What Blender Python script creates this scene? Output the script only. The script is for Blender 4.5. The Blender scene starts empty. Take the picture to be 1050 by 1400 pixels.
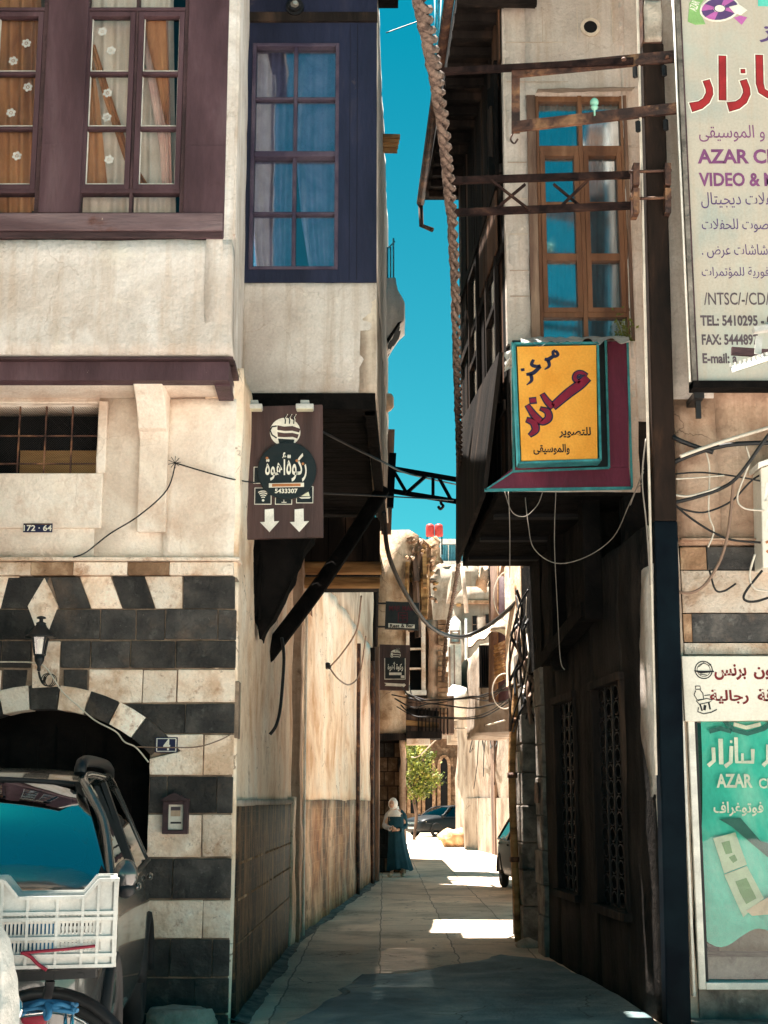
import bpy, bmesh, math, random
from math import radians, sin, cos, pi, sqrt
from mathutils import Vector, Matrix, noise
random.seed(7)
S = bpy.context.scene
COL = S.collection
# ---------------------------------------------------------------- camera
FPX, CX, CY, CAMH, PITCH = 1940.0, 525.0, 700.0, 1.62, radians(11.5)
cam_d = bpy.data.cameras.new('camera'); cam = bpy.data.objects.new('camera', cam_d); COL.objects.link(cam)
cam.location = (0, 0, CAMH); cam.rotation_euler = (pi/2 + PITCH, 0, 0)
cam_d.sensor_fit = 'VERTICAL'; cam_d.sensor_height = 36.0; cam_d.lens = FPX/1400*36.0
cam_d.clip_start = 0.05; cam_d.clip_end = 1500
S.camera = cam
# ---------------------------------------------------------------- sky and sun
SUN = Vector((-0.20, 0.16, 0.967)).normalized()
EL = math.asin(SUN.z); AZ = math.atan2(SUN.x, SUN.y)
W = bpy.data.worlds.new('World'); S.world = W; W.use_nodes = True
nt = W.node_tree; nt.nodes.clear()
sky = nt.nodes.new('ShaderNodeTexSky'); sky.sky_type = 'NISHITA'; sky.sun_disc = False
sky.sun_elevation = EL; sky.sun_rotation = AZ; sky.altitude = 700; sky.air_density = 1.0; sky.dust_density = 0.6; sky.ozone_density = 1.0
mul = nt.nodes.new('ShaderNodeMix'); mul.data_type = 'RGBA'; mul.blend_type = 'MULTIPLY'; mul.inputs[0].default_value = 1.0
gc = nt.nodes.new('ShaderNodeTexCoord'); gs = nt.nodes.new('ShaderNodeSeparateXYZ'); nt.links.new(gc.outputs['Generated'], gs.inputs[0])
gr = nt.nodes.new('ShaderNodeValToRGB'); nt.links.new(gs.outputs[2], gr.inputs[0])
gr.color_ramp.elements[0].position = 0.10; gr.color_ramp.elements[0].color = (0.12, 0.54, 0.43, 1); gr.color_ramp.elements[1].position = 0.50; gr.color_ramp.elements[1].color = (0.008, 0.46, 0.385, 1)
nt.links.new(gr.outputs[0], mul.inputs[7])
bg = nt.nodes.new('ShaderNodeBackground'); bg.inputs[1].default_value = 0.055
wo = nt.nodes.new('ShaderNodeOutputWorld')
nt.links.new(sky.outputs[0], mul.inputs[6]); nt.links.new(mul.outputs[2], bg.inputs[0]); nt.links.new(bg.outputs[0], wo.inputs[0])
sl = bpy.data.lights.new('sun', 'SUN'); sl.energy = 5.0; sl.angle = radians(0.5); sl.color = (1.0, 0.925, 0.83)
so = bpy.data.objects.new('sun', sl); COL.objects.link(so); so.rotation_euler = SUN.to_track_quat('Z', 'Y').to_euler(); so.location = (0, 0, 30)
S.view_settings.view_transform = 'Standard'; S.view_settings.look = 'None'; S.view_settings.exposure = 2.45; S.view_settings.gamma = 1.0
S.cycles.max_bounces = 8; S.cycles.diffuse_bounces = 5; S.cycles.glossy_bounces = 3; S.cycles.transparent_max_bounces = 12
S.cycles.use_denoising = True
S.cycles.caustics_reflective = False; S.cycles.caustics_refractive = False
# ---------------------------------------------------------------- picture to place
CP, SP = cos(PITCH), sin(PITCH)
def at(px, py, Y):
    x = (px-CX)/FPX; y = (CY-py)/FPX
    d = Vector((x, CP - y*SP, SP + y*CP)); return Vector((0, 0, CAMH)) + d*(Y/d.y)
def onplane(px, py, p0, n):
    x = (px-CX)/FPX; y = (CY-py)/FPX
    d = Vector((x, CP - y*SP, SP + y*CP)); o = Vector((0, 0, CAMH)); p0 = Vector(p0); n = Vector(n)
    return o + d*((p0-o).dot(n)/d.dot(n))
def gnd(px, py, z=0.0): return onplane(px, py, (0, 0, z), (0, 0, 1))
def zof(py, Y): return at(CX, py, Y).z
def xof(px, py, Y): return at(px, py, Y).x
# ---------------------------------------------------------------- materials
M = {}
def ramp(t, fac, stops, mode='LINEAR', sq=1.0):
    r = t.nodes.new('ShaderNodeValToRGB'); r.color_ramp.interpolation = mode
    el = r.color_ramp.elements
    while len(el) < len(stops): el.new(0.5)
    for e, (p, c) in zip(el, stops): e.position = 0.5+(p-0.5)*sq; e.color = (*c, 1) if len(c) == 3 else c
    t.links.new(fac, r.inputs[0]); return r.outputs[0]
def surf(name, stops, scale=1.5, rough=0.85, bump=0.25, bscale=25.0, metal=0.0, coat=0.0, spec=0.3, streak=None, spots=None, detail=6.0, stretch=(1, 1, 1), tint=False, crack=None, tiles=None, szs=0.06):
    m = bpy.data.materials.new(name); m.use_nodes = True; t = m.node_tree; N = t.nodes; L = t.links
    b = N['Principled BSDF']
    tc = N.new('ShaderNodeTexCoord'); co = tc.outputs['Object']
    def mapped(sc):
        mp = N.new('ShaderNodeMapping'); mp.inputs['Scale'].default_value = sc; L.new(co, mp.inputs[0]); return mp.outputs[0]
    def nz(vec, s, d=detail, r=0.6, dist=0.0):
        n = N.new('ShaderNodeTexNoise'); n.inputs['Scale'].default_value = s; n.inputs['Detail'].default_value = d; n.inputs['Roughness'].default_value = r
        n.inputs['Distortion'].default_value = dist; L.new(vec, n.inputs['Vector']); return n.outputs[0]
    def mix(a, c, fac, mode='MIX'):
        x = N.new('ShaderNodeMix'); x.data_type = 'RGBA'; x.blend_type = mode
        if isinstance(fac, float): x.inputs[0].default_value = fac
        else: L.new(fac, x.inputs[0])
        L.new(a, x.inputs[6])
        if isinstance(c, tuple): x.inputs[7].default_value = (*c, 1)
        else: L.new(c, x.inputs[7])
        return x.outputs[2]
    col = ramp(t, nz(mapped(stretch), scale, dist=0.4), stops, sq=0.62)
    if bump: col = mix(col, ramp(t, nz(mapped(stretch), bscale*1.7, 5, 0.7), [(0.36, (0.78,)*3), (0.62, (1.10,)*3)]), 0.42, 'MULTIPLY')
    if streak:      # (colour, amount, scale): vertical runs
        f = ramp(t, nz(mapped((1, 1, szs)), streak[2], 5, 0.65), [(0.47, (0, 0, 0)), (0.47+0.22, (streak[1],)*3)])
        col = mix(col, streak[0], f)
    if spots:       # list of (colour, scale, lo, hi, amount)
        for k, sp in enumerate(spots):
            mp = N.new('ShaderNodeMapping'); mp.inputs['Location'].default_value = (3.1*k+1.7, 5.3*k, 2.2*k); L.new(co, mp.inputs[0])
            f = ramp(t, nz(mp.outputs[0], sp[1], 7, 0.7), [(sp[2], (0, 0, 0)), (sp[3], (sp[4],)*3)])
            col = mix(col, sp[0], f)
    if tiles:       # (axes, tile width, height, joint colour, amount, joint width)
        sx = N.new('ShaderNodeSeparateXYZ'); L.new(co, sx.inputs[0]); cb = N.new('ShaderNodeCombineXYZ'); L.new(sx.outputs[tiles[0][0].upper()], cb.inputs[0]); L.new(sx.outputs[tiles[0][1].upper()], cb.inputs[1])
        wn = N.new('ShaderNodeTexNoise'); wn.inputs['Scale'].default_value = 2.0; wn.inputs['Detail'].default_value = 4; L.new(co, wn.inputs['Vector'])
        wa = N.new('ShaderNodeVectorMath'); wa.operation = 'MULTIPLY_ADD'; wa.inputs[1].default_value = (tiles[1]*tiles[6],)*3; L.new(wn.outputs['Color'], wa.inputs[0]); L.new(cb.outputs[0], wa.inputs[2])
        bt = N.new('ShaderNodeTexBrick'); bt.inputs['Scale'].default_value = 1.0; bt.inputs['Brick Width'].default_value = tiles[1]; bt.inputs['Row Height'].default_value = tiles[2]; bt.inputs['Mortar Size'].default_value = tiles[5]; bt.inputs['Mortar Smooth'].default_value = .3
        bt.inputs['Color1'].default_value = (1.12, 1.12, 1.12, 1); bt.inputs['Color2'].default_value = (.80, .80, .80, 1); bt.inputs['Mortar'].default_value = (1, 1, 1, 1); L.new(wa.outputs[0], bt.inputs['Vector'])
        col = mix(col, bt.outputs['Color'], 1.0, 'MULTIPLY')
        ms = N.new('ShaderNodeMath'); ms.operation = 'MULTIPLY'; ms.inputs[1].default_value = tiles[4]; L.new(bt.outputs['Fac'], ms.inputs[0]); col = mix(col, tiles[3], ms.outputs[0])
    ck = None
    if crack:       # (colour, scale, amount): hairline cracks, broken up by noise
        ds = N.new('ShaderNodeTexNoise'); ds.inputs['Scale'].default_value = crack[1]*2.2; ds.inputs['Detail'].default_value = 6; L.new(co, ds.inputs['Vector'])
        vm = N.new('ShaderNodeVectorMath'); vm.operation = 'MULTIPLY_ADD'; vm.inputs[1].default_value = (.55, .55, .55); L.new(ds.outputs['Color'], vm.inputs[0]); L.new(co, vm.inputs[2])
        vo = N.new('ShaderNodeTexVoronoi'); vo.feature = 'DISTANCE_TO_EDGE'; vo.inputs['Scale'].default_value = crack[1]; L.new(vm.outputs[0], vo.inputs['Vector'])
        ck = ramp(t, vo.outputs['Distance'], [(0.0, (1, 1, 1)), (0.009, (0, 0, 0))])
        mk = ramp(t, nz(mapped((1, 1, 1)), crack[1]*.9, 3), [(0.47, (0, 0, 0)), (0.56, (crack[2],)*3)])
        mm = N.new('ShaderNodeMix'); mm.data_type = 'RGBA'; mm.blend_type = 'MULTIPLY'; mm.inputs[0].default_value = 1.0; L.new(ck, mm.inputs[6]); L.new(mk, mm.inputs[7]); ck = mm.outputs[2]
        col = mix(col, crack[0], ck)
    if tint:
        a = N.new('ShaderNodeAttribute'); a.attribute_name = 'tint'; col = mix(col, a.outputs['Color'], 1.0, 'MULTIPLY')
    L.new(col, b.inputs['Base Color'])
    b.inputs['Roughness'].default_value = rough; b.inputs['Metallic'].default_value = metal; b.inputs['Specular IOR Level'].default_value = spec
    b.inputs['Coat Weight'].default_value = coat; b.inputs['Coat Roughness'].default_value = 0.05
    if bump:
        h = nz(mapped(stretch), bscale, 8, 0.65); h2 = nz(mapped(stretch), bscale*0.17, 4, 0.6)
        ad = N.new('ShaderNodeMath'); ad.operation = 'MULTIPLY_ADD'; L.new(h2, ad.inputs[0]); ad.inputs[1].default_value = 2.2; L.new(h, ad.inputs[2])
        bp = N.new('ShaderNodeBump'); bp.inputs['Strength'].default_value = min(1.0, bump*1.5); bp.inputs['Distance'].default_value = 0.02
        L.new(ad.outputs[0], bp.inputs['Height']); L.new(bp.outputs[0], b.inputs['Normal'])
    M[name] = m; return m
def flat(name, c, rough=0.6, metal=0.0, spec=0.3, coat=0.0): 
    v = tuple(x*0.82 for x in c); u = tuple(min(1, x*1.12) for x in c)
    return surf(name, [(0.3, v), (0.7, u)], 6, rough, 0.08, 60, metal, coat, spec)
def glass(name, tintc=(1, 1, 1), refl=1.0, base=0.05, rg=0.02):
    m = bpy.data.materials.new(name); m.use_nodes = True; t = m.node_tree; t.nodes.clear()
    o = t.nodes.new('ShaderNodeOutputMaterial'); tr = t.nodes.new('ShaderNodeBsdfTransparent'); tr.inputs[0].default_value = (*tintc, 1)
    g = t.nodes.new('ShaderNodeBsdfGlossy'); g.inputs['Roughness'].default_value = rg
    fr = t.nodes.new('ShaderNodeFresnel'); fr.inputs[0].default_value = 1.5
    ma = t.nodes.new('ShaderNodeMath'); ma.operation = 'MULTIPLY_ADD'; ma.use_clamp = True; ma.inputs[1].default_value = refl; ma.inputs[2].default_value = base; t.links.new(fr.outputs[0], ma.inputs[0])
    tc = t.nodes.new('ShaderNodeTexCoord'); nn = t.nodes.new('ShaderNodeTexNoise'); nn.inputs['Scale'].default_value = 2.5; t.links.new(tc.outputs['Object'], nn.inputs['Vector'])
    bp = t.nodes.new('ShaderNodeBump'); bp.inputs['Strength'].default_value = 0.03; bp.inputs['Distance'].default_value = 0.05; t.links.new(nn.outputs[0], bp.inputs['Height']); t.links.new(bp.outputs[0], g.inputs['Normal'])
    x = t.nodes.new('ShaderNodeMixShader'); t.links.new(ma.outputs[0], x.inputs[0]); t.links.new(tr.outputs[0], x.inputs[1]); t.links.new(g.outputs[0], x.inputs[2]); t.links.new(x.outputs[0], o.inputs[0])
    M[name] = m; return m
BR = (0.30, 0.16, 0.08); DK = (0.06, 0.045, 0.035)
surf('plaster_upper', [(0.3, (0.60, 0.53, 0.48)), (0.55, (0.75, 0.69, 0.65)), (0.75, (0.82, 0.77, 0.74))], 1.3, 0.9, 0.5, 22, streak=((0.50, 0.37, 0.27), 0.6, 7), spots=[((0.42, 0.30, 0.22), 3.0, 0.57, 0.72, 0.5), ((0.86, 0.80, 0.71), 2.2, 0.54, 0.66, 0.6), ((0.40, 0.33, 0.27), 0.8, 0.55, 0.72, 0.3)], crack=((0.34, 0.26, 0.2), 1.3, .4))
surf('plaster_mezz', [(0.3, (0.70, 0.56, 0.46)), (0.55, (0.86, 0.75, 0.65)), (0.75, (0.90, 0.82, 0.74))], 1.7, 0.9, 0.45, 24, spots=[((0.50, 0.28, 0.16), 2.5, 0.56, 0.72, 0.5), ((0.9, 0.82, 0.7), 2.0, 0.55, 0.7, 0.5), ((0.45, 0.32, 0.22), 5.0, 0.60, 0.7, 0.35)], crack=((0.40, 0.28, 0.2), 1.1, .3))
surf('plaster_bay', [(0.3, (0.50, 0.43, 0.38)), (0.55, (0.63, 0.565, 0.51)), (0.75, (0.70, 0.64, 0.59))], 1.2, 0.92, 0.5, 26, streak=((0.40, 0.30, 0.22), 0.6, 9), spots=[((0.80, 0.72, 0.63), 4.0, 0.64, 0.69, 0.6), ((0.36, 0.27, 0.20), 1.6, 0.55, 0.7, 0.5)], crack=((0.32, 0.24, 0.18), 1.2, .35))
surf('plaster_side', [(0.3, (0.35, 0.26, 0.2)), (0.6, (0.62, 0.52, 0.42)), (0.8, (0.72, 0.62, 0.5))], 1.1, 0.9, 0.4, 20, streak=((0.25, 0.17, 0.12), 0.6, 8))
surf('plaster_warm', [(0.2, (0.66, 0.38, 0.21)), (0.42, (0.95, 0.73, 0.54)), (0.75, (0.96, 0.84, 0.71))], 1.0, 0.85, 0.45, 18, szs=.45, streak=((0.50, 0.25, 0.12), 0.45, 1.6), spots=[((0.30, 0.15, 0.07), 3.5, 0.60, 0.70, 0.7), ((0.50, 0.27, 0.13), 0.9, 0.54, 0.68, 0.55)], crack=((0.20, 0.10, 0.05), 1.2, .9))
surf('plaster_old', [(0.25, (0.30, 0.18, 0.10)), (0.5, (0.56, 0.40, 0.27)), (0.75, (0.66, 0.52, 0.39))], 1.2, 0.9, 0.5, 14, szs=.3, streak=((0.25, 0.13, 0.07), 0.7, 2.5), spots=[((0.16, 0.09, 0.05), 2.5, 0.55, 0.66, 0.75)], crack=((0.08, 0.05, 0.035), .9, .9))
surf('plaster_far', [(0.25, (0.17, 0.125, 0.09)), (0.5, (0.32, 0.26, 0.205)), (0.75, (0.41, 0.35, 0.285))], 0.9, 0.9, 0.4, 10, streak=((0.22, 0.14, 0.09), 0.7, 3), spots=[((0.16, 0.11, 0.08), 1.5, 0.57, 0.66, 0.7)], crack=((0.10, 0.07, 0.05), 0.6, .9))
surf('wainscot_dark', [(0.35, (0.008, 0.006, 0.005)), (0.6, (0.020, 0.012, 0.008)), (0.8, (0.11, 0.06, 0.032))], 2.5, 0.6, 0.5, 30, szs=.22, spots=[((0.26, 0.125, 0.055), 5, 0.54, 0.64, 0.65)], streak=((0.36, 0.18, 0.085), 0.75, 5), tiles=('YZ', .16, .11, (0.12, 0.07, 0.04), .45, .005, .1))
surf('wainscot_brown', [(0.3, (0.08, 0.03, 0.012)), (0.5, (0.30, 0.115, 0.042)), (0.75, (0.56, 0.28, 0.12))], 1.6, 0.6, 0.5, 30, spots=[((0.10, 0.045, 0.02), 4, 0.55, 0.66, 0.8)], szs=.28, streak=((0.90, 0.64, 0.43), 0.85, 1.3), tiles=('YZ', .22, .14, (0.55, 0.33, 0.18), .22, .006, .2))
surf('plaster_brown', [(0.3, (0.30, 0.18, 0.12)), (0.5, (0.52, 0.36, 0.26)), (0.75, (0.62, 0.47, 0.36))], 1.4, 0.9, 0.5, 20, streak=((0.24, 0.12, 0.07), 0.7, 6), spots=[((0.14, 0.08, 0.05), 5.0, 0.59, 0.70, 0.7), ((0.26, 0.15, 0.09), 1.2, 0.54, 0.66, 0.6)], crack=((0.10, 0.06, 0.04), 1.3, .9))
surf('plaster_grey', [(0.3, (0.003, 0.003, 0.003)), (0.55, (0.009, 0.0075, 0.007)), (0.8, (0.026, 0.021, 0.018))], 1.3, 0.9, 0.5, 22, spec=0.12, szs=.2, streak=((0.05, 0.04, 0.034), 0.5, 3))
surf('limestone', [(0.3, (0.68, 0.47, 0.33)), (0.5, (0.90, 0.73, 0.59)), (0.75, (0.94, 0.84, 0.73))], 3.0, 0.85, 0.6, 30, tint=True, spots=[((0.34, 0.15, 0.07), 6.0, 0.56, 0.67, 0.7), ((0.42, 0.24, 0.13), 1.5, 0.54, 0.70, 0.5), ((0.25, 0.15, 0.10), 18.0, 0.60, 0.68, 0.6)])
surf('basalt', [(0.3, (0.022, 0.021, 0.021)), (0.55, (0.042, 0.039, 0.037)), (0.8, (0.075, 0.066, 0.06))], 4.0, 0.8, 0.7, 30, tint=True, spots=[((0.11, 0.078, 0.058), 3.0, 0.54, 0.68, 0.5), ((0.10, 0.095, 0.088), 9.0, 0.58, 0.66, 0.55), ((0.40, 0.37, 0.33), 30.0, 0.68, 0.72, 0.6)])
surf('mortar', [(0.3, (0.16, 0.11, 0.08)), (0.7, (0.36, 0.26, 0.19))], 6, 0.95, 0.4, 40)
surf('brown_stone', [(0.3, (0.20, 0.11, 0.06)), (0.6, (0.33, 0.20, 0.12)), (0.8, (0.55, 0.38, 0.25))], 5, 0.9, 0.6, 30, tint=True)
surf('wood_purple', [(0.3, (0.050, 0.024, 0.030)), (0.6, (0.088, 0.046, 0.056)), (0.8, (0.13, 0.08, 0.092))], 2.0, 0.6, 0.4, 14, stretch=(1, 1, 0.25), spots=[((0.045, 0.02, 0.02), 3.0, 0.60, 0.72, 0.7), ((0.60, 0.50, 0.42), 9.0, 0.715, 0.73, 0.8)])
surf('wood_purple_dark', [(0.3, (0.035, 0.02, 0.022)), (0.7, (0.085, 0.045, 0.05))], 3.0, 0.65, 0.5, 20, stretch=(0.3, 1, 1))
surf('sill_worn', [(0.3, (0.10, 0.06, 0.068)), (0.6, (0.19, 0.13, 0.14)), (0.8, (0.30, 0.23, 0.23))], 2.5, 0.6, 0.6, 16, stretch=(0.25, 1, 1.4), spots=[((0.72, 0.62, 0.52), 5.0, 0.66, 0.68, 0.9), ((0.10, 0.03, 0.015), 2.2, 0.58, 0.7, 0.7)])
surf('wood_blue', [(0.3, (0.008, 0.011, 0.030)), (0.6, (0.016, 0.020, 0.050)), (0.8, (0.045, 0.040, 0.062))], 1.6, 0.65, 0.45, 14, stretch=(1, 1, 0.2), spots=[((0.24, 0.16, 0.11), 2.5, 0.62, 0.78, 0.55)])
surf('wood_frame_dark', [(0.3, (0.045, 0.032, 0.06)), (0.7, (0.095, 0.07, 0.10))], 3, 0.55, 0.3, 20)
surf('wood_natural', [(0.3, (0.11, 0.048, 0.025)), (0.6, (0.21, 0.10, 0.052)), (0.8, (0.31, 0.175, 0.10))], 3, 0.55, 0.4, 18, stretch=(1, 1, 0.15))
surf('wood_weathered', [(0.3, (0.05, 0.03, 0.022)), (0.5, (0.15, 0.09, 0.065)), (0.8, (0.34, 0.24, 0.17))], 4, 0.8, 0.7, 16, stretch=(1, 1, 0.12))
surf('wood_log', [(0.3, (0.12, 0.055, 0.02)), (0.5, (0.34, 0.18, 0.07)), (0.8, (0.52, 0.32, 0.14))], 5, 0.8, 0.7, 12, stretch=(0.15, 1, 1))
surf('wood_black', [(0.3, (0.003, 0.003, 0.003)), (0.7, (0.009, 0.0075, 0.007))], 4, 0.9, 0.6, 16, spec=0.06)
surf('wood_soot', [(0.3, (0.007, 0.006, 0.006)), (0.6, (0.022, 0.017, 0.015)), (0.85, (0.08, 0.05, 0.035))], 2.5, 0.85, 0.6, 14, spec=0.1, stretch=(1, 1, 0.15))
surf('wood_rust', [(0.3, (0.045, 0.022, 0.013)), (0.55, (0.11, 0.052, 0.028)), (0.8, (0.26, 0.14, 0.08))], 2.0, 0.75, 0.5, 16, stretch=(1, 1, 0.15))
surf('rust_metal', [(0.3, (0.035, 0.018, 0.015)), (0.55, (0.10, 0.045, 0.03)), (0.8, (0.28, 0.14, 0.07))], 6, 0.6, 0.4, 30, metal=0.2, spec=0.4, spots=[((0.50, 0.27, 0.13), 4, 0.58, 0.7, 0.5)])
surf('pole_paint', [(0.3, (0.008, 0.006, 0.005)), (0.6, (0.020, 0.012, 0.009)), (0.85, (0.055, 0.028, 0.017))], 4, 0.8, 0.15, 40, spec=0.1, stretch=(1, 1, 0.2))
surf('pole_navy', [(0.3, (0.002, 0.004, 0.007)), (0.7, (0.004, 0.009, 0.013))], 3, 0.7, 0.04, 40, spec=0.04)
flat('black_metal', (0.02, 0.02, 0.022), 0.45, 0.3); flat('cable_black', (0.012, 0.012, 0.013), 0.5); flat('cable_pale', (0.62, 0.55, 0.46), 0.5); flat('cable_brown', (0.22, 0.14, 0.10), 0.6)
flat('void_dark', (0.006, 0.006, 0.007), 0.9); flat('room_dark', (0.02, 0.03, 0.035), 0.9)
surf('concrete', [(0.3, (0.30, 0.25, 0.20)), (0.7, (0.5, 0.43, 0.36))], 4, 0.9, 0.5, 30, spots=[((0.14, 0.10, 0.08), 5, 0.58, 0.7, 0.6)])
surf('stone_grey', [(0.3, (0.09, 0.08, 0.07)), (0.7, (0.25, 0.22, 0.19))], 5, 0.9, 0.8, 18, spots=[((0.45, 0.4, 0.35), 7, 0.6, 0.7, 0.5)])
flat('white_paint', (0.80, 0.77, 0.70), 0.5); flat('white_plastic', (0.50, 0.49, 0.46), 0.4, spec=0.5)
surf('curtain_cream', [(0.3, (0.78, 0.66, 0.55)), (0.7, (0.90, 0.80, 0.70))], 3, 0.9, 0.1, 60)
surf('curtain_pink', [(0.3, (0.66, 0.42, 0.36)), (0.7, (0.80, 0.57, 0.48))], 3, 0.9, 0.1, 60)
surf('curtain_brown', [(0.3, (0.30, 0.115, 0.05)), (0.7, (0.56, 0.26, 0.11))], 4, 0.85, 0.15, 50, stretch=(1, 1, 0.3))
surf('curtain_lilac', [(0.3, (0.34, 0.32, 0.44)), (0.7, (0.62, 0.56, 0.66))], 3, 0.9, 0.1, 60)
surf('curtain_sky_reflection', [(0.3, (0.05, 0.30, 0.38)), (0.7, (0.14, 0.48, 0.56))], 3, 0.9, 0.1, 60)  # teal of the sky reflected in the panes, painted on the curtain
glass('pane_clear', (0.97, 0.97, 0.97), 0.5, 0.0); glass('pane_sky', (0.8, 0.95, 1.0), 0.8, 0.40, 0.10); glass('pane_blue', (0.85, 0.88, 0.97), 1.0, 0.16); glass('shop_glass', (0.95, 0.97, 0.95), 0.3, 0.02)
surf('ground_alley', [(0.25, (0.46, 0.37, 0.28)), (0.5, (0.74, 0.58, 0.44)), (0.75, (0.85, 0.69, 0.53))], 0.9, 0.8, 0.8, 34, spec=0.3, tint=True, spots=[((0.20, 0.17, 0.145), 1.3, 0.57, 0.69, 0.6), ((0.62, 0.5, 0.4), 6, 0.60, 0.72, 0.5), ((0.10, 0.085, 0.075), 11, 0.62, 0.70, 0.6)], tiles=('YX', 1.7, .82, (0.09, 0.075, 0.063), .7, .009, .05), crack=((0.05, 0.045, 0.04), 1.1, 1.0))
surf('painted_shade_sheet', [(0.25, (0.05, 0.10, 0.115)), (0.5, (0.12, 0.19, 0.20)), (0.75, (0.27, 0.32, 0.30))], 1.2, 0.75, 0.6, 28, spec=0.4, crack=((0.008, 0.010, 0.012), .8, .9), spots=[((0.16, 0.16, 0.145), 2.2, 0.57, 0.68, 0.5), ((0.2, 0.19, 0.17), 16, 0.62, 0.68, 0.5)])  # teal-dark tone is shade painted into the ground colour
surf('ground_street', [(0.3, (0.44, 0.39, 0.36)), (0.7, (0.58, 0.53, 0.50))], 0.6, 0.9, 0.4, 15)
surf('paint_orange', [(0.3, (0.78, 0.33, 0.035)), (0.7, (0.88, 0.42, 0.06))], 2, 0.45, 0.1, 30)
surf('paint_maroon', [(0.3, (0.075, 0.008, 0.026)), (0.7, (0.13, 0.018, 0.045))], 3, 0.5, 0.25, 30, stretch=(1, 1, 0.3))
surf('paint_teal', [(0.3, (0.02, 0.16, 0.18)), (0.7, (0.05, 0.30, 0.32))], 6, 0.5, 0.2, 40)
flat('ink_navy', (0.012, 0.016, 0.055), 0.6); flat('ink_crimson', (0.21, 0.006, 0.03), 0.5); flat('ink_black', (0.01, 0.01, 0.012), 0.6); flat('ink_red', (0.33, 0.022, 0.025), 0.6); surf('rust_dark', [(0.3, (0.010, 0.006, 0.006)), (0.6, (0.03, 0.016, 0.014)), (0.85, (0.09, 0.045, 0.03))], 6, 0.85, 0.4, 30, spec=0.1); flat('ink_darkred', (0.16, 0.012, 0.015), 0.6); flat('ink_maroon', (0.07, 0.005, 0.012), 0.6)
flat('ink_purple', (0.19, 0.06, 0.16), 0.6); flat('ink_violet', (0.10, 0.055, 0.16), 0.6); flat('ink_white', (0.78, 0.74, 0.64), 0.6); flat('ink_green', (0.25, 0.45, 0.16), 0.6); flat('ink_pink', (0.45, 0.12, 0.36), 0.6); flat('ink_grey', (0.10, 0.075, 0.085), 0.6)
surf('sign_cream', [(0.25, (0.36, 0.38, 0.34)), (0.5, (0.47, 0.42, 0.35)), (0.75, (0.52, 0.45, 0.37))], 1.1, 0.5, 0.05, 30, spots=[((0.38, 0.5, 0.46), 0.9, 0.52, 0.72, 0.5)], streak=((0.45, 0.32, 0.22), 0.3, 12))
surf('sign_white', [(0.3, (0.66, 0.62, 0.53)), (0.7, (0.76, 0.72, 0.63))], 2, 0.5, 0.06, 30, spots=[((0.4, 0.3, 0.2), 9, 0.68, 0.75, 0.5)])
surf('sign_wood', [(0.3, (0.045, 0.024, 0.022)), (0.6, (0.085, 0.046, 0.042)), (0.8, (0.15, 0.10, 0.09))], 3, 0.5, 0.35, 22, stretch=(1, 1, 0.1))
flat('sign_black', (0.010, 0.014, 0.016), 0.4); flat('copper_paint', (0.45, 0.17, 0.06), 0.5)
surf('poster_teal', [(0.3, (0.012, 0.34, 0.27)), (0.5, (0.04, 0.50, 0.40)), (0.75, (0.30, 0.66, 0.54))], 1.1, 0.4, 0.05, 20, stretch=(1, 1, 0.6))
flat('poster_shade', (0.02, 0.10, 0.09), 0.5); flat('poster_note', (0.42, 0.5, 0.36), 0.6); flat('poster_leaf', (0.08, 0.22, 0.07), 0.6); flat('poster_skin', (0.55, 0.40, 0.28), 0.6)
surf('car_paint', [(0.3, (0.075, 0.075, 0.075)), (0.7, (0.095, 0.094, 0.09))], 2, 0.25, 0, 10, metal=0.6, coat=1.0, spec=0.5)
surf('car_dark', [(0.3, (0.004, 0.006, 0.008)), (0.7, (0.007, 0.009, 0.011))], 2, 0.45, 0, 10, coat=0.0, spec=0.25)
glass('car_glass_dark', (0.10, 0.14, 0.16), 0.7, 0.06)
glass('car_glass', (0.35, 0.45, 0.48), 1.0, 0.42); glass('lamp_glass', (0.95, 0.95, 0.95), 1.0, 0.15)
flat('cable_dim', (0.22, 0.19, 0.16), 0.6); flat('rubber', (0.012, 0.012, 0.013), 0.7); flat('chrome', (0.7, 0.7, 0.7), 0.15, 1.0); flat('amber', (0.75, 0.45, 0.22), 0.3, spec=0.6); flat('reflector', (0.8, 0.75, 0.65), 0.2, 0.6)
flat('skin', (0.55, 0.34, 0.24), 0.6); flat('dress_teal', (0.006, 0.05, 0.075), 0.85); flat('scarf_white', (0.78, 0.76, 0.72), 0.85); flat('sleeve_grey', (0.42, 0.42, 0.44), 0.8); flat('shoe_beige', (0.62, 0.5, 0.38), 0.6)
surf('leaf', [(0.3, (0.05, 0.085, 0.015)), (0.55, (0.16, 0.18, 0.025)), (0.8, (0.32, 0.24, 0.06))], 2.0, 0.6, 0, 10, tint=True)
flat('tank_red', (0.55, 0.06, 0.05), 0.5); flat('louvre_blue', (0.10, 0.33, 0.42), 0.6)
flat('rope_blue', (0.02, 0.12, 0.24), 0.7); flat('cord_red', (0.22, 0.012, 0.03), 0.6)
surf('rope_fibre', [(0.3, (0.05, 0.03, 0.024)), (0.7, (0.20, 0.14, 0.11))], 20, 0.8, 0.5, 60)
surf('sack_tan', [(0.3, (0.40, 0.22, 0.10)), (0.7, (0.72, 0.50, 0.30))], 3, 0.85, 0.5, 20)
surf('film', [(0.3, (0.44, 0.43, 0.40)), (0.7, (0.62, 0.60, 0.56))], 3, 0.25, 0.5, 12, spec=0.6)
flat('lens_cream', (0.72, 0.70, 0.52), 0.3, spec=0.6); flat('insulator_green', (0.25, 0.55, 0.42), 0.25, spec=0.6)
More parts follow.
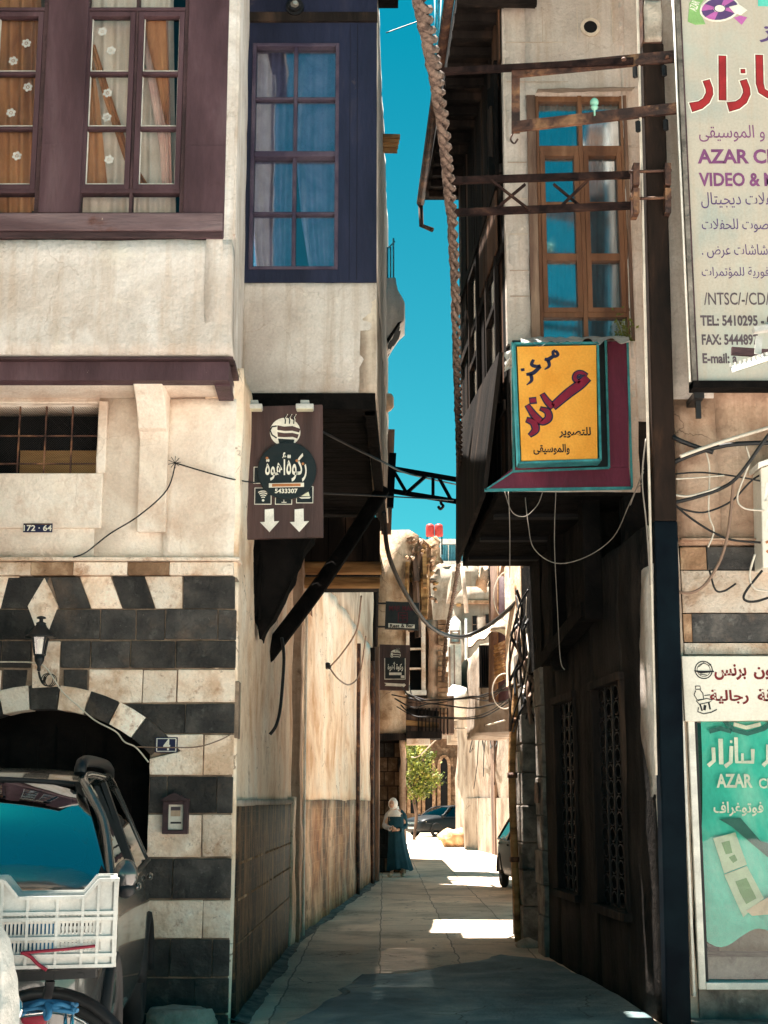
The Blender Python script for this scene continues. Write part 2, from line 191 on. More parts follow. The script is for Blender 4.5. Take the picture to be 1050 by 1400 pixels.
# ---------------------------------------------------------------- mesh helpers
def wloc(p):
    v = Vector((0, 0, 0))
    while p is not None: v = v + p.location; p = p.parent
    return v
def dress(o, label=None, cat=None, group=None, kind=None):
    if label: o['label'] = label
    if cat: o['category'] = cat
    if group: o['group'] = group
    if kind: o['kind'] = kind
    return o
def thing(name, label, cat, loc, group=None):
    o = bpy.data.objects.new(name, None); COL.objects.link(o); o.location = loc; o.empty_display_size = 0.1
    return dress(o, label, cat, group)
class Frame:
    def __init__(s, o=(0, 0, 0), u=(1, 0, 0), w=(0, -1, 0)):
        s.o = Vector(o); s.u = Vector(u).normalized(); s.w = Vector(w).normalized(); s.v = Vector((0, 0, 1))
    def __call__(s, u, v, w=0.0): return s.o + s.u*u + s.v*v + s.w*w
    def px(s, px, py, w=0.0):       # picture point on this face -> (u, v)
        p = onplane(px, py, s.o + s.w*w, s.w) - s.o
        return p.dot(s.u), p.dot(s.v)
def front(Y): return Frame((0, Y, 0))
def wallframe(a, b):               # wall from a to b (x,y), the face looks to the right of a->b seen from above reversed by caller
    a = Vector((*a, 0)); b = Vector((*b, 0)); u = (b-a).normalized(); w = Vector((u.y, -u.x, 0))
    f = Frame(a, u, w); f.len = (b-a).length; return f
class MB:
    def __init__(s, fr=None): s.bm = bmesh.new(); s.fr = fr or Frame((0, 0, 0), (1, 0, 0), (0, -1, 0)); s.mats = []; s.tl = s.bm.faces.layers.float_vector.new('tint')
    def mi(s, m):
        if m not in s.mats: s.mats.append(m)
        return s.mats.index(m)
    def face(s, pts, m, tint=1.0, smooth=False):
        vs = [s.bm.verts.new(p) for p in pts]
        try: f = s.bm.faces.new(vs)
        except ValueError: return None
        f.material_index = s.mi(m); f.smooth = smooth
        if s.tl: f[s.tl] = (tint, tint, tint)
        return f
    def poly(s, uv, w0, w1, m, tint=1.0):      # prism over a polygon on the face
        F = s.fr; n = len(uv)
        a = sum(uv[i][0]*uv[(i+1) % n][1]-uv[(i+1) % n][0]*uv[i][1] for i in range(n))
        if a < 0: uv = uv[::-1]
        if w1 < w0: w0, w1 = w1, w0
        lo = [s.bm.verts.new(F(u, v, w0)) for u, v in uv]; hi = [s.bm.verts.new(F(u, v, w1)) for u, v in uv]
        fs = [s.bm.faces.new(hi), s.bm.faces.new(lo[::-1])] + [s.bm.faces.new((lo[i], lo[(i+1) % n], hi[(i+1) % n], hi[i])) for i in range(n)]
        k = s.mi(m)
        for f in fs:
            f.material_index = k
            if s.tl: f[s.tl] = (tint,)*3
        return fs
    def box(s, u0, u1, v0, v1, w0, w1, m, tint=1.0):
        if u1 < u0: u0, u1 = u1, u0
        if v1 < v0: v0, v1 = v1, v0
        return s.poly([(u0, v0), (u1, v0), (u1, v1), (u0, v1)], w0, w1, m, tint)
    def pbox(s, x0, y0, x1, y1, w0, w1, m, tint=1.0, wp=0.0):    # picture rectangle on the face at depth wp
        (a, b), (c, d) = s.fr.px(x0, y0, wp), s.fr.px(x1, y1, wp)
        return s.box(a, c, b, d, w0, w1, m, tint)
    def ppoly(s, pts, w0, w1, m, tint=1.0, wp=0.0):
        return s.poly([s.fr.px(x, y, wp) for x, y in pts], w0, w1, m, tint)
    def disc(s, u, v, r, w0, w1, m, n=20, ry=None): return s.poly([(u+r*cos(2*pi*i/n), v+(ry or r)*sin(2*pi*i/n)) for i in range(n)], w0, w1, m)
    def stroke(s, pts, wd, w0, w1, m):         # ribbon on the face; wd a number or one per point
        n = len(pts); wd = [wd]*n if not isinstance(wd, (list, tuple)) else wd
        L = []; R = []
        for i in range(n):
            p0 = Vector(pts[max(0, i-1)]); p1 = Vector(pts[min(n-1, i+1)]); d = (p1-p0).normalized(); nn = Vector((-d.y, d.x))
            p = Vector(pts[i]); L.append(p+nn*wd[i]/2); R.append(p-nn*wd[i]/2)
        for i in range(n-1): s.poly([tuple(L[i]), tuple(R[i]), tuple(R[i+1]), tuple(L[i+1])], w0, w1, m)
    def tube(s, pts, r, m, n=6, cap=True):
        pts = [Vector(p) for p in pts]; k = s.mi(m); rings = []
        rr = r if isinstance(r, (list, tuple)) else [r]*len(pts)
        up = None
        for i, p in enumerate(pts):
            d = (pts[min(i+1, len(pts)-1)]-pts[max(i-1, 0)])
            d = d.normalized() if d.length > 1e-9 else Vector((0, 0, 1))
            if up is None: up = d.orthogonal().normalized()
            else:
                up = up - d*up.dot(d); up = up.normalized() if up.length > 1e-6 else d.orthogonal().normalized()
            sd = d.cross(up)
            rings.append([s.bm.verts.new(p + (up*cos(2*pi*j/n)+sd*sin(2*pi*j/n))*rr[i]) for j in range(n)])
        for a, b in zip(rings, rings[1:]):
            for j in range(n):
                f = s.bm.faces.new((a[j], a[(j+1) % n], b[(j+1) % n], b[j])); f.material_index = k; f.smooth = True
                if s.tl: f[s.tl] = (1, 1, 1)
        if cap:
            for ring in (rings[0][::-1], rings[-1]):
                f = s.bm.faces.new(ring); f.material_index = k
                if s.tl: f[s.tl] = (1, 1, 1)
    def bar(s, a, b, w, h, m, up=(0, 0, 1)):
        a = Vector(a); b = Vector(b); d = (b-a).normalized(); up = Vector(up); sd = d.cross(up)
        sd = sd.normalized() if sd.length > 1e-6 else d.orthogonal().normalized(); up = sd.cross(d).normalized()
        q = [(-w/2, -h/2), (w/2, -h/2), (w/2, h/2), (-w/2, h/2)]
        A = [s.bm.verts.new(a+sd*x+up*y) for x, y in q]; B = [s.bm.verts.new(b+sd*x+up*y) for x, y in q]; k = s.mi(m)
        for vs in [A, B[::-1]] + [(A[(i+1) % 4], A[i], B[i], B[(i+1) % 4]) for i in range(4)]:
            f = s.bm.faces.new(vs); f.material_index = k
            if s.tl: f[s.tl] = (1, 1, 1)
    def lathe(s, prof, c, m, n=16, sx=1.0, sy=1.0):    # prof (r, z)
        k = s.mi(m); c = Vector(c); rings = [[s.bm.verts.new(c+Vector((r*sx*cos(2*pi*j/n), r*sy*sin(2*pi*j/n), z))) for j in range(n)] for r, z in prof]
        for a, b in zip(rings, rings[1:]):
            for j in range(n):
                f = s.bm.faces.new((a[j], a[(j+1) % n], b[(j+1) % n], b[j])); f.material_index = k; f.smooth = True
                if s.tl: f[s.tl] = (1, 1, 1)
        for ring in (rings[0][::-1], rings[-1]):
            f = s.bm.faces.new(ring); f.material_index = k
            if s.tl: f[s.tl] = (1, 1, 1)
    def blob(s, c, r, m, sub=2, amp=0.2, fs=3.0):
        g = bmesh.ops.create_icosphere(s.bm, subdivisions=sub, radius=1.0); c = Vector(c); k = s.mi(m)
        for v in g['verts']:
            d = v.co.normalized(); q = 1+amp*noise.noise(d*fs+c); v.co = c+Vector((d.x*r[0], d.y*r[1], d.z*r[2]))*q
        for v in g['verts']:
            for f in v.link_faces:
                f.material_index = k; f.smooth = True
                if s.tl: f[s.tl] = (1, 1, 1)
    def grid(s, fn, nu, nv, m, smooth=True, tint=1.0):
        k = s.mi(m); V = [[s.bm.verts.new(fn(i/nu, j/nv)) for j in range(nv+1)] for i in range(nu+1)]
        for i in range(nu):
            for j in range(nv):
                f = s.bm.faces.new((V[i][j], V[i+1][j], V[i+1][j+1], V[i][j+1])); f.material_index = k; f.smooth = smooth
                if s.tl: f[s.tl] = (tint,)*3
    def rough(s, size=0.16, amp=0.012, fs=2.2):
        for _ in range(7):
            es = [e for e in s.bm.edges if e.calc_length() > size]
            if not es: break
            bmesh.ops.subdivide_edges(s.bm, edges=es, cuts=1, use_grid_fill=True)
        for v in s.bm.verts:
            p = v.co.copy()
            v.co = p + Vector((noise.noise(p*fs), noise.noise(p*fs+Vector((9, 2, 4))), 0.6*noise.noise(p*fs+Vector((1, 7, 3)))))*amp*1.6 + Vector((noise.noise(p*9), noise.noise(p*9+Vector((4, 4, 4))), noise.noise(p*9+Vector((8, 1, 1)))))*amp*0.5
        for f in s.bm.faces: f.smooth = True
        return s
    def build(s, name, parent=None, local=False, bevel=0.0, subsurf=0, weld=False, auto=False, origin=None):
        bm = s.bm
        if weld: bmesh.ops.remove_doubles(bm, verts=bm.verts, dist=1e-4)
        bmesh.ops.recalc_face_normals(bm, faces=bm.faces)
        if parent is not None: off = Vector((0, 0, 0)) if local else wloc(parent)
        elif origin is not None: off = Vector(origin)
        elif local: off = Vector((0, 0, 0))
        else:
            c = [v.co for v in bm.verts]; off = Vector(((min(p.x for p in c)+max(p.x for p in c))/2, (min(p.y for p in c)+max(p.y for p in c))/2, min(p.z for p in c)))
        for v in bm.verts: v.co -= off
        me = bpy.data.meshes.new(name); bm.to_mesh(me)
        bm.free()
        for m in s.mats: me.materials.append(M[m])
        o = bpy.data.objects.new(name, me); COL.objects.link(o)
        if parent is not None: o.parent = parent
        else: o.location = off
        if bevel:
            b = o.modifiers.new('edge', 'BEVEL'); b.width = bevel; b.segments = 2; b.limit_method = 'ANGLE'; b.angle_limit = radians(40)
        if subsurf:
            q = o.modifiers.new('smooth', 'SUBSURF'); q.levels = subsurf; q.render_levels = subsurf
        return o
# ---------------------------------------------------------------- writing
AR = {'ا': (0xFE8D, 2), 'أ': (0xFE83, 2), 'ب': (0xFE8F, 4), 'ة': (0xFE93, 2), 'ت': (0xFE95, 4), 'ج': (0xFE9D, 4), 'ح': (0xFEA1, 4), 'د': (0xFEA9, 2), 'ر': (0xFEAD, 2), 'ز': (0xFEAF, 2), 'س': (0xFEB1, 4), 'ش': (0xFEB5, 4), 'ص': (0xFEB9, 4), 'ض': (0xFEBD, 4), 'ع': (0xFEC9, 4), 'غ': (0xFECD, 4), 'ف': (0xFED1, 4), 'ق': (0xFED5, 4), 'ك': (0xFED9, 4), 'ل': (0xFEDD, 4), 'م': (0xFEE1, 4), 'ن': (0xFEE5, 4), 'ه': (0xFEE9, 4), 'و': (0xFEED, 2), 'ى': (0xFEEF, 2), 'ي': (0xFEF1, 4), 'ؤ': (0xFE85, 2)}
def arabic(t):
    t = t.replace('لا', '\ufefb'); out = []
    for i, c in enumerate(t):
        if c == '\ufefb':
            pj = i > 0 and t[i-1] in AR and AR[t[i-1]][1] == 4; out.append(chr(0xFEFC if pj else 0xFEFB)); continue
        if c not in AR: out.append(c); continue
        b, n = AR[c]; pj = i > 0 and t[i-1] in AR and AR[t[i-1]][1] == 4
        nj = n == 4 and i+1 < len(t) and (t[i+1] in AR or t[i+1] == '\ufefb')
        out.append(chr(b + (3 if pj and nj else 1 if pj else 2 if nj else 0)))
    return ''.join(out[::-1])
def lettering(mb, body, rect, w0, w1, m, bold=0.0, px=True, wp=0.0, rot=0.0):
    c = bpy.data.curves.new('letters', 'FONT'); c.body = body; c.offset = bold; c.resolution_u = 3
    o = bpy.data.objects.new('letters', c); COL.objects.link(o); bpy.context.view_layer.update()
    me = o.to_mesh(); vs = [v.co.copy() for v in me.vertices]; fs = [tuple(p.vertices) for p in me.polygons]; o.to_mesh_clear()
    bpy.data.objects.remove(o); bpy.data.curves.remove(c)
    if px: (u0, v1), (u1, v0) = mb.fr.px(rect[0], rect[1], wp), mb.fr.px(rect[2], rect[3], wp)
    else: u0, v0, u1, v1 = rect
    x0 = min(v.x for v in vs); x1 = max(v.x for v in vs); y0 = min(v.y for v in vs); y1 = max(v.y for v in vs)
    k = mb.mi(m); cu, cv = (u0+u1)/2, (v0+v1)/2
    def T(v):
        a = u0+(v.x-x0)/(x1-x0)*(u1-u0)-cu; b = v0+(v.y-y0)/(y1-y0)*(v1-v0)-cv
        return cu+a*cos(rot)-b*sin(rot), cv+a*sin(rot)+b*cos(rot)
    V = [mb.bm.verts.new(mb.fr(*T(v), w1)) for v in vs]
    for f in fs:
        try: g = mb.bm.faces.new([V[i] for i in f])
        except ValueError: continue
        g.material_index = k
        if mb.tl: g[mb.tl] = (1, 1, 1)
def sag(a, b, drop, n=14, wob=0.0, seed=0):
    a = Vector(a); b = Vector(b); out = []
    for i in range(n+1):
        t = i/n; p = a.lerp(b, t); p.z -= drop*4*t*(1-t)
        if wob and 0 < i < n: p += Vector((noise.noise(Vector((t*5, seed, 0))), noise.noise(Vector((t*5, seed, 5))), noise.noise(Vector((t*5, seed, 9)))))*wob
        out.append(p)
    return out
def spline(P, n=6):
    P = [Vector(p) for p in P]; out = []
    for i in range(len(P)-1):
        p0 = P[max(0, i-1)]; p1 = P[i]; p2 = P[i+1]; p3 = P[min(len(P)-1, i+2)]
        for k in range(n):
            t = k/n; out.append(0.5*((2*p1)+(p2-p0)*t+(2*p0-5*p1+4*p2-p3)*t*t+(3*p1-p0-3*p2+p3)*t**3))
    out.append(P[-1]); return out
def cable(pts, r, m, label, group=None, cat='cable', name='cable', n=5, pxy=True):
    P = [at(*p) for p in pts] if pxy else pts
    mb = MB(); mb.tube(spline(P), r, m, n); o = mb.build(name); dress(o, label, cat, group); return o
# ================================================================ GROUND
def ground_sheet():
    mb = MB(); mb.grid(lambda a, b: Vector((-60+120*a, -40+200*b, -0.012)), 4, 6, 'ground_street', False)
    o = mb.build('street', origin=(0, 0, 0)); dress(o, kind='structure')
    # alley surface: uneven old paving with seams, a few mm above the street sheet
    mb = MB()
    def fn(a, b):
        y = 9.8+ (b**1.8)*80; x = -3.4+8.6*a
        z = 0.004+0.006*noise.noise(Vector((x*0.7, y*0.35, 0)))
        return Vector((x, y, max(z, -0.006)))
    mb.grid(fn, 60, 220, 'ground_alley', True)
    dress(mb.build('alley_ground', origin=(0, 0, 0)), kind='structure')
    # shade painted as a teal sheet over the right half of the alley mouth
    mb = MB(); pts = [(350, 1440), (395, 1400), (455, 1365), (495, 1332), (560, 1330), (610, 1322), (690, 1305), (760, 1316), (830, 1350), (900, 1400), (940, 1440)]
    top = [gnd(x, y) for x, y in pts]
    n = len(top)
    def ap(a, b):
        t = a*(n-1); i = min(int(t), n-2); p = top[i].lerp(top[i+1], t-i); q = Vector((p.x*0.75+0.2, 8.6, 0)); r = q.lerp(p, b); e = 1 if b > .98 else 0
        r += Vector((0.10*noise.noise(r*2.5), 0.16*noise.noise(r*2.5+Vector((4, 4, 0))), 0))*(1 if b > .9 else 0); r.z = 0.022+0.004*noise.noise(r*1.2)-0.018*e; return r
    mb.grid(ap, 60, 24, 'painted_shade_sheet'); dress(mb.build('painted_shade_sheet', origin=(0, 0, 0)), kind='structure')
    mb = MB()
    def rp(a, b):
        x = -9+7.5*a; y = 3.0+6.6*b; e = min(1, min(1-a, 1-b, b)*14); return Vector((x+(.12*noise.noise(Vector((y, 0, 0))) if a > .9 else 0), y, .17*e-.004*(1-e)+.008*noise.noise(Vector((x*2, y*2, 0)))*e))
    mb.grid(rp, 40, 40, 'concrete'); dress(mb.build('pavement', origin=(0, 0, 0)), kind='structure')
    # ragged fillet of cement along the foot of the left walls
    mb = MB()
    P = [(-1.14, 11.0), (-1.12, 14), (-1.09, 17.6), (-0.7, 23), (-0.22, 30)]
    def kb(a, b):
        t = a*(len(P)-1); i = min(int(t), len(P)-2); f = t-i; x = P[i][0]*(1-f)+P[i+1][0]*f; y = P[i][1]*(1-f)+P[i+1][1]*f
        w = 0.14+0.08*noise.noise(Vector((y*.8, 0, 0)))+.03*noise.noise(Vector((y*4, 0, 0))); return Vector((x-0.05+(w+0.05)*b, y, (0.05+0.03*noise.noise(Vector((y*1.2, 3, 0))))*(1-b)**1.5+0.010))
    mb.grid(kb, 160, 6, 'stone_grey'); dress(mb.build('kerb', origin=(0, 0, 0)), kind='structure')
ground_sheet()
# ================================================================ CORNER HOUSE (striped ground floor, jettied upper floor)
YA, YM, YJ = 11.0, 11.06, 10.5
CXR = -1.15                                  # right corner
house = thing('corner_house', 'corner house of black and white striped stone with a cream upper floor and purple windows', 'house', (-4.5, 11.5, 0))
FA = front(YA)
def striped_wall():
    mb = MB(FA); rnd = random.Random(5)
    arc_c = (-2.62, 1.127); Ri, Ro, zsp, hw = 1.183, 1.37, 1.97, 0.83
    def left_edge(z0, z1, r=Ro):             # x of the ring's outer edge from z0 to z1, right of the arch
        pts = []
        for k in range(6):
            z = z0+(z1-z0)*k/5; d = z-arc_c[1]
            x = arc_c[0]+(sqrt(max(0, r*r-d*d)) if abs(d) < r else 0)
            if z < zsp: x = max(arc_c[0]+hw, x if d > 0 else 0)
            if z < zsp: x = arc_c[0]+hw
            pts.append((x, z))
        return pts
    def blocks(y0, y1, col, joints, gap=0.004, start=None):
        z1, z0 = zof(y0, YA)-gap, zof(y1, YA)+gap
        xs = [xof(j, (y0+y1)/2, YA) for j in joints]; xs[-1] = CXR
        for side in (1, -1):
            for i in range(len(xs)-1):
                t = rnd.uniform(0.85, 1.12) if col == 'limestone' else rnd.uniform(.6, 1.5); w1 = rnd.uniform(0, 0.014)
                a, b = xs[i]+gap, xs[i+1]-(gap if i < len(xs)-2 else 0)
                p = [(a, z0), (b, z0), (b, z1), (a, z1)]
                if i == 0 and start: 
                    e = left_edge(z0, z1); p = [(b, z0), (b, z1)] + [(min(x+gap, b-0.02), z) for x, z in e[::-1]]
                if side == -1: p = [(2*arc_c[0]-x, z) for x, z in p]
                p = [(x+(rnd.uniform(-.004, .004) if x < CXR-.01 else 0), z+rnd.uniform(-.004, .004)) for x, z in p]; mb.poly(p, -0.18, w1, col, t)
            
        xl = 2*arc_c[0]-CXR; x = xl           # far left, beyond the picture
        while x > -8.2:
            d = rnd.uniform(0.4, 0.8); mb.box(x-d+gap, x-gap, z0, z1, -0.18, 0, col, rnd.uniform(.85, 1.15)); x -= d
    blocks(833, 875, 'basalt', [60, 137, 186, 226, 298, 320])
    blocks(876, 914, 'basalt', [83, 124, 178, 240, 320])
    blocks(915, 961, 'limestone', [121, 195, 242, 320])
    blocks(962, 1003, 'basalt', [170, 253, 320], start=True)
    blocks(1004, 1060, 'limestone', [205, 278, 320], start=True)
    blocks(1061, 1112, 'basalt', [205, 228, 296, 320], start=True)
    blocks(1113, 1172, 'limestone', [205, 276, 320], start=True)
    blocks(1173, 1229, 'basalt', [203, 236, 320], start=True)
    blocks(1230, 1283, 'limestone', [202, 277, 320], start=True)
    blocks(1284, 1336, 'basalt', [201, 232, 290, 320], start=True)
    blocks(1337, 1386, 'basalt', [201, 266, 320], start=True)
    blocks(1387, 1425, 'basalt', [201, 246, 320], start=True)
    cx = arc_c[0]
    # dark infill beside the keystone
    z1, z0 = zof(915, YA)-.004, zof(945, YA)
    for sgn in (1, -1):
        a, b = xof(86, 930, YA), xof(119, 930, YA); p = [(a, z1), (b, z1), (b, zof(953, YA)), (a+.01, zof(941, YA))]
        mb.poly([(x if sgn == 1 else 2*cx-x, z) for x, z in p], -.18, 0.002, 'basalt')
        a2 = xof(122, 955, YA)
    # keystone panel
    mb.poly([FA.px(45, 877), FA.px(83, 877), FA.px(80, 939), FA.px(44, 941)], -0.18, 0.012, 'limestone', 0.95)
    # arch ring
    n = 9; a_sp = math.asin(hw/Ri)
    for i in range(n):
        t0 = -a_sp*1.02+2.04*a_sp*i/n; t1 = -a_sp*1.02+2.04*a_sp*(i+1)/n; g = 0.003
        p = [(cx+Ri*sin(t0+g), arc_c[1]+Ri*cos(t0+g)), (cx+Ri*sin((t0+t1)/2), arc_c[1]+Ri*cos((t0+t1)/2)), (cx+Ri*sin(t1-g), arc_c[1]+Ri*cos(t1-g)), (cx+Ro*sin(t1-g), arc_c[1]+Ro*cos(t1-g)), (cx+Ro*sin((t0+t1)/2), arc_c[1]+Ro*cos((t0+t1)/2)), (cx+Ro*sin(t0+g), arc_c[1]+Ro*cos(t0+g))]
        mb.poly(p, -0.2, 0.008, 'basalt' if i % 2 == 0 else 'limestone', rnd.uniform(.85, 1.15))
    # spandrel filler behind the ring
    # slanted row
    row = [((11, 789), (57, 789), (41, 832), (0, 832), 'basalt'), ((69, 789), (108, 789), (124, 832), (81, 832), 'basalt'), ((109, 788), (151, 788), (167, 832), (125, 832), 'limestone'), ((153, 788), (197, 788), (212, 832), (168, 832), 'basalt'), ((198, 788), (249, 788), (249, 832), (213, 832), 'limestone'), ((251, 788), (321, 788), (321, 832), (250, 832), 'basalt')]
    for *q, m in row:
        uv = [FA.px(*p) for p in q]; uv = [(min(u, CXR), v) for u, v in uv]; t = rnd.uniform(.85, 1.15)
        mb.poly(uv, -0.18, rnd.uniform(0, .006), m, t)
        if q[0][0] > 60: mb.poly([(2*cx-u, v) for u, v in uv], -0.18, 0.004, m, t)
    zt, zb = zof(788, YA)-.002, zof(832, YA); mb.box(-8.2, 2*cx-CXR, zb, zt, -.18, 0, 'basalt', 1)
    # lozenge with its boss
    mb.poly([FA.px(61, 790), FA.px(80, 829), FA.px(66, 866), FA.px(52, 866), FA.px(38, 829)], -0.05, 0.014, 'limestone', 1.02)
    u, v = FA.px(58, 833)
    for r, w, tt in ((0.056, .022, .62), (0.044, .028, .8), (0.026, .034, .6), (0.015, .04, .85)): mb.disc(u, v, r, 0.01, w, 'limestone'); 
    # mortar backing
    mb.box(cx+hw+0.0, CXR-0.004, 0, zof(962, YA), -0.17, -0.012, 'mortar'); mb.box(-8.2, cx-hw, 0, zof(962, YA), -0.17, -0.012, 'mortar')
    mb.box(-8.2, CXR-0.004, zof(938, YA), zof(789, YA), -0.17, -0.012, 'mortar')
    for sgn in (1, -1):      # backing beside the ring
        p = [(cx+Ro*0.985*sin(a), arc_c[1]+Ro*0.985*cos(a)) for a in [a_sp*k/8 for k in range(9)]]
        p = [(cx+1.5, p[0][1]+.05)] + [(cx, p[0][1]+.05)] + p + [(cx+1.5, p[-1][1])]
        mb.poly([(x if sgn == 1 else 2*cx-x, z) for x, z in p], -0.16, -0.014, 'mortar')
    o = mb.build('striped_wall', house, bevel=0.010)
    # cornice with alternating stones, thin ledge on top
    mb = MB(FA); js = [(-75, 'limestone'), (-32, 'brown_stone'), (0, 'limestone'), (43, 'brown_stone'), (101, 'limestone'), (175, 'brown_stone'), (232, 'limestone'), (320, None)]
    for (a, m), (b, _) in zip(js, js[1:]): mb.pbox(a+.5, 769, b-.5, 787, -0.18, 0.03, m, rnd.uniform(.85, 1.1))
    mb.box(-8.2, xof(-76, 775, YA), zof(787, YA), zof(769, YA), -.18, 0.03, 'limestone')
    u0 = -8.2; mb.box(u0, CXR+0.02, zof(768, YA), zof(763, YA), -0.18, 0.055, 'limestone', .95)
    mb.build('cornice', house, bevel=0.008)
striped_wall()
# door in the arch, recessed
mb = MB(FA); mb.box(-3.6, -1.6, 0, 2.6, -0.42, -0.36, 'wood_black')
for x in (-3.35, -2.95, -2.58, -2.2, -1.86): mb.box(x, x+0.22, 0.1, 2.2, -0.36, -0.34, 'wood_black')
mb.build('door', house)
mb = MB(FA); mb.box(-1.79, CXR-.01, 0, 4.7, -0.9, -0.19, 'plaster_side'); mb.box(-8.2, -3.45, 0, 2.4, -.9, -.19, 'plaster_side'); mb.box(-8.2, CXR-.01, 2.45, 4.7, -0.9, -0.5, 'plaster_side')
mb.build('wall_core', house)
# mezzanine wall with window opening, pier, soffit
FM = front(YM); zl = zof(764, YA); zs = zof(520, YJ)+0.02
mb = MB(FM)
wu0, wv1 = FM.px(-62, 553); wu1, wv0 = FM.px(132, 648)
mb.box(-8.2, wu0, zl, zs, -0.4, 0, 'plaster_mezz'); mb.box(wu1, CXR-.01, zl, zs, -0.4, 0, 'plaster_mezz'); mb.box(wu0, wu1, zl, wv0, -.4, 0, 'plaster_mezz'); mb.box(wu0, wu1, wv1, zs, -.4, 0, 'plaster_mezz')
mb.rough(0.3, 0.006)
pu0, pv1 = FM.px(-72, 548, .03); pu1, pv0 = FM.px(138, 722, .03)
b2 = MB(FM)
b2.box(pu0, pu1, pv0, wv0, -0.02, 0.035, 'plaster_mezz'); b2.box(wu1, pu1+.015, wv0, pv1, -.02, .032, 'plaster_mezz'); b2.box(pu0, wu0, wv0, pv1, -.02, .032, 'plaster_mezz'); b2.box(wu0, wu1, wv1, pv1, -.02, .032, 'plaster_mezz')
b2.build('window_surround', house, bevel=0.012)
b3 = MB(FM); b3.pbox(229, 546, 319, 762, -0.1, 0.05, 'plaster_mezz', wp=.05); b3.rough(0.12, 0.008); b3.build('plaster_pier', house)
mb.build('mezzanine_wall', house)
mb = MB(FM); mb.box(wu0, wu1, wv0, wv1, -0.38, -0.36, 'void_dark'); mb.pbox(28, 616, 132, 648, -0.3, -0.2, 'wood_log', wp=-.2)
mw = mb.build('mezzanine_window', house)
mb = MB(FM)
for x in (-36, -4, 28, 64, 100): 
    a, b = FM.px(x, 555, -.06); mb.box(a-.006, a+.006, wv0, wv1, -0.07, -0.055, 'rust_metal')
for y in (596, 634): a, b = FM.px(60, y, -.06); mb.box(wu0, wu1, b-.006, b+.006, -0.07, -0.056, 'rust_metal')
for k in range(60):
    x = wu0+(wu1-wu0)*k/60; mb.tube([FM(x, wv0, -.08), FM(min(x+.5, wu1), wv0+min(.5, wu1-x), -.08)], .0012, 'black_metal', 3) if wu1-x > .03 else None
    mb.tube([FM(x, wv1, -.082), FM(min(x+.55, wu1), wv1-min(.55, wu1-x), -.082)], .0012, 'black_metal', 3) if wu1-x > .03 else None
mb.build('grille', mw)
mb = MB(FM)     # S-shaped corbel under the jetty
xa, xb = FM.px(190, 700)[0], FM.px(229, 700)[0]
prof = [(0, zof(728, YM)), (.09, zof(727, 10.95)), (.09, zof(600, 10.95)), (.13, zof(589, 10.9)), (.19, zof(584, 10.85)), (.21, zof(572, 10.8)), (.27, zof(556, 10.75)), (.36, zof(540, 10.7)), (.47, zs-.02), (.47, zs), (0, zs)]
vs = [[mb.bm.verts.new(FM(x, z, w)) for w, z in prof] for x in (xa, xb)]
k = mb.mi('plaster_mezz'); n = len(prof)
mb.bm.faces.new(vs[0][::-1]); mb.bm.faces.new(vs[1])
for i in range(n): mb.bm.faces.new((vs[0][i], vs[0][(i+1) % n], vs[1][(i+1) % n], vs[1][i]))
for f in mb.bm.faces: f.material_index = k; f[mb.tl] = (1, 1, 1)
mb.build('corbel', house, bevel=0.012)
# ---- jetty: soffit, beam, plaster band, wood panel with windows
XJ = xof(313, 500, YJ); XB = -1.285
FJ = front(YJ)
zb0, zb1 = zof(520, YJ), zof(494, YJ)
mb = MB(FJ); mb.box(-8.2, XJ-.01, zb0+.02, zb0+.08, -0.62, -0.06, 'plaster_mezz'); mb.build('soffit', house)
mb = MB(FJ); mb.box(-8.2, XJ, zb0, zb1, -0.14, 0.0, 'wood_purple'); mb.box(-8.2, XJ+.035, zb1+.002, zof(487, YJ-.05), -0.14, 0.05, 'wood_purple_dark')
mb.bar((XJ-.06, YJ+.1, (zb0+zb1)/2-.02), (XB-.03, 12.36, (zb0+zb1)/2-.02), .12, zb1-zb0-.004, 'wood_purple'); mb.bar((XJ+.0, YJ+.1, zb1+.022), (XB+.045, 12.36, zb1+.022), .07, .04, 'wood_purple_dark')
mb.build('jetty_beam', house, bevel=.005)
zp0, zp1 = zof(487, YJ), zof(328, YJ)
mb = MB(FJ); mb.box(-8.2, XJ, zp0, zp1, -0.25, 0, 'plaster_upper'); mb.rough(.14, .009, 2.5)
for v in mb.bm.verts:       # the plaster flares out at its foot
    t = max(0, 1-(v.co.z-zp0)/.45); v.co.y -= .035*t*t
    if v.co.x > XJ-.1: v.co.x += .03*t*t
mb.build('plaster_band', house)
F2 = wallframe((XJ, YJ), (XB, 12.4)); F2 = Frame((XJ, YJ, 0), (XB-XJ, 1.9, 0), (1, 0.04, 0))
mb = MB(F2); mb.box(0.0, 1.9, zp0, 9.6, -0.2, 0.0, 'plaster_upper'); mb.rough(.2, .006)
for v in mb.bm.verts:
    t = max(0, 1-(v.co.z-zp0)/.45); v.co.x += .03*t*t
mb.build('side_wall', house)
zw0 = zof(294, YJ)      # top of the bottom rail
mb = MB(FJ); xr = xof(305, 300, YJ)
mb.box(-8.2, xr, zof(318, YJ), zw0, -.1, .045, 'sill_worn'); mb.box(-8.2, xr-.004, zof(327, YJ), zof(318.5, YJ), -.1, .03, 'wood_purple_dark')
sill = mb.build('bottom_rail', house, bevel=.008)
mb = MB(FJ); ztop = 9.3
x1a, x1b = xof(57, 200, YJ), xof(113, 200, YJ); x2a, x2b = xof(253, 200, YJ), xof(309, 200, YJ)
w1a = xof(-100, 200, YJ)
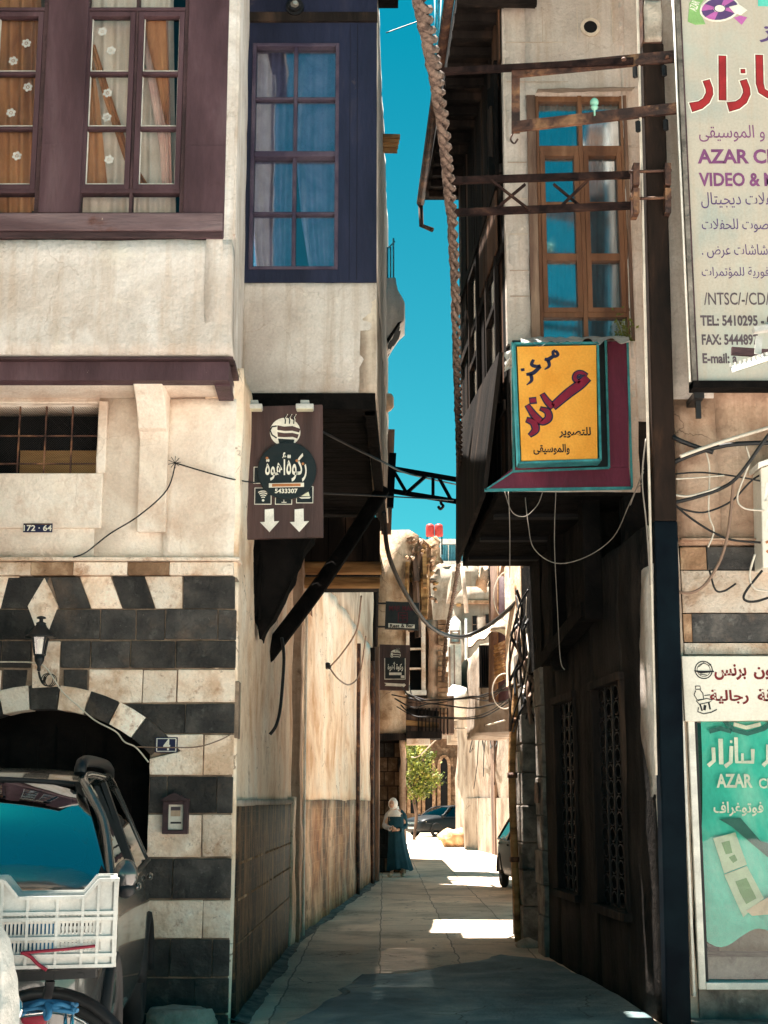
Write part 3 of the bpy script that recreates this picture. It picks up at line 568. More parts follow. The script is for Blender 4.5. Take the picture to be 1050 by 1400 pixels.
mb.box(x1a, x1b, zw0+.001, ztop, -.1, .012, 'wood_purple'); mb.box(x2a, x2b, zof(326, YJ), ztop, -.1, .014, 'wood_purple'); mb.box(w1a-.4, w1a, zw0+.001, ztop, -.1, .012, 'wood_purple')
mb.box(-8.2, w1a-.4, zw0+.001, ztop, -.1, .01, 'wood_purple')
for x, y in ((x1a, 198), (x2a, 200)): mb.box(x+.002, (x1b if x == x1a else x2b)-.002, zof(328 if x == x2a else 292, YJ), zof(y, YJ), .01, .022, 'wood_purple')
mb.box(x2b, x2b+.05, zof(310, YJ), ztop, -.1, -.01, 'wood_weathered')
mb.box(x2b+.05, x2b+.085, zof(318, YJ), ztop, -.14, -.03, 'plaster_upper')
mb.build('wood_panel', house, bevel=.005)
mb = MB(FJ); mb.box(-8.4, XJ+.12, 9.3, 9.42, -2.2, .45, 'wood_black'); mb.box(-8.4, XJ+.12, 9.42, 9.6, -2.2, .42, 'plaster_brown'); mb.build('roof', house)
mb = MB(FJ); mb.box(-8.2, XJ-.3, zp0, 9.3, -2.0, -1.9, 'room_dark'); mb.box(-8.2, XJ-.22, zp1-.1, zp1-.05, -1.9, -.25, 'room_dark'); mb.build('room_back', house)
def casement(xa, xb, rows, parent, ytop, ybot, off):
    """one pair of glazed leaves between picture columns"""
    win = thing_part = None
def window_purple(px0, pxm, px1, stickers):
    mb = MB(FJ); fr = .03
    def X(p): return xof(p, 150, YJ+.04)
    def Z(p): return zof(p, YJ+.04)
    xs0, xm, xs1 = X(px0), X(pxm), X(px1)
    mb.box(xs0-.03, xs0+.012, zw0, 9.3, -.1, -.005, 'wood_purple_dark'); mb.box(xs1-.012, xs1+.03, zw0, 9.3, -.1, -.005, 'wood_purple_dark')
    for z, h in ((Z(15), .03), (Z(263), .035), (zw0+.012, .03), (8.75, .06)): mb.box(xs0+.012, xs1-.012, z-h/2, z+h/2, -.1, -.008, 'wood_purple')
    mb.box(xm-.012, xm+.012, zw0, 8.72, -.1, -.012, 'wood_purple_dark')
    o = mb.build('window', house, bevel=.004)
    for (a, b) in ((xs0+.014, xm-.014), (xm+.014, xs1-.014)):
        l = MB(FJ); t = .042
        z0, z1 = Z(261), Z(19)
        l.box(a, a+t, z0, z1, -.075, -.002, 'wood_purple'); l.box(b-t, b, z0, z1, -.075, -.002, 'wood_purple')
        l.box(a+t, b-t, z1-t, z1, -.075, -.002, 'wood_purple'); l.box(a+t, b-t, z0, z0+.04, -.075, -.002, 'wood_purple')
        for y in (102, 177): l.box(a+t, b-t, Z(y)-.012, Z(y)+.012, -.07, -.012, 'wood_purple')
        # chipped putty line along the glass
        for (p, q) in ((z0+.042, Z(179)), (Z(175), Z(104)), (Z(100), z1-t)):
            for e in (l,):
                e.box(a+t, a+t+.006, p+.012, q-.01, -.06, -.03, 'white_paint'); e.box(b-t-.006, b-t, p+.012, q-.01, -.06, -.03, 'white_paint'); e.box(a+t+.006, b-t-.006, p+.012, p+.019, -.06, -.03, 'white_paint')
        l.build('casement', o, bevel=.004)
    g = MB(FJ); g.box(xs0, xs1, zw0, 8.72, -.052, -.048, 'pane_clear'); g.build('pane', o)
    for sx, sy in stickers:
        s = MB(FJ); u, v = FJ.px(sx, sy, -.044); r = .016
        for k in range(6): s.disc(u+.026*cos(k*pi/3+.3), v+.026*sin(k*pi/3+.3), r*.85, -.0465, -.0445, 'white_plastic', 10)
        s.disc(u, v, .009, -.0465, -.0445, 'white_plastic', 8); s.build('snowflake_sticker', o)
    return o
window_purple(112, 184, 252, [(140, 43), (152, 69), (147, 127), (146, 160), (149, 218)])
window_purple(-90, -16, 57, [(36, 59), (18, 83), (38, 119), (15, 154), (23, 213)])
def drape(poly_l, poly_r, Y, mat, label, folds=6, amp=.03, group=None):
    """cloth hanging between two edge lines given in the picture, with folds"""
    mb = MB()
    def edge(E, t):
        s = t*(len(E)-1); i = min(int(s), len(E)-2); f = s-i; return at(E[i][0]*(1-f)+E[i+1][0]*f, E[i][1]*(1-f)+E[i+1][1]*f, Y)
    ph = random.random()*6
    def fn(a, b):
        p = edge(poly_l, b).lerp(edge(poly_r, b), a); p.y += amp*sin(a*folds*2*pi+ph+1.2*b)+amp*.6*sin(a*folds*4.7+b*3); return p
    mb.grid(fn, folds*8, 14, mat); o = mb.build('curtain'); dress(o, label, 'curtain', group); return o
YC = YJ+.13
drape([(104, -120), (106, 120), (104, 292)], [(190, -120), (188, 120), (186, 292)], YC+.12, 'curtain_cream', 'cream curtain behind the left leaf of the window with five white snowflakes', 5, .015)
drape([(118, 55), (116, 170), (112, 258)], [(122, 55), (136, 140), (147, 258)], YC, 'curtain_brown', 'brown drape gathered along the left edge of the snowflake window', 2, .012)
drape([(122, 60), (140, 130), (170, 220), (186, 258)], [(130, 60), (152, 130), (182, 220), (206, 258)], YC+.05, 'curtain_brown', 'narrow brown swag falling diagonally across the snowflake window', 2, .012)
drape([(184, -120), (184, 120), (184, 292)], [(236, -120), (238, 120), (240, 292)], YC+.14, 'curtain_cream', 'pale curtain in the right leaf of the snowflake window beside a dark gap', 4, .015)
drape([(194, 20), (200, 100), (218, 200), (222, 262)], [(228, 20), (232, 100), (234, 200), (236, 262)], YC+.04, 'curtain_pink', 'pinkish brown drape by the dark gap in the right leaf of the window', 3, .014)
drape([(196, 20), (202, 60), (218, 130), (226, 170)], [(226, 20), (229, 60), (231, 130), (231, 170)], YC-.03, 'curtain_brown', 'rust brown tail of cloth hanging in the upper right leaf of the window', 2, .01)
drape([(-95, -120), (-95, 120), (-95, 292)], [(56, -120), (56, 120), (56, 292)], YC+.05, 'curtain_brown', 'orange brown curtain filling the window cut by the left edge of the photo', 9, .035)
# ================================================================ BAY HOUSE over the alley
YB = 12.3
bay = thing('bay_house', 'cream plastered bay with dark blue wooden window jutting over the alley mouth on timber struts', 'house', (-0.7, 14, 0))
FB = front(YB)
XBR = xof(515, 300, YB); zq0, zq1 = zof(541, YB), zof(384, YB)
mb = MB(FB); mb.box(XB-.04, XBR, zq0, zq1, -.2, 0, 'plaster_bay'); mb.rough(.12, .007, 2.5)
for v in mb.bm.verts:
    t = max(0, 1-(v.co.z-zq0)/.12); v.co.y += .02*t
mb.build('plaster_wall', bay)
mb = MB(FB)
wa, wb = xof(343, 200, YB), xof(463, 200, YB); wz0, wz1 = zof(369, YB), zof(60, YB)
mb.box(XB-.02, wa, zq1-.02, 9.3, -.12, .012, 'wood_blue'); mb.box(wb, XBR+.0, zq1-.02, 9.3, -.12, .014, 'wood_blue'); mb.box(wa, wb, zq1-.02, wz0, -.12, .012, 'wood_blue'); mb.box(wa, wb, wz1, 9.3, -.12, .012, 'wood_blue')
mb.box(XB-.02, XBR+.006, zof(32, YB), zof(20, YB), .01, .05, 'wood_soot'); mb.box(XB-.02, XBR+.004, zof(19.6, YB), 9.3, .01, .035, 'wood_blue')
xs = xof(488, 200, YB); mb.box(xs, xs+.004, zq1, zof(34, YB), .013, .0165, 'wood_soot'); xs = xof(478, 200, YB); mb.box(xs, xs+.003, zq1, zof(34, YB), .013, .016, 'wood_soot')
mb.build('wood_panel', bay, bevel=.004)
mb = MB(FB); cw = 'wood_frame_dark'
xm = (wa+wb)/2; zmid = zof(212, YB)
mb.box(wa, wa+.035, wz0, wz1, -.1, .02, cw); mb.box(wb-.035, wb, wz0, wz1, -.1, .02, cw); mb.box(wa+.035, wb-.035, wz1-.035, wz1, -.1, .02, cw); mb.box(wa+.035, wb-.035, wz0, wz0+.03, -.1, .02, cw)
mb.box(wa+.035, wb-.035, zmid-.028, zmid+.028, -.1, .03, cw); mb.box(xm-.018, xm+.018, wz0+.03, zmid-.028, -.08, .0, cw); mb.box(xm-.018, xm+.018, zmid+.028, wz1-.035, -.08, .0, cw)
for y in (134, 291): 
    z = zof(y, YB); mb.box(wa+.035, xm-.018, z-.013, z+.013, -.08, -.004, cw); mb.box(xm+.018, wb-.035, z-.013, z+.013, -.08, -.004, cw)
bw = mb.build('window', bay, bevel=.005)
g = MB(FB); g.box(wa+.03, wb-.03, wz0+.02, wz1-.02, -.056, -.052, 'pane_blue'); g.build('pane', bw)
drape([(338, 50), (338, 210)], [(402, 50), (402, 210)], YB+.2, 'curtain_lilac', 'lilac net curtain in the upper left panes of the dark blue window', 4, .02)
drape([(406, 50), (406, 210)], [(468, 50), (468, 210)], YB+.2, 'curtain_lilac', 'straight lilac net curtain in the upper right panes of the dark blue window', 4, .02)
drape([(340, 210), (344, 300), (352, 375)], [(402, 210), (400, 300), (400, 375)], YB+.2, 'curtain_lilac', 'lilac curtain pulled aside in the lower left panes of the dark blue window', 4, .03)
drape([(404, 210), (412, 300), (424, 375)], [(468, 210), (466, 300), (464, 375)], YB+.2, 'curtain_lilac', 'lilac curtain gathered in the lower right panes of the dark blue window', 4, .03)
mb = MB(FB); mb.box(XB, XBR-.03, zq0, 9.3, -1.5, -1.4, 'room_dark'); mb.box(XB, XBR-.03, zq1-.1, zq1-.05, -1.4, -.2, 'room_dark'); mb.build('room_back', bay)
YB2, XB2 = 18.15, 0.05
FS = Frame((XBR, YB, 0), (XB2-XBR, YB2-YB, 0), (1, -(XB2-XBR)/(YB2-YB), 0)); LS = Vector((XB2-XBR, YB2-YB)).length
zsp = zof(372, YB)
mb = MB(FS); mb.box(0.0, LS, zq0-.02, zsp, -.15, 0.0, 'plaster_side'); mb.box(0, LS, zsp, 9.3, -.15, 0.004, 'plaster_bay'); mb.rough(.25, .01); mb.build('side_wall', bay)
mb = MB(FB); mb.box(XB, XBR-.01, zq0-.13, zq0+.02, -.2, .02, 'wood_black'); mb.bar((XBR-.06, YB+.05, zq0-.06), (XB2-.06, YB2, zq0-.06), .1, .14, 'wood_black')
for k in range(34): y = YB+.22+k*.2; mb.box(XB+.1, XBR-.1+.02*k*.1, zq0-.03, zq0+.015, -(y-YB)-.19, -(y-YB), 'wood_black')
mb.build('floor_beam', bay, bevel=.004)
mb = MB(FB); mb.box(XB-.2, XBR-.01, 9.3, 9.42, -7.0, .55, 'wood_black'); mb.box(XBR-.009, .14, 9.3, 9.42, -.46, .55, 'wood_black'); mb.build('roof', bay)  # second slab: unseen eave added to shade the ground by the pole
mb = MB(); mb.tube(spline([(-1.16, 14.0, 3.02), (-.62, 14.9, 3.95), (-.02, 15.9, 5.1)]), .085, 'wood_black', 10); mb.build('strut', bay)
mb = MB(front(12.35)); mb.ppoly([(330, 600), (440, 600), (424, 735), (398, 795), (374, 845), (357, 872), (349, 842), (340, 800), (334, 735)], -.35, 0, 'wood_black')
mb.rough(.1, .03, 5)
for k in range(26):
    t = random.random(); p = at(352, 850, 12.3).lerp(at(338, 760, 12.3), t)+Vector((random.uniform(-.05, .05), random.uniform(-.03, .02), 0)); mb.bar(p, p+Vector((.03, 0, .35)), .03, .02, 'wood_black')
mb.build('bracket_board', bay)
mb = MB(FB); u, v = FB.px(403, 8, .08); mb.disc(u, v, .085, .03, .07, 'black_metal'); mb.disc(u, v, .06, .07, .11, 'black_metal'); 
lampo = mb.build('round_camera'); dress(lampo, 'small round black lamp fixed on the beam above the dark blue window', 'lamp')
g = MB(FB); g.disc(u, v, .038, .11, .118, 'stone_grey'); g.disc(u+.008, v+.006, .02, .118, .13, 'reflector', 12); g.build('lens', lampo); lampo.name = 'round_lamp'
# stub of beam end sticking out of the side wall, high up
mb = MB(); p = at(526, 193, 14.6)
for k in range(4): mb.bar(p+Vector((-.25, .03*k, .06-.04*k)), p+Vector((.17-.01*k, .03*k, .05-.04*k)), .05, .045, 'wood_log')
dress(mb.build('beam_stub'), 'short bundle of weathered beam ends poking out against the sky', 'beam')
# ================================================================ LEFT ALLEY WALLS
L1a, L1b, L2b = (-1.15, 11.03), (-1.09, 17.5), (-0.22, 30.0)
def side_frame(a, b):
    d = Vector((b[0]-a[0], b[1]-a[1], 0)); f = Frame((*a, 0), d, (d.y, -d.x, 0)); f.len = d.length; return f
F1 = side_frame(L1a, L1b); F3 = side_frame((-1.07, 17.6), L2b)
aw = thing('alley_wall', 'peeling cream plaster wall with dark tiled dado right behind the striped corner', 'wall', (-1.2, 14, 0))
mb = MB(F1); mb.box(0, F1.len, 1.55, 5.05, -.3, 0, 'plaster_warm'); mb.rough(.2, .016, 1.6); mb.build('plaster_face', aw)
mb = MB(F1); mb.box(0.02, 5.6, 0, 1.58, -.3, .035, 'wainscot_dark'); 
mb.box(.02, 5.6, 1.58, 1.63, -.1, .055, 'concrete')
mb.rough(.3, .006); o = mb.build('tiled_dado', aw)
mb = MB(F1)
for z in (.88, .90+.25):
    for k in range(74):
        u = .15+k*.073
        if random.random() < .25: continue
        mb.box(u, u+.034, z-.009, z+.009, .035, .045, 'brown_stone')
mb.box(.1, 5.5, .55, .562, .035, .043, 'brown_stone')
mb.build('dotted_trim', o)
mb = MB(F1); mb.box(5.5, 6.0, 0, 1.66, -.2, .06, 'plaster_warm'); mb.box(6.02, F1.len+.02, 0, 5.0, -.2, .1, 'plaster_brown'); mb.rough(.2, .015); mb.build('pilaster', aw)
mb = MB(F1); mb.tube(spline([F1(0.0, 0, -.01), F1(.01, .8, 0), F1(.0, 1.5, .004), F1(.01, 2.4, -.004), F1(.0, 3.3, -.01)]), .024, 'plaster_warm', 8); mb.build('corner_bead', aw)
aw2 = thing('alley_wall', 'sunny cream plaster wall with white paint runs over its brown dado', 'wall', (-.6, 24, 0))
mb = MB(F3); mb.box(0, F3.len, 1.6, 4.75, -.3, 0, 'plaster_warm'); mb.rough(.28, .03, 1.2); mb.build('plaster_face', aw2)
mb = MB(F3); mb.box(0, F3.len, 0, 1.62, -.3, .03, 'wainscot_brown'); mb.rough(.3, .02, 1.5); mb.build('dado', aw2)
for u, nm in ((.28, 0), (8.0, 1), (11.3, 2)):
    mb = MB(F3); mb.tube(spline([F3(u, 0, .07), F3(u+.03, 1.6, .06), F3(u, 4.4, .07)]), .035 if nm else .02, 'rust_metal' if nm else 'white_paint', 8); mb.build('downpipe', aw2)
mb = MB(F3); mb.box(F3.len-.1, F3.len+.12, 0, 4.8, -.2, .12, 'wood_weathered'); mb.box(F3.len-.9, F3.len-.75, 0, 4.7, -.05, .09, 'wood_soot'); mb.build('corner_post', aw2)
# low plank storey resting on logs over the alley (behind the bay)
ls = thing('timber_storey', 'dark plank storey on weathered yellow log beams over the alley wall', 'building', (-.6, 19, 4.3))
mb = MB(front(17.45)); zc = zof(812, 17.45)
mb.box(-1.12, -.05, zof(788, 17.45)+.01, 5.1, -.3, -.02, 'wood_black'); 
for k in range(5): mb.box(-1.12+.215*k, -1.12+.215*k+.2, zof(788, 17.45)+.02, 5.1, -.02, .01, 'wood_soot')
mb.build('plank_wall', ls)
mb = MB(); mb.tube([(-1.2, 17.38, zof(797, 17.4)), (-.05, 17.38, zof(797, 17.4))], .075, 'wood_log', 10); mb.build('log_beam', ls)
mb = MB(); mb.tube([(-1.2, 17.45, zof(776, 17.4)), (-.03, 17.45, zof(776, 17.4))], .085, 'wood_log', 10); mb.build('log_beam', ls)
mb = MB(); mb.bar((-.62, 17.7, zof(788, 17.4)+.06), (-.55, 19.2, zof(788, 17.4)+.1), .96, .08, 'wood_black'); mb.build('floor', ls)
mb = MB(F3); mb.box(1.5, 5.0, 4.76, 7.4, -.5, -.02, 'plaster_side'); mb.box(5.0, F3.len, 4.76, 13.0, -.5, -.02, 'plaster_side'); mb.rough(.5, .02); mb.build('upper_wall', aw2); mb = MB(F3); mb.box(4.9, F3.len, 13.0, 13.15, -1.6, .08, 'wood_black'); mb.build('roof', aw2)  # unseen upper wall and roof, added and heightened to shade the alley floor
# ================================================================ COFFEE SIGN (two of the same kind)
def cup(mb, X, Y, k, w):
    """cup emblem; X,Y map sign units (0..826 x 0..1400) to picture points, k scales widths"""
    P = lambda pts: [mb.fr.px(X(a), Y(b), .03) for a, b in pts]
    mb.poly(P([(290+150*0+138+150*cos(a), 320-140*sin(a)) for a in [i*2*pi/28 for i in range(28)]]), w, w+.004, 'ink_white')
    for pts, m in (([(352, 255), (420, 268), (500, 262), (578, 290), (566, 325), (500, 308), (420, 310), (352, 300)], 'sign_wood'), ([(352, 322), (420, 332), (500, 330), (562, 345), (548, 385), (500, 368), (420, 372), (356, 368)], 'sign_wood'), ([(358, 385), (430, 390), (520, 395), (510, 430), (440, 425), (368, 430)], 'sign_black')):
        mb.poly(P(pts), w+.004, w+.007, m)
    st = [mb.fr.px(X(a), Y(b), .03) for a, b in [(345, 262), (300, 268), (280, 305), (300, 350), (345, 380)]]
    mb.stroke(st, .012*k, w+.004, w+.007, 'sign_black')
    for dx in (0, 42, 84): mb.stroke([mb.fr.px(X(a+dx), Y(b), .03) for a, b in [(428, 240), (432, 205), (422, 180), (445, 150)]], .010*k, w+.004, w+.008, 'sign_black'); mb.stroke([mb.fr.px(X(a+dx+9), Y(b), .03) for a, b in [(428, 225), (432, 195), (424, 175), (445, 145)]], .006*k, w+.004, w+.0075, 'ink_white')
YS = 11.75
cs = thing('coffee_sign', 'large dark wooden cafe sign with round black badge and two white arrows', 'sign', at(388, 735, YS))
FSg = front(YS)
mb = MB(FSg); mb.ppoly([(334, 556), (441, 553), (442, 734), (336, 737)], -0.05, 0.0, 'sign_wood'); mb.build('board', cs, bevel=.004)
SX = lambda a: 330+a*115/826; SY = lambda b: 545+b*195/1400
mb = MB(FSg); cup(mb, SX, SY, 1.0, 0.001); mb.build('cup_emblem', cs)
for (x0, y0) in ((122, 670), (130, 875), (333, 875), (540, 862)):
    mb = MB(FSg); wq = 165
    a = FSg.px(SX(x0), SY(y0)); b = FSg.px(SX(x0+wq), SY(y0+165))
    mb.box(a[0], b[0], b[1], a[1], .0, .004, 'ink_white'); mb.box(a[0]+.006, b[0]-.006, b[1]+.006, a[1]-.006, .004, .006, 'sign_black')
    if (x0, y0) == (130, 875):
        c = FSg.px(SX(214), SY(1000)); mb.disc(c[0], c[1], .011, .006, .009, 'ink_white', 10)
        for r in (.028, .046, .064, .080): mb.stroke([(c[0]+r*sin(t), c[1]+r*cos(t)) for t in [-.55+.11*i for i in range(11)]], .009, .006, .009, 'ink_white')
    if x0 == 333: mb.stroke([FSg.px(SX(417), SY(980)), FSg.px(SX(419), SY(1020))], .005, .006, .009, 'ink_white'); mb.stroke([FSg.px(SX(395), SY(1020)), FSg.px(SX(443), SY(1020))], .006, .006, .009, 'ink_white')
    if x0 == 540: mb.ppoly([(SX(580), SY(960)), (SX(660), SY(915)), (SX(672), SY(960))], .006, .009, 'lens_cream'); mb.ppoly([(SX(565), SY(970)), (SX(685), SY(966)), (SX(670), SY(982)), (SX(590), SY(984))], .006, .009, 'ink_white')
    mb.build('icon_tile', cs)
mb = MB(FSg); c = FSg.px(SX(448), SY(708), .02); mb.disc(c[0], c[1], .25, .008, .03, 'sign_black', 40); bd = mb.build('badge', cs, bevel=.003)
mb = MB(FSg); W0, W1 = .031, .034
lettering(mb, arabic('ركوة'), (SX(445), SY(535), SX(640), SY(815)), W0, W1, 'ink_white', .015, wp=.03)
lettering(mb, arabic('أهوة'), (SX(238), SY(528), SX(440), SY(805)), W0, W1, 'ink_white', .015, wp=.03)
lettering(mb, '5433307', (SX(330), SY(884), SX(552), SY(930)), W0, W1, 'ink_white', .03, wp=.03)
mb.build('lettering', bd)
mb = MB(FSg); mb.ppoly([(SX(270), SY(832)), (SX(615), SY(826)), (SX(615), SY(866)), (SX(270), SY(874))], .03, .034, 'ink_white', wp=.03); mb.ppoly([(SX(302), SY(838)), (SX(582), SY(834)), (SX(582), SY(860)), (SX(302), SY(866))], .034, .037, 'copper_paint', wp=.03)
for x, y in ((252, 585), (545, 610), (605, 640)): u, v = FSg.px(SX(x), SY(y), .03); mb.disc(u, v, .012, .03, .035, 'copper_paint', 8)
mb.build('copper_bar', bd)
for x in (275, 568):
    mb = MB(FSg); A = [(x-45, 1088), (x+42, 1080), (x+45, 1205), (x+95, 1202), (x, 1308), (x-92, 1212), (x-45, 1210)]
    mb.ppoly([(SX(a), SY(b)) for a, b in A], .0, .012, 'white_paint', wp=.01); mb.build('arrow', cs)
for x, y, lab in ((347, 556, 'small pale floodlight over the upper left corner of the large cafe sign'), (417, 556, 'small pale floodlight over the upper right corner of the large cafe sign')):
    t = thing('sign_light', lab, 'lamp', at(x, y, YS-.12), 'small floodlights above the cafe sign')
    mb = MB(FSg); u, v = FSg.px(x, y, .1); mb.box(u-.075, u+.075, v-.03, v+.012, .06, .16, 'white_plastic'); mb.build('housing', t, bevel=.006)
    mb = MB(FSg); mb.box(u-.068, u+.068, v-.036, v-.031, .066, .155, 'lens_cream'); mb.build('lens', t)
    mb = MB(FSg); mb.box(u-.04, u+.035, v+.013, v+.06, -.02, .10, 'white_plastic'); mb.build('bracket', t, bevel=.005)
# ---- lantern, plates, notice box, stone
ln = thing('wall_lantern', 'black four sided lantern hanging in front of the pale keystone above the arch', 'lantern', at(53, 918, 10.8))
c = at(53, 918, 10.8)
mb = MB(); px = 10.75/1940
for r0, r1, z0, z1 in ((.055, .085, .155, .33),):
    for k in range(4):
        a = pi/4+k*pi/2; mb.bar(c+Vector((r0*cos(a), r0*sin(a), z0)), c+Vector((r1*cos(a), r1*sin(a), z1)), .014, .014, 'black_metal')
    for z, r in ((z0, r0), (z1, r1)):
        for k in range(4):
            a = pi/4+k*pi/2; b = a+pi/2; mb.bar(c+Vector((r*cos(a), r*sin(a), z)), c+Vector((r*cos(b), r*sin(b), z)), .014, .014, 'black_metal')
mb.build('cage', ln)
mb = MB(); mb.lathe([(.001, .0), (.02, .01), (.016, .05), (.045, .10), (.05, .15), (.03, .155)], c, 'black_metal', 12); mb.build('base', ln)
mb = MB(); mb.lathe([(.15, .325), (.13, .345), (.06, .42), (.045, .45), (.05, .46), (.02, .475), (.018, .50), (.045, .505), (.04, .52), (.008, .53)], c, 'black_metal', 12); mb.build('cap', ln)
mb = MB(); 
for k in range(4):
    a = pi/4+k*pi/2; b = a+pi/2; mb.face([c+Vector((.05*cos(a), .05*sin(a), .16)), c+Vector((.05*cos(b), .05*sin(b), .16)), c+Vector((.08*cos(b), .08*sin(b), .325)), c+Vector((.08*cos(a), .08*sin(a), .325))], 'lamp_glass')
mb.build('glass', ln)
mb = MB(); mb.lathe([(.02, .16), (.03, .2), (.03, .3), (.015, .315)], c, 'lens_cream', 10); mb.build('bulb', ln)
mb = MB(); mb.tube(spline([c+Vector((0, 0, .0)), c+Vector((.01, .03, -.06)), c+Vector((.02, .12, -.10)), c+Vector((.02, .19, -.04))]), .012, 'black_metal', 6)
for k in range(3): mb.tube([c+Vector((.06+.055*cos(t)+.01*k, .1+.03*k, -.07+.06*sin(t))) for t in [i*2*pi/14 for i in range(15)]], .005, 'cable_black', 4)
mb.build('bracket', ln)
ln.scale = (.80, .80, .80)
pl = thing('number_plate', 'small navy plate with a white 4 beside the arch', 'plate', at(228, 1028, YA))
mb = MB(FA); mb.pbox(213, 1008, 243, 1029, .006, .02, 'ink_navy'); mb.build('plate', pl, bevel=.004)
mb = MB(FA); lettering(mb, '4', (224, 1010.5, 233, 1026), .02, .0225, 'ink_white', .02)
for e in ((214.5, 1009.5, 241.5, 1010.4), (214.5, 1026.8, 241.5, 1027.7), (214.5, 1010.6, 215.4, 1026.6), (240.6, 1010.6, 241.5, 1026.6)): mb.pbox(*e, .02, .0225, 'ink_white')
mb.build('lettering', pl)
pl = thing('street_plate', 'narrow rusty navy plate with white digits on the cream wall below the barred opening', 'plate', at(53, 729, YM))
mb = MB(FM); mb.pbox(34, 717, 73, 729, .036, .045, 'ink_navy'); mb.pbox(36, 717.2, 71, 719, .045, .047, 'rust_metal'); mb.build('plate', pl)
mb = MB(FM); lettering(mb, '172 · 64', (34.5, 719.3, 72.5, 727.5), .045, .0475, 'ink_white', .02); mb.build('lettering', pl)
nb = thing('notice_box', 'brown gabled wooden notice case with a pale card on the striped wall', 'notice case', at(241, 1141, YA))
mb = MB(FA); 
mb.ppoly([(223, 1093), (241, 1083), (260, 1093), (260, 1095), (223, 1095)], .0, .11, 'wood_purple_dark'); mb.pbox(225, 1095.3, 258, 1140, 0, .03, 'wood_purple_dark')
for e in ((225, 1095.3, 231, 1140), (253, 1095.3, 258, 1140), (231.2, 1095.3, 252.8, 1100), (231.2, 1135, 252.8, 1140)): mb.pbox(*e, .03, .09, 'wood_purple_dark')
mb.build('case', nb, bevel=.004)
mb = MB(FA); mb.pbox(231.2, 1097, 253, 1134, .03, .05, 'sign_white'); mb.pbox(235, 1103, 248, 1116, .05, .052, 'poster_skin'); mb.pbox(235, 1103, 248, 1108, .052, .053, 'ink_grey'); mb.pbox(234.5, 1123.5, 249, 1126, .05, .052, 'ink_black'); mb.build('card', nb)
mb = MB(); p = at(246, 1400, 10.66); p.z = 0; mb.blob(p+Vector((0, .0, .07)), (.25, .17, .2), 'concrete', 3, .3, 2.5)
for v in mb.bm.verts: v.co.z = max(0, min(v.co.z, .165+.015*noise.noise(v.co*8)))
dress(mb.build('stone_block'), 'squat flat topped grey stone at the foot of the striped wall', 'stone')
# ================================================================ RIGHT HOUSE (bay with orange sign)
YD = 12.3
rh = thing('sign_house', 'narrow house with overhanging bay, tall brown window and deep eaves right of the alley', 'house', (1.6, 14, 0))
FD = front(YD)
XDL = xof(694, 300, YD); XDR = 2.235; ZD = zof(672, YD)
mb = MB(FD)
ua, ub = xof(723, 300, YD), xof(862, 300, YD); vz0, vz1 = zof(466, YD), zof(131, YD)
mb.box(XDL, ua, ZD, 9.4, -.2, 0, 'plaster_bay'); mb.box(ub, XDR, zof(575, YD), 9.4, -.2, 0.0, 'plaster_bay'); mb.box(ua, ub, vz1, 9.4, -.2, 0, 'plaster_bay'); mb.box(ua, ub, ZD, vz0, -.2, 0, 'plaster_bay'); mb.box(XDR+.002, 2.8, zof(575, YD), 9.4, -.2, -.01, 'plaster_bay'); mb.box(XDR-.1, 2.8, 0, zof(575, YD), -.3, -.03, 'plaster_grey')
mb.rough(.13, .009, 2.5)
for y in (58, 112, 168, 222, 272, 320, 370, 405):      # scored block joints
    z = zof(y, YD); mb.box(XDL+.01, (ua-.01) if y > 125 else XDR-.5, z-.003, z+.003, .0, .007, 'plaster_side')
for x in (742, 790, 838): u = xof(x, 60, YD); mb.box(u-.003, u+.003, zof(58, YD), zof(10, YD), 0, .006, 'plaster_side')
mb.build('front_wall', rh)
mb = MB(FD); u, v = FD.px(807, 38); mb.disc(u, v, .075, -.1, .012, 'void_dark', 18); mb.stroke([(u+.08*cos(t), v+.08*sin(t)) for t in [i*2*pi/18 for i in range(19)]], .03, 0, .02, 'plaster_side'); mb.build('vent_hole', rh)
mb = MB(FD); 
mb.box(ua, xof(735, 300, YD), vz0, vz1, -.12, .02, 'wood_weathered')
wn = 'wood_natural'; xa = xof(735.5, 300, YD); xb = xof(857, 300, YD); xc = xof(797, 300, YD)
mb.box(xb, ub, vz0, vz1, -.12, .012, 'wood_weathered')
mb.box(xa, xa+.03, vz0, vz1, -.1, .0, wn); mb.box(xb-.03, xb, vz0, vz1, -.1, .0, wn); mb.box(xc-.02, xc+.02, vz0, vz1, -.1, .006, wn)
for y, h in ((135, .05), (203, .06), (278, .035), (351, .07), (430, .05), (464, .03)):
    z = zof(y, YD); mb.box(xa+.03, xc-.02, z-h/2, z+h/2, -.1, -.002, wn); mb.box(xc+.02, xb-.03, z-h/2, z+h/2, -.1, -.002, wn)
wd = mb.build('window', rh, bevel=.004)
for (p, q) in ((xa+.032, xc-.022), (xc+.022, xb-.032)):
    l = MB(FD); zt, zb = zof(207, YD), zof(427, YD); t = .045
    l.box(p, p+t, zb, zt, -.09, .008, wn); l.box(q-t, q, zb, zt, -.09, .008, wn); l.box(p+t, q-t, zt-t, zt, -.09, .008, wn); l.box(p+t, q-t, zb, zb+t, -.09, .008, wn)
    l.build('casement', wd, bevel=.004)
g = MB(FD); g.box(xa, xb, vz0, vz1, -.06, -.056, 'pane_sky'); g.build('pane', wd)
drape([(738, 120), (738, 470)], [(796, 120), (796, 470)], YD+.11, 'curtain_sky_reflection', 'curtain painted with teal sky reflection behind the left half of the tall brown window', 6, .03)
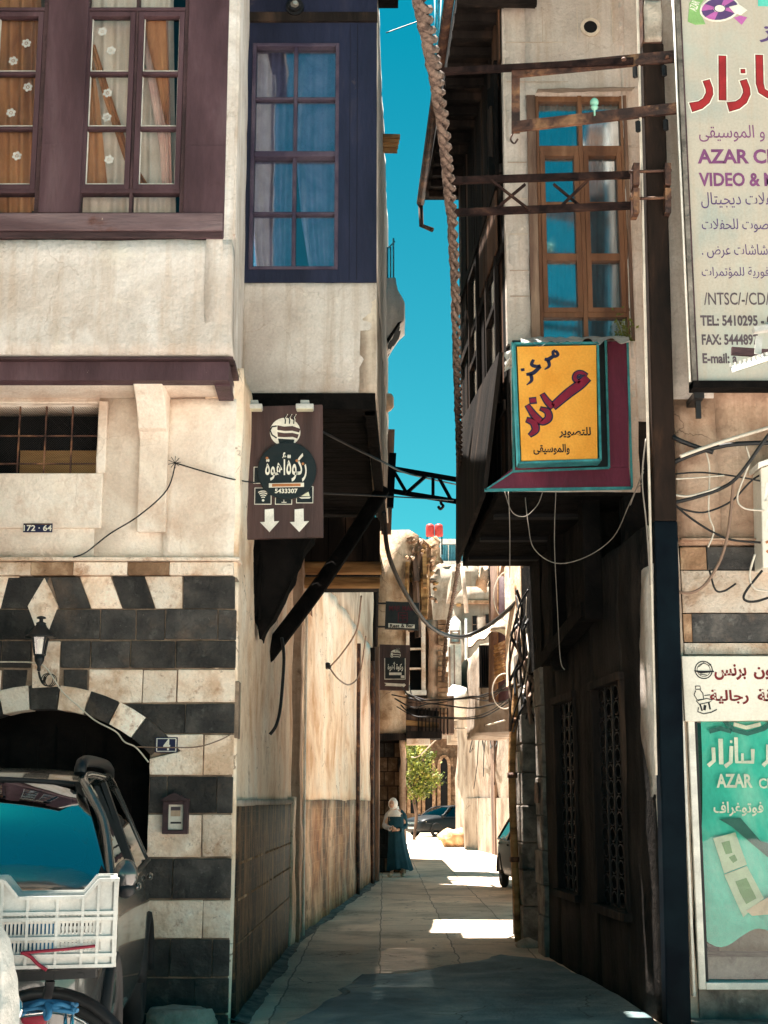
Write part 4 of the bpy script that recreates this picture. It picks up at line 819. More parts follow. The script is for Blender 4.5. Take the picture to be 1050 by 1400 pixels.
drape([(800, 120), (800, 470)], [(858, 120), (858, 470)], YD+.11, 'curtain_sky_reflection', 'curtain painted with teal sky reflection behind the right half of the tall brown window', 6, .03)
mb = MB(FD); mb.box(XDL+.1, XDR, ZD+.1, 9.3, -1.6, -1.5, 'room_dark'); mb.build('room_back', rh)
mb = MB(FD); mb.grid(lambda a, b: FD(xof(733, 130, YD)+a*(xof(864, 130, YD)-xof(733, 130, YD)), zof(131, YD)+.03+.02*a-.05*b+.012*noise.noise(Vector((a*6, b*2, 0))), b*.16), 20, 3, 'concrete')
mb.grid(lambda a, b: FD(xof(733, 130, YD)+a*(xof(864, 130, YD)-xof(733, 130, YD)), zof(131, YD)+.035+.02*a-.05*b+.012*noise.noise(Vector((a*6, b*2, 0))), b*.16), 20, 3, 'concrete'); mb.build('window_hood', rh)
# flank along the alley
YD2, XD2 = 16.2, 0.93
FK = Frame((XDL, YD, 0), (XD2-XDL, YD2-YD, 0), (-1, (XD2-XDL)/(YD2-YD), 0)); LK = Vector((XD2-XDL, YD2-YD)).length
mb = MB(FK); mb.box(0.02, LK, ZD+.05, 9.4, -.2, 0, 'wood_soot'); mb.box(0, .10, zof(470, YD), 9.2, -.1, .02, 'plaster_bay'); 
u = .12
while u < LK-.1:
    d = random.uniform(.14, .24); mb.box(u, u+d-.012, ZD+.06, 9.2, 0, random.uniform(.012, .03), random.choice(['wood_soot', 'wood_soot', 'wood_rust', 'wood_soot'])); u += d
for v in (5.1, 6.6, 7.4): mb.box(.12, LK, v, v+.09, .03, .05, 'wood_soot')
mb.build('flank_wall', rh)
for u0, m in ((.45, 0), (1.9, 1)):
    mb = MB(FK); a, b = u0, u0+.75; z0, z1 = 5.25, 7.3
    for e in ((a, a+.07, z0, z1), (b-.07, b, z0, z1), (a+.07, b-.07, z1-.07, z1), (a+.07, b-.07, z0, z0+.07), (a+.07, b-.07, 6.2, 6.27)): mb.box(*e, .03, .07, 'wood_soot')
    o = mb.build('window', rh, bevel=.005); g = MB(FK); g.box(a+.07, b-.07, z0+.07, z1-.07, .032, .038, 'pane_sky'); g.build('pane', o)
mb = MB(FK)     # carved hanging piece and warm boarding below the eave
mb.poly([(.15, 7.35), (.55, 7.5), (.62, 8.5), (.40, 8.42), (.12, 8.55)], .05, .09, 'wood_black'); mb.poly([(.22, 7.6), (.42, 7.7), (.45, 8.2), (.26, 8.15)], .09, .11, 'wood_soot')
mb.box(.02, .5, 8.5, 9.1, .035, .055, 'wood_rust'); mb.box(.3, 1.6, 6.7, 7.3, .052, .07, 'wood_rust'); mb.build('carved_board', rh, bevel=.006)
mb = MB(); q = [(XDL-.42, YD-.75), (XD2-.42, YD2+.5), (XD2+.5, YD2+.5), (XDL+.3, YD-.75)]
for z0, z1, m in ((9.02, 9.10, 'wood_soot'), (9.10, 9.2, 'wood_black')):
    lo = [mb.bm.verts.new((x, y, z0)) for x, y in q]; hi = [mb.bm.verts.new((x, y, z1)) for x, y in q]
    for f in [lo[::-1], hi]+[(lo[i], lo[(i+1) % 4], hi[(i+1) % 4], hi[i]) for i in range(4)]:
        k = mb.bm.faces.new(f); k.material_index = mb.mi(m); k[mb.tl] = (1, 1, 1)
for k in range(16):
    y = YD-.5+k*.31; x0 = XDL-.44-.15*(y-YD+.75)/5.2; mb.bar((x0, y, 8.98), (x0+.75, y, 8.98), .07, .08, 'wood_soot')
mb.build('eave', rh)
mb = MB(); mb.box(XDL+.0, 2.4, 9.42, 9.6, -15, -11.6, 'wood_black'); mb.build('roof', rh)
mb = MB(); mb.tube([(XD2-.47, YD2+.55, 9.0), (XD2-.46, YD2+.55, 8.7), (XD2-.32, YD2+.5, 8.62)], .03, 'wood_weathered', 8); mb.tube([(XDL-.50, YD-.8, 9.06), (XD2-.47, YD2+.55, 9.0)], .05, 'rust_metal', 8); mb.build('gutter', rh)
# underside
mb = MB(); q = [(XDL-.12, YD+.02), (XD2-.02, YD2), (2.0, YD2), (XDR-.02, YD+.02)]
lo = [(x, y, ZD-.03) for x, y in q]; hi = [(x, y, ZD+.06) for x, y in q]
for f in [lo, hi]+[[lo[i], lo[(i+1) % 4], hi[(i+1) % 4], hi[i]] for i in range(4)]: mb.face(f, 'wood_black')
for k in range(3): y = YD+.9+k*1.2; mb.bar((XDL-.1-.05*k, y, ZD-.045), (2.0, y, ZD-.045), .12, .04, 'void_dark')
mb.build('floor_beams', rh)
# ---- maroon fascia (L-shaped) with teal edging
fs = thing('fascia_board', 'maroon sign surround with thin teal edging framing the orange sign', 'fascia', at(760, 672, YD-.1))
mb = MB(FD); W = .03
mb.ppoly([(702, 640), (663, 671), (862, 668), (859, 640)], .012, W, 'paint_maroon'); mb.ppoly([(830, 468), (857, 467), (859, 639.5), (833, 639.5)], .012, W, 'paint_maroon'); mb.ppoly([(700, 466), (829.5, 464), (832.5, 639.5), (702, 639.5)], .005, .014, 'sign_black')
mb.build('panel', fs)
mb = MB(FD)
for a, b, w in (((662, 671.5), (863, 668.5), 4), ((863, 668), (857, 466), 3), ((827, 467), (832, 641), 3), ((832, 641), (700, 646), 3), ((701, 646), (663, 671), 2), ((700, 470), (702, 645), 3)):
    p, q = FD.px(*a), FD.px(*b); mb.stroke([p, q], w*.0064, W-.01, W+.012, 'paint_teal')
mb.build('teal_edging', fs)
mb = MB(); p = [at(690, 480, YD), at(663, 671, YD)]; b0 = Vector((XD2-.02, YD2, ZD)); b1 = Vector((XD2, YD2, 5.9))
q0 = [p[1]+Vector((-.02, .02, 0)), p[0]+Vector((-.05, .02, 0)), b1+Vector((-.08, 0, 0)), b0+Vector((-.08, 0, 0))]; q1 = [v+Vector((.04, .02, 0)) for v in q0]
for f in [q0, q1]+[[q0[i], q0[(i+1) % 4], q1[(i+1) % 4], q1[i]] for i in range(4)]: mb.face(f, 'wood_soot')
mb.build('flared_flank', rh)
# ---- orange sign
YO = 11.95; FO = front(YO)
os_ = thing('orange_sign', 'orange box sign with crimson and navy arabic lettering in a teal frame', 'sign', at(762, 632, YO))
mb = MB(FO); mb.ppoly([(707, 474), (815, 472), (817, 627), (713, 630)], -.16, .0, 'paint_orange'); mb.build('box', os_)
mb = MB(FO)
for a, b in (((703, 470), (710, 633)), ((710, 633), (821, 629)), ((821, 629), (817, 469)), ((817, 469), (703, 470))):
    mb.stroke([FO.px(*a), FO.px(*b)], .020, -.16, .012, 'paint_teal')
mb.build('frame', os_)
OX = lambda a: 690+a*180/1050; OY = lambda b: 460+b*230/1342
def zs_(mb, pts, wd, m, grow, w):
    wd = wd if isinstance(wd, list) else [wd]*len(pts)
    q = spline([(a, b, c) for (a, b), c in zip(pts, wd)], 6) if len(pts) > 2 else [Vector((a, b, c)) for (a, b), c in zip(pts, wd)]
    P = [Vector(mb.fr.px(OX(v.x), OY(v.y))) for v in q]; g = max(grow, -.004)*.5
    P[0] += (P[0]-P[1]).normalized()*g; P[-1] += (P[-1]-P[-2]).normalized()*g
    mb.stroke([tuple(p) for p in P], [v.z*.00105+grow for v in q], w, w+.003, m)
big = [([(660, 330), (600, 385), (500, 460), (385, 560)], [70, 80, 78, 66]), ([(600, 370), (560, 340), (570, 300), (610, 290), (650, 315)], [38, 42, 40, 40, 44]), ([(385, 565), (340, 520), (300, 460)], [62, 56, 40]),
       ([(285, 575), (340, 600), (350, 650), (310, 685), (270, 690)], [30, 55, 62, 50, 22]), ([(285, 680), (235, 630), (180, 550)], [62, 60, 40]), ([(200, 515), (250, 510)], 50), ([(175, 665), (230, 690), (245, 745), (200, 790)], [40, 62, 62, 34])]
mb = MB(FO)
for p, w in big: zs_(mb, p, w, 'ink_navy', .010, .001)
for p, w in big: zs_(mb, p, w, 'ink_crimson', -.016, .0045)
zs_(mb, [(575, 330), (600, 325), (640, 310)], [8, 22, 8], 'ink_navy', 0, .008)
mb.build('large_lettering', os_)
mb = MB(FO)
for p, w in (([(405, 115), (425, 145), (395, 160), (385, 125), (405, 115)], 26), ([(385, 160), (345, 185), (318, 180)], [30, 34, 24]), ([(345, 190), (355, 235), (318, 265)], [30, 26, 8]),
             ([(230, 185), (215, 225), (255, 240), (285, 230)], [24, 30, 28, 20]), ([(285, 240), (230, 290), (172, 305)], [28, 34, 24]), ([(205, 300), (215, 350), (175, 388)], [30, 28, 8]), ([(130, 268), (158, 264)], 24)):
    zs_(mb, p, w, 'ink_navy', .0, .001)
mb.build('word', os_)
mb = MB(FO); lettering(mb, arabic('للتصوير'), (764, 584, 808, 599), .0, .003, 'ink_black', .025); lettering(mb, arabic('والموسيقى'), (729, 607, 779, 622), .0, .003, 'ink_black', .025); mb.build('small_lettering', os_)
mb = MB(); 
def cl(a, b):
    p = at(712+148*a, 468-3*a, YO).lerp(at(712+148*a, 468-3*a, YO+.34), b)
    p.z += .03+.03*noise.noise(Vector((a*7, b*2, 1)))+.015*noise.noise(Vector((a*20, b*4, 2))); 
    if b < .15: p.z -= .055+.05*noise.noise(Vector((a*9, 0, 4))); p.y -= .05
    return p
mb.grid(cl, 50, 8, 'film'); dress(mb.build('plastic_sheet'), 'crumpled pale plastic sheet lying on top of the orange sign', 'sheet')
mb = MB(); mb.grid(lambda a, b: at(690+14*a+4*noise.noise(Vector((a, b*4, 0))), 482+26*b-8*a, YD-.1+.08*noise.noise(Vector((a*3, b*3, 0)))), 8, 10, 'film'); dress(mb.build('cloth_scrap'), 'torn pale rag knotted at the upper left edge of the orange sign', 'rag')
mb = MB(); rnd = random.Random(8); c0 = at(853, 464, 12.2)
for k in range(70):
    p = c0+Vector((rnd.gauss(0, .045), rnd.gauss(0, .03), abs(rnd.gauss(0, .12)))); n1 = Vector((rnd.gauss(0, 1), rnd.gauss(0, 1), rnd.gauss(0, 1))).normalized(); n2 = n1.orthogonal().normalized(); n3 = n1.cross(n2); s_ = rnd.uniform(.014, .03)
    mb.face([p-n2*s_, p+n3*s_*.5, p+n2*s_, p-n3*s_*.5], 'leaf', rnd.uniform(.5, 1.1))
for k in range(6): mb.tube([c0, c0+Vector((rnd.gauss(0, .05), rnd.gauss(0, .03), rnd.uniform(.1, .26)))], .003, 'leaf', 4)
dress(mb.build('weed'), 'small green weed sprouting at the lower right corner of the tall brown window', 'plant')
# ---- lower wall along the right of the alley
R1a, R1b = (2.06, 11.0), (1.74, 15.5)
d = Vector((R1b[0]-R1a[0], R1b[1]-R1a[1], 0)); FR = Frame((*R1a, 0), d, (-d.y, d.x, 0)); LR = d.length
lw = thing('grey_wall', 'shadowed grey plaster wall with two barred windows under the right hand bay', 'wall', (1.9, 13, 0))
def rpx(x, y): return FR.px(x, y)
def win_rect(x0, x1, yt, yb):
    (a, _), (b, _) = rpx(x0, 1100), rpx(x1, 1100); 
    xm = (x0+x1)/2; return min(a, b), max(a, b), rpx(xm, yb)[1], rpx(xm, yt)[1]
wr = [win_rect(816, 856, 935, 1240), win_rect(763, 790, 958, 1218)]
us = sorted([0, LR] + [c for r in wr for c in r[:2]])
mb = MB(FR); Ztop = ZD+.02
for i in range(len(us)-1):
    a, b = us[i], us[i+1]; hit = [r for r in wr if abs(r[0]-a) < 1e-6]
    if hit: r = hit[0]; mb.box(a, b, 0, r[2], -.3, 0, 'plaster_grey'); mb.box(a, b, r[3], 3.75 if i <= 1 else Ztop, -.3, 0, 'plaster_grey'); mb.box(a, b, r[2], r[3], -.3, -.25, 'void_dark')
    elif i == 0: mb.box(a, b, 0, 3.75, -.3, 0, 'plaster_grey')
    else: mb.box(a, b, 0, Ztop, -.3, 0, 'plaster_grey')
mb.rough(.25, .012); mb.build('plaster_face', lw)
mb = MB(FR); mb.ppoly([(880, 780), (893, 770), (899, 1075), (894, 1090), (888, 1050), (880, 1000), (878, 900)], -.05, .02, 'plaster_bay'); mb.rough(.08, .01, 6); mb.build('pale_corner', lw)
for r in wr:
    a, b, z0, z1 = r; mb = MB(FR)
    for e in ((a-.05, a+.03, z0, z1), (b-.03, b+.05, z0, z1)): mb.box(*e, -.1, .03, 'wood_soot')
    mb.box(a-.06, b+.06, z1, z1+.07, -.1, .05, 'wood_soot'); mb.box(a-.08, b+.08, z0-.07, z0, -.1, .07, 'wood_soot')
    o = mb.build('window', lw, bevel=.008); mb = MB(FR); n = 4
    for k in range(1, n): u = a+(b-a)*k/n; mb.box(u-.008, u+.008, z0, z1, -.05, -.034, 'black_metal')
    for k in range(14):
        z = z0+(z1-z0)*(k+.5)/14
        for j in range(n):
            u = a+(b-a)*(j+.5)/n; rr = (b-a)/n*.36; mb.tube([FR(u+rr*cos(t), z+.06*sin(t), -.042) for t in [i*2*pi/10 for i in range(11)]], .006, 'black_metal', 4, False)
    mb.build('grille', o)
mb = MB(FR); mb.box(1.55, 1.75, 3.2, Ztop, 0, .16, 'wood_black'); mb.bar(FR(1.65, 3.3, .1), FR(3.7, 3.05, .1), .16, .14, 'wood_black'); mb.box(3.2, 3.4, 2.9, Ztop, 0, .14, 'wood_black'); mb.build('timber_brace', lw)
# front end of that wall (facing the street, behind the pole)
mb = MB(front(11.0)); mb.box(2.07, 2.32, 0, 3.75, -.4, 0.0, 'plaster_side'); mb.rough(.2, .01); mb.build('street_end', lw)
mb = MB(FD); mb.box(XDL+.3, XDR, ZD, 9.3, -1.4, -1.3, 'void_dark'); mb.box(2.32, 2.6, 0, 9.3, -6, -.31, 'wood_black'); mb.build('inner_back', rh)
# doorway with stone quoins further in
dw = thing('stone_doorway', 'deep dark doorway with blocky stone jambs beyond the barred windows', 'doorway', (1.7, 16.5, 0))
FW = Frame((1.74, 15.5, 0), (1.60-1.74, 18.3-15.5, 0), (-1, -.05, 0)); Lw = Vector((.14, 2.8)).length
for a, b in ((0.0, .5), (1.5, 2.05)):
    mb = MB(FW); z = 0; k = 0
    while z < 3.0: h = random.uniform(.3, .45); mb.box(a-.0+random.uniform(0, .06), b+random.uniform(-.06, .04), z+.004, z+h-.004, -.3, .03+random.uniform(0, .03), 'stone_grey', random.uniform(.6, 1)); z += h
    mb.build('quoin_jamb', dw, bevel=.015)
mb = MB(FW); mb.box(0, 1.35, 3.05, 4.35, -.3, .02, 'wood_black'); mb.box(1.352, Lw, 3.05, 4.6, -.3, .03, 'plaster_warm'); mb.box(.5, 1.5, 0, 3.05, -.6, -.5, 'wood_black'); mb.box(2.07, Lw, 0, 3.05, -.3, 0, 'plaster_grey'); mb.build('wall', dw)
mb = MB(FW); u, v = FW.px(736, 1085, .05); mb.box(u-.12, u+.12, v-.1, v+.12, .06, .075, 'rust_metal'); dress(mb.build('door_plate'), 'tiny rusty plate on the stone jamb of the dark doorway', 'plate')
# ================================================================ POLE with its brackets
YP = 10.8
pole = thing('steel_pole', 'tall square steel pole, rusty brown above and navy below, in front of the grey wall', 'pole', at(925, 1400, YP))
def plx(py): return at(889+(925-889)*(py/1390.0), py, YP)
mb = MB(); hw = .086
p0 = plx(1415); p0.z = 0; p1 = plx(715); p2 = plx(66); p3 = plx(-60)
mb.bar(p1, p2, 2*hw, 2*hw, 'pole_paint', up=(0, 1, 0)); mb.build('shaft', pole, bevel=.012)
mb = MB(); mb.bar(p0, p1, 2*hw+.006, 2*hw+.006, 'pole_navy', up=(0, 1, 0)); mb.build('painted_foot', pole, bevel=.012)
mb = MB(); mb.bar(p2, p3, 2*hw-.01, 2*hw-.01, 'rust_metal', up=(0, 1, 0)); mb.bar(plx(64)+Vector((0, -.06, 0)), plx(10)+Vector((0, -.06, 0)), 2*hw-.03, .1, 'concrete', up=(0, 1, 0)); mb.rough(.06, .006, 8); mb.build('infilled_head', pole)
mb = MB(); e = -.105
mb.tube(spline([plx(y)+Vector((e-.012, -.06, 0)) for y in (-40, 200, 500, 800, 1060)]), .011, 'cable_pale', 6); dress(mb.build('conduit'), 'thin pale conduit running down the left edge of the tall steel pole', 'conduit')
br = thing('rail_bracket', 'rusty double rail bracket bolted high on the steel pole, carrying a green insulator', 'bracket', at(800, 120, YP))
mb = MB(); A = lambda x, y, Y: at(x, y, Y)
mb.bar(A(604, 98, 11.15), A(866, 84, 10.72), .05, .05, 'rust_dark'); mb.bar(A(700, 99, 11.0), A(926, 77, 10.66), .03, .10, 'rust_metal'); 
mb.build('upper_rail', br); mb = MB(); mb.bar(A(700, 174, 11.0), A(926, 148, 10.66), .035, .09, 'rust_metal'); mb.build('lower_rail', br)
mb = MB(); mb.bar(A(705, 96, 11.0), A(705, 182, 11.0), .07, .02, 'rust_metal', up=(0, 1, 0)); mb.tube(spline([A(703, 180, 11), A(698, 190, 11), A(703, 196, 11), A(708, 190, 11)]), .008, 'rust_metal'); mb.build('end_link', br)
mb = MB()
for x, y in ((853, 81), (912, 78), (722, 101)): mb = MB(); c = A(x, y, 10.64 if x > 800 else 10.95); mb.lathe([(.02, -.01), (.02, .01)], c, 'rust_metal', 6); mb.build('bolt', br)
for x, y in ((868, 92), (908, 90), (872, 166), (910, 164)): mb = MB(); c = A(x, y, 10.68); mb.bar(c, c+Vector((0, 0, -.09)), .03, .03, 'black_metal'); mb.build('bolt_plate', br)
mb = MB(); c = A(813, 158, 10.8); mb.lathe([(.008, 0), (.008, .05), (.022, .055), (.032, .075), (.02, .09), (.035, .10), (.035, .13), (.02, .15), (.01, .152)], c, 'insulator_green', 14); dress(mb.build('insulator'), 'green glass insulator standing on the rusty rail before the brown window', 'insulator')
tr = thing('truss_bracket', 'dark double rail truss with crossed struts clamped to the steel pole', 'bracket', at(750, 265, YP))
for ya, yb, nm in ((247, 239, 'upper_chord'), (291, 281, 'lower_chord')):
    mb = MB(); mb.bar(A(618, ya, 11.1), A(866, yb, 10.8), .045, .055, 'rust_dark'); mb.build(nm, tr)
for a, b in (((671, 246), (724, 287)), ((680, 284), (718, 252)), ((757, 252), (792, 281)), ((763, 286), (808, 242))):
    mb = MB(); mb.bar(A(*a, 10.96 if a[0] in (671, 763) else 10.99), A(*b, 10.92 if a[0] in (671, 763) else 10.96), .03, .018, 'rust_dark'); mb.build('strut', tr)
for x in (868, 911):
    for y0, y1 in ((228, 258), (262, 296)):
        mb = MB(); mb.bar(A(x, y0, 10.72), A(x, y1, 10.72), .05, .16, 'rust_metal', up=(0, 1, 0)); mb.build('clamp', tr, bevel=.004)
for y in (233, 270):
    mb = MB(); mb.tube([A(860, y+2, 10.68), A(918, y, 10.66)], .013, 'chrome' if False else 'rust_metal', 6); mb.build('clamp_bolt', tr)
# ================================================================ SHOP BUILDING on the right
YE = 11.0
sb = thing('shop_building', 'stained brown plaster shop building with shop window behind the steel pole', 'building', (4.0, 12, 0))
FE = front(YE); XE = 2.33
zwt, zwb = zof(985, YE), zof(1352, YE)
wx0 = xof(944, 1100, YE); wx1 = 4.6
mb = MB(FE); zc1 = zof(745, YE)
zst = zof(545, YE); mb.box(XE, 2.66, zc1, zst, -.3, 0, 'plaster_brown'); mb.box(XE, 2.66, zst, 9.8, -.3, 0.004, 'plaster_bay'); mb.box(2.66, 7, zc1, 9.8, -.3, 0, 'plaster_brown'); mb.rough(.16, .012, 2.2); mb.build('upper_wall', sb)
mb = MB(FE); mb.box(XE, 3.6, zof(738, YE), zof(743.5, YE)+.02, -.1, .07, 'plaster_brown')
rows = [(748, 779, [(918, 965, 'brown_stone', 1.2), (966, 1050, 'basalt', 1.5)]), (780, 838, [(918, 1070, 'limestone', .62)]), (839, 878, [(918, 945, 'brown_stone', 1.2), (945.5, 1070, 'basalt', 2.0)]), (879, 895, [(918, 1070, 'limestone', .75)])]
for y0, y1, L in rows:
    for x0, x1, m, t in L:
        a = max(xof(x0, y0, YE), XE); b = xof(x1, y0, YE) if x1 < 1049 else 7; mb.box(a, b, zof(y1, YE)+.002, zof(y0, YE)-.002, -.3, random.uniform(0, .012), m, t)
mb.box(XE, wx0, 0, zof(896, YE), -.3, 0, 'plaster_brown'); mb.box(wx1, 7, 0, zof(896, YE), -.3, 0, 'plaster_brown'); mb.box(wx0, wx1, 0, zwb, -.3, .02, 'stone_grey'); mb.box(wx0, wx1, zwt, zof(896, YE), -.3, 0, 'plaster_brown')
mb.box(XE-.1, 7, 0, .05, 0, .5, 'stone_grey')
mb.build('stone_courses', sb, bevel=.006)
mb = MB(FE); t = .05
mb.box(wx0, wx0+t, zwb, zwt, -.12, .04, 'white_paint'); mb.box(wx1-t, wx1, zwb, zwt, -.12, .04, 'white_paint'); mb.box(wx0+t, wx1-t, zwb, zwb+.05, -.12, .05, 'white_paint'); mb.box(wx0+t+.001, wx0+t+.03, zwb+.05, zwt, -.1, .0, 'black_metal')
mb.box(wx0-.05, wx0-.03, zwb-.05, zof(900, YE), 0, .05, 'white_paint')
sw = mb.build('shop_window', sb, bevel=.004)
g = MB(FE); g.box(wx0+t, wx1-t, zwb+.04, zwt, -.06, -.053, 'shop_glass'); g.build('pane', sw)
mb = MB(FE); mb.box(wx0, wx1, zwb-.1, zwt+.1, -1.5, -1.45, 'plaster_side'); mb.box(wx0, wx1, zwb-.05, zwb, -1.4, -.2, 'stone_grey'); mb.box(wx0, wx0+.05, zwb, zwt, -1.4, -.2, 'plaster_brown'); mb.build('shop_interior', sb)
# poster hung inside the window
YQ = YE+.14; FQ = front(YQ)
po = thing('window_poster', 'turquoise poster with pale lettering hung inside the shop window', 'poster', at(1000, 1280, YQ))
mb = MB(); 
def pg(a, b):
    p = at(958+230*a+3*sin(b*5), 986+295*b+(26*noise.noise(Vector((a*4, 1, 0))) if b > .93 else 0), YQ); p.y += .012*sin(a*9+b*4)+.01*noise.noise(Vector((a*5, b*5, 0))); return p
mb.grid(pg, 30, 30, 'poster_teal'); mb.build('sheet', po)
mb = MB(FQ)
w0 = .028
st = lambda pts, w, m, d: mb.stroke([FQ.px(a, b, w0) for a, b in pts], w, w0+d, w0+d+.002, m)
st([(990, 985), (1003, 998), (1022, 1003), (1045, 996), (1058, 984)], .035, 'poster_shade', 0); st([(1003, 990), (1020, 995), (1040, 990)], .03, 'ink_white', .002)
st([(970, 1000), (985, 996), (1000, 1000)], .035, 'poster_shade', 0)
for p, w in (([(975, 1022), (976, 1040), (968, 1047)], .03), ([(985, 1010), (986, 1045)], .034), ([(1000, 1020), (999, 1042), (991, 1048)], .03), ([(998, 1014), (1001, 1014)], .02), ([(1006, 1008), (1007, 1042), (1029, 1042), (1029, 1024)], .03), ([(1015, 1041), (1015, 1030)], .02), ([(1050, 1018), (1050, 1040), (1043, 1047)], .03)): st(p, w, 'ink_white', .002)
lettering(mb, 'AZAR', (979, 1058, 1029, 1077), 0, w0+.003, 'ink_white', .03, wp=w0); lettering(mb, 'CENTER', (1037, 1064, 1098, 1078), 0, w0+.003, 'ink_white', .02, wp=w0)
lettering(mb, arabic('فوتوغراف'), (975, 1096, 1044, 1116), 0, w0+.003, 'ink_white', .02, wp=w0)
mb.build('lettering', po)
mb = MB(FQ)
mb.ppoly([(975, 1146), (1005, 1138), (1021, 1182), (990, 1194)], w0, w0+.006, 'poster_note', wp=w0); mb.ppoly([(990, 1196), (1021, 1184), (1044, 1228), (1016, 1254)], w0, w0+.005, 'poster_note', wp=w0); mb.ppoly([(986, 1152), (997, 1149), (1001, 1166), (992, 1168)], w0+.006, w0+.008, 'poster_leaf', wp=w0); mb.ppoly([(1005, 1205), (1020, 1200), (1034, 1228), (1020, 1236), (1012, 1222)], w0+.006, w0+.008, 'poster_leaf', wp=w0)
mb.ppoly([(996, 1172), (1004, 1168), (1008, 1176), (1002, 1180)], w0+.006, w0+.008, 'poster_leaf', wp=w0)
mb.ppoly([(1020, 1245), (1040, 1232), (1060, 1222), (1090, 1226), (1090, 1256), (1050, 1250), (1028, 1252)], w0, w0+.01, 'poster_skin', wp=w0)
mb.ppoly([(983, 1120), (1000, 1130), (1050, 1172), (1090, 1180), (1090, 1166), (1040, 1150), (1012, 1118)], w0-.001, w0+.003, 'poster_shade', wp=w0)
mb.build('picture', po)
mb = MB(FE); mb.box(wx0+.25, wx0+.3, zwb+.3, zof(1170, YE), -.35, -.3, 'wood_weathered'); mb.box(wx0+.08, wx1-.1, zwb+.5, zwb+.56, -.6, -.15, 'wood_black'); mb.box(wx0+.08, wx1-.1, zwb+.02, zwb+.2, -.7, -.25, 'stone_grey'); dress(mb.build('display_shelf'), 'dim display shelf inside the shop window below the turquoise poster', 'shelf')
# barber sign
YW = 10.9; FWs = front(YW)
bs = thing('barber_sign', 'white barber shop sign with dark red arabic lettering above the shop window', 'sign', at(1000, 985, YW))
mb = MB(FWs); mb.ppoly([(932, 897), (1110, 897), (1110, 984), (937, 986)], -.09, 0, 'sign_white'); mb.build('panel', bs, bevel=.004)
mb = MB(FWs); q = 'ink_darkred'
lettering(mb, arabic('برنس'), (976, 908, 1021, 930), 0, .003, q, .03); lettering(mb, arabic('ون'), (1030, 912, 1056, 929), 0, .003, q, .03)
lettering(mb, arabic('رجالية'), (970, 943, 1024, 963), 0, .003, q, .03); lettering(mb, arabic('قة'), (1035, 942, 1058, 959), 0, .003, q, .03); mb.build('lettering', bs)
mb = MB(FWs); c = FWs.px(962, 916); k = 'ink_black'
mb.stroke([(c[0]+.066*cos(t), c[1]+.066*sin(t)) for t in [i*2*pi/24 for i in range(25)]], .008, 0, .003, k); mb.stroke([(c[0]+.05*cos(t), c[1]+.05*sin(t)) for t in [i*2*pi/24 for i in range(25)]], .004, 0, .003, k)
P = lambda L: [FWs.px(a, b) for a, b in L]
mb.stroke(P([(949, 917), (958, 919), (976, 918)]), [.006, .022, .01], .003, .005, k); mb.stroke(P([(955, 912), (962, 906), (969, 910), (972, 908)]), .005, .003, .005, k); mb.stroke(P([(957, 922), (966, 923)]), .006, .003, .005, k); mb.build('round_emblem', bs); mb = MB(FWs)
for L, w in (([(951, 938), (957, 938), (958, 942), (951, 943), (951, 938)], .007), ([(951, 944), (949, 950), (953, 957), (962, 956), (961, 948), (957, 943)], .007), ([(952, 958), (956, 963), (970, 960), (974, 957), (966, 955), (954, 958)], .007), ([(971, 950), (963, 951)], .007), ([(957, 963), (960, 972)], .012), ([(969, 961), (971, 970)], .012), ([(964, 964), (963, 971)], .02), ([(955, 967), (954, 973), (962, 976), (972, 974), (980, 970)], .008)): mb.stroke(P(L), w, .0, .003, k)
mb.build('chair_emblem', bs)
# large AZAR board
YG = 10.62; FG = front(YG)
big_ = thing('shop_board', 'large cream signboard with red and purple video shop lettering high on the brown wall', 'sign', at(1000, 528, YG))
mb = MB(FG); gx0, gx1 = xof(942, 300, YG), 4.4
z0, z1 = zof(522, YG), 8.7
mb.box(gx0, gx1, z0, z1, -.1, 0, 'sign_cream'); mb.build('panel', big_)
mb = MB(FG); mb.box(gx0-.035, gx0-.002, z0-.04, z1, -.12, .03, 'chrome' if False else 'stone_grey'); mb.box(gx0-.012, gx0+.012, z0, z1, -.08, .022, 'wood_purple_dark'); mb.box(gx0-.035, gx1, z0-.055, z0+.0, -.12, .035, 'wood_black'); mb.bar(FG(gx0+.05, z0-.05, -.2), FG(gx0+.05, z0-.24, -.2), .04, .03, 'black_metal', up=(0, 1, 0)); mb.box(gx0, gx0+.08, z0-.1, z0-.05, -.4, -.1, 'black_metal')
mb.tube([FG(gx0-.05, z0, .0), FG(gx0-.052, z1, .0)], .01, 'white_paint', 6); mb.build('frame', big_)
mb = MB(FG); GX = lambda a: 930+a/8.75; GY = lambda b: b/8.75
def rr(dx):
    return [[(312+dx, 968), (345+dx, 1060), (350+dx, 1120), (310+dx, 1210), (240+dx, 1265), (132+dx, 1288)]], [70, 72, 74, 80, 95, 112]
stro = [([(312, 968), (345, 1060), (350, 1120), (310, 1205), (240, 1258), (132, 1285)], [72, 74, 76, 80, 90, 108]), ([(503, 675), (506, 1195)], [76, 76]), ([(755, 965), (790, 1060), (796, 1120), (756, 1205), (686, 1258), (578, 1280)], [72, 74, 76, 80, 90, 108]), ([(730, 853), (770, 853)], [40, 40]), ([(943, 665), (950, 1000), (975, 1090), (1050, 1135), (1200, 1140), (1500, 1140), (1560, 1100), (1560, 1000)], [76, 78, 78, 80, 80, 80, 78, 70])]
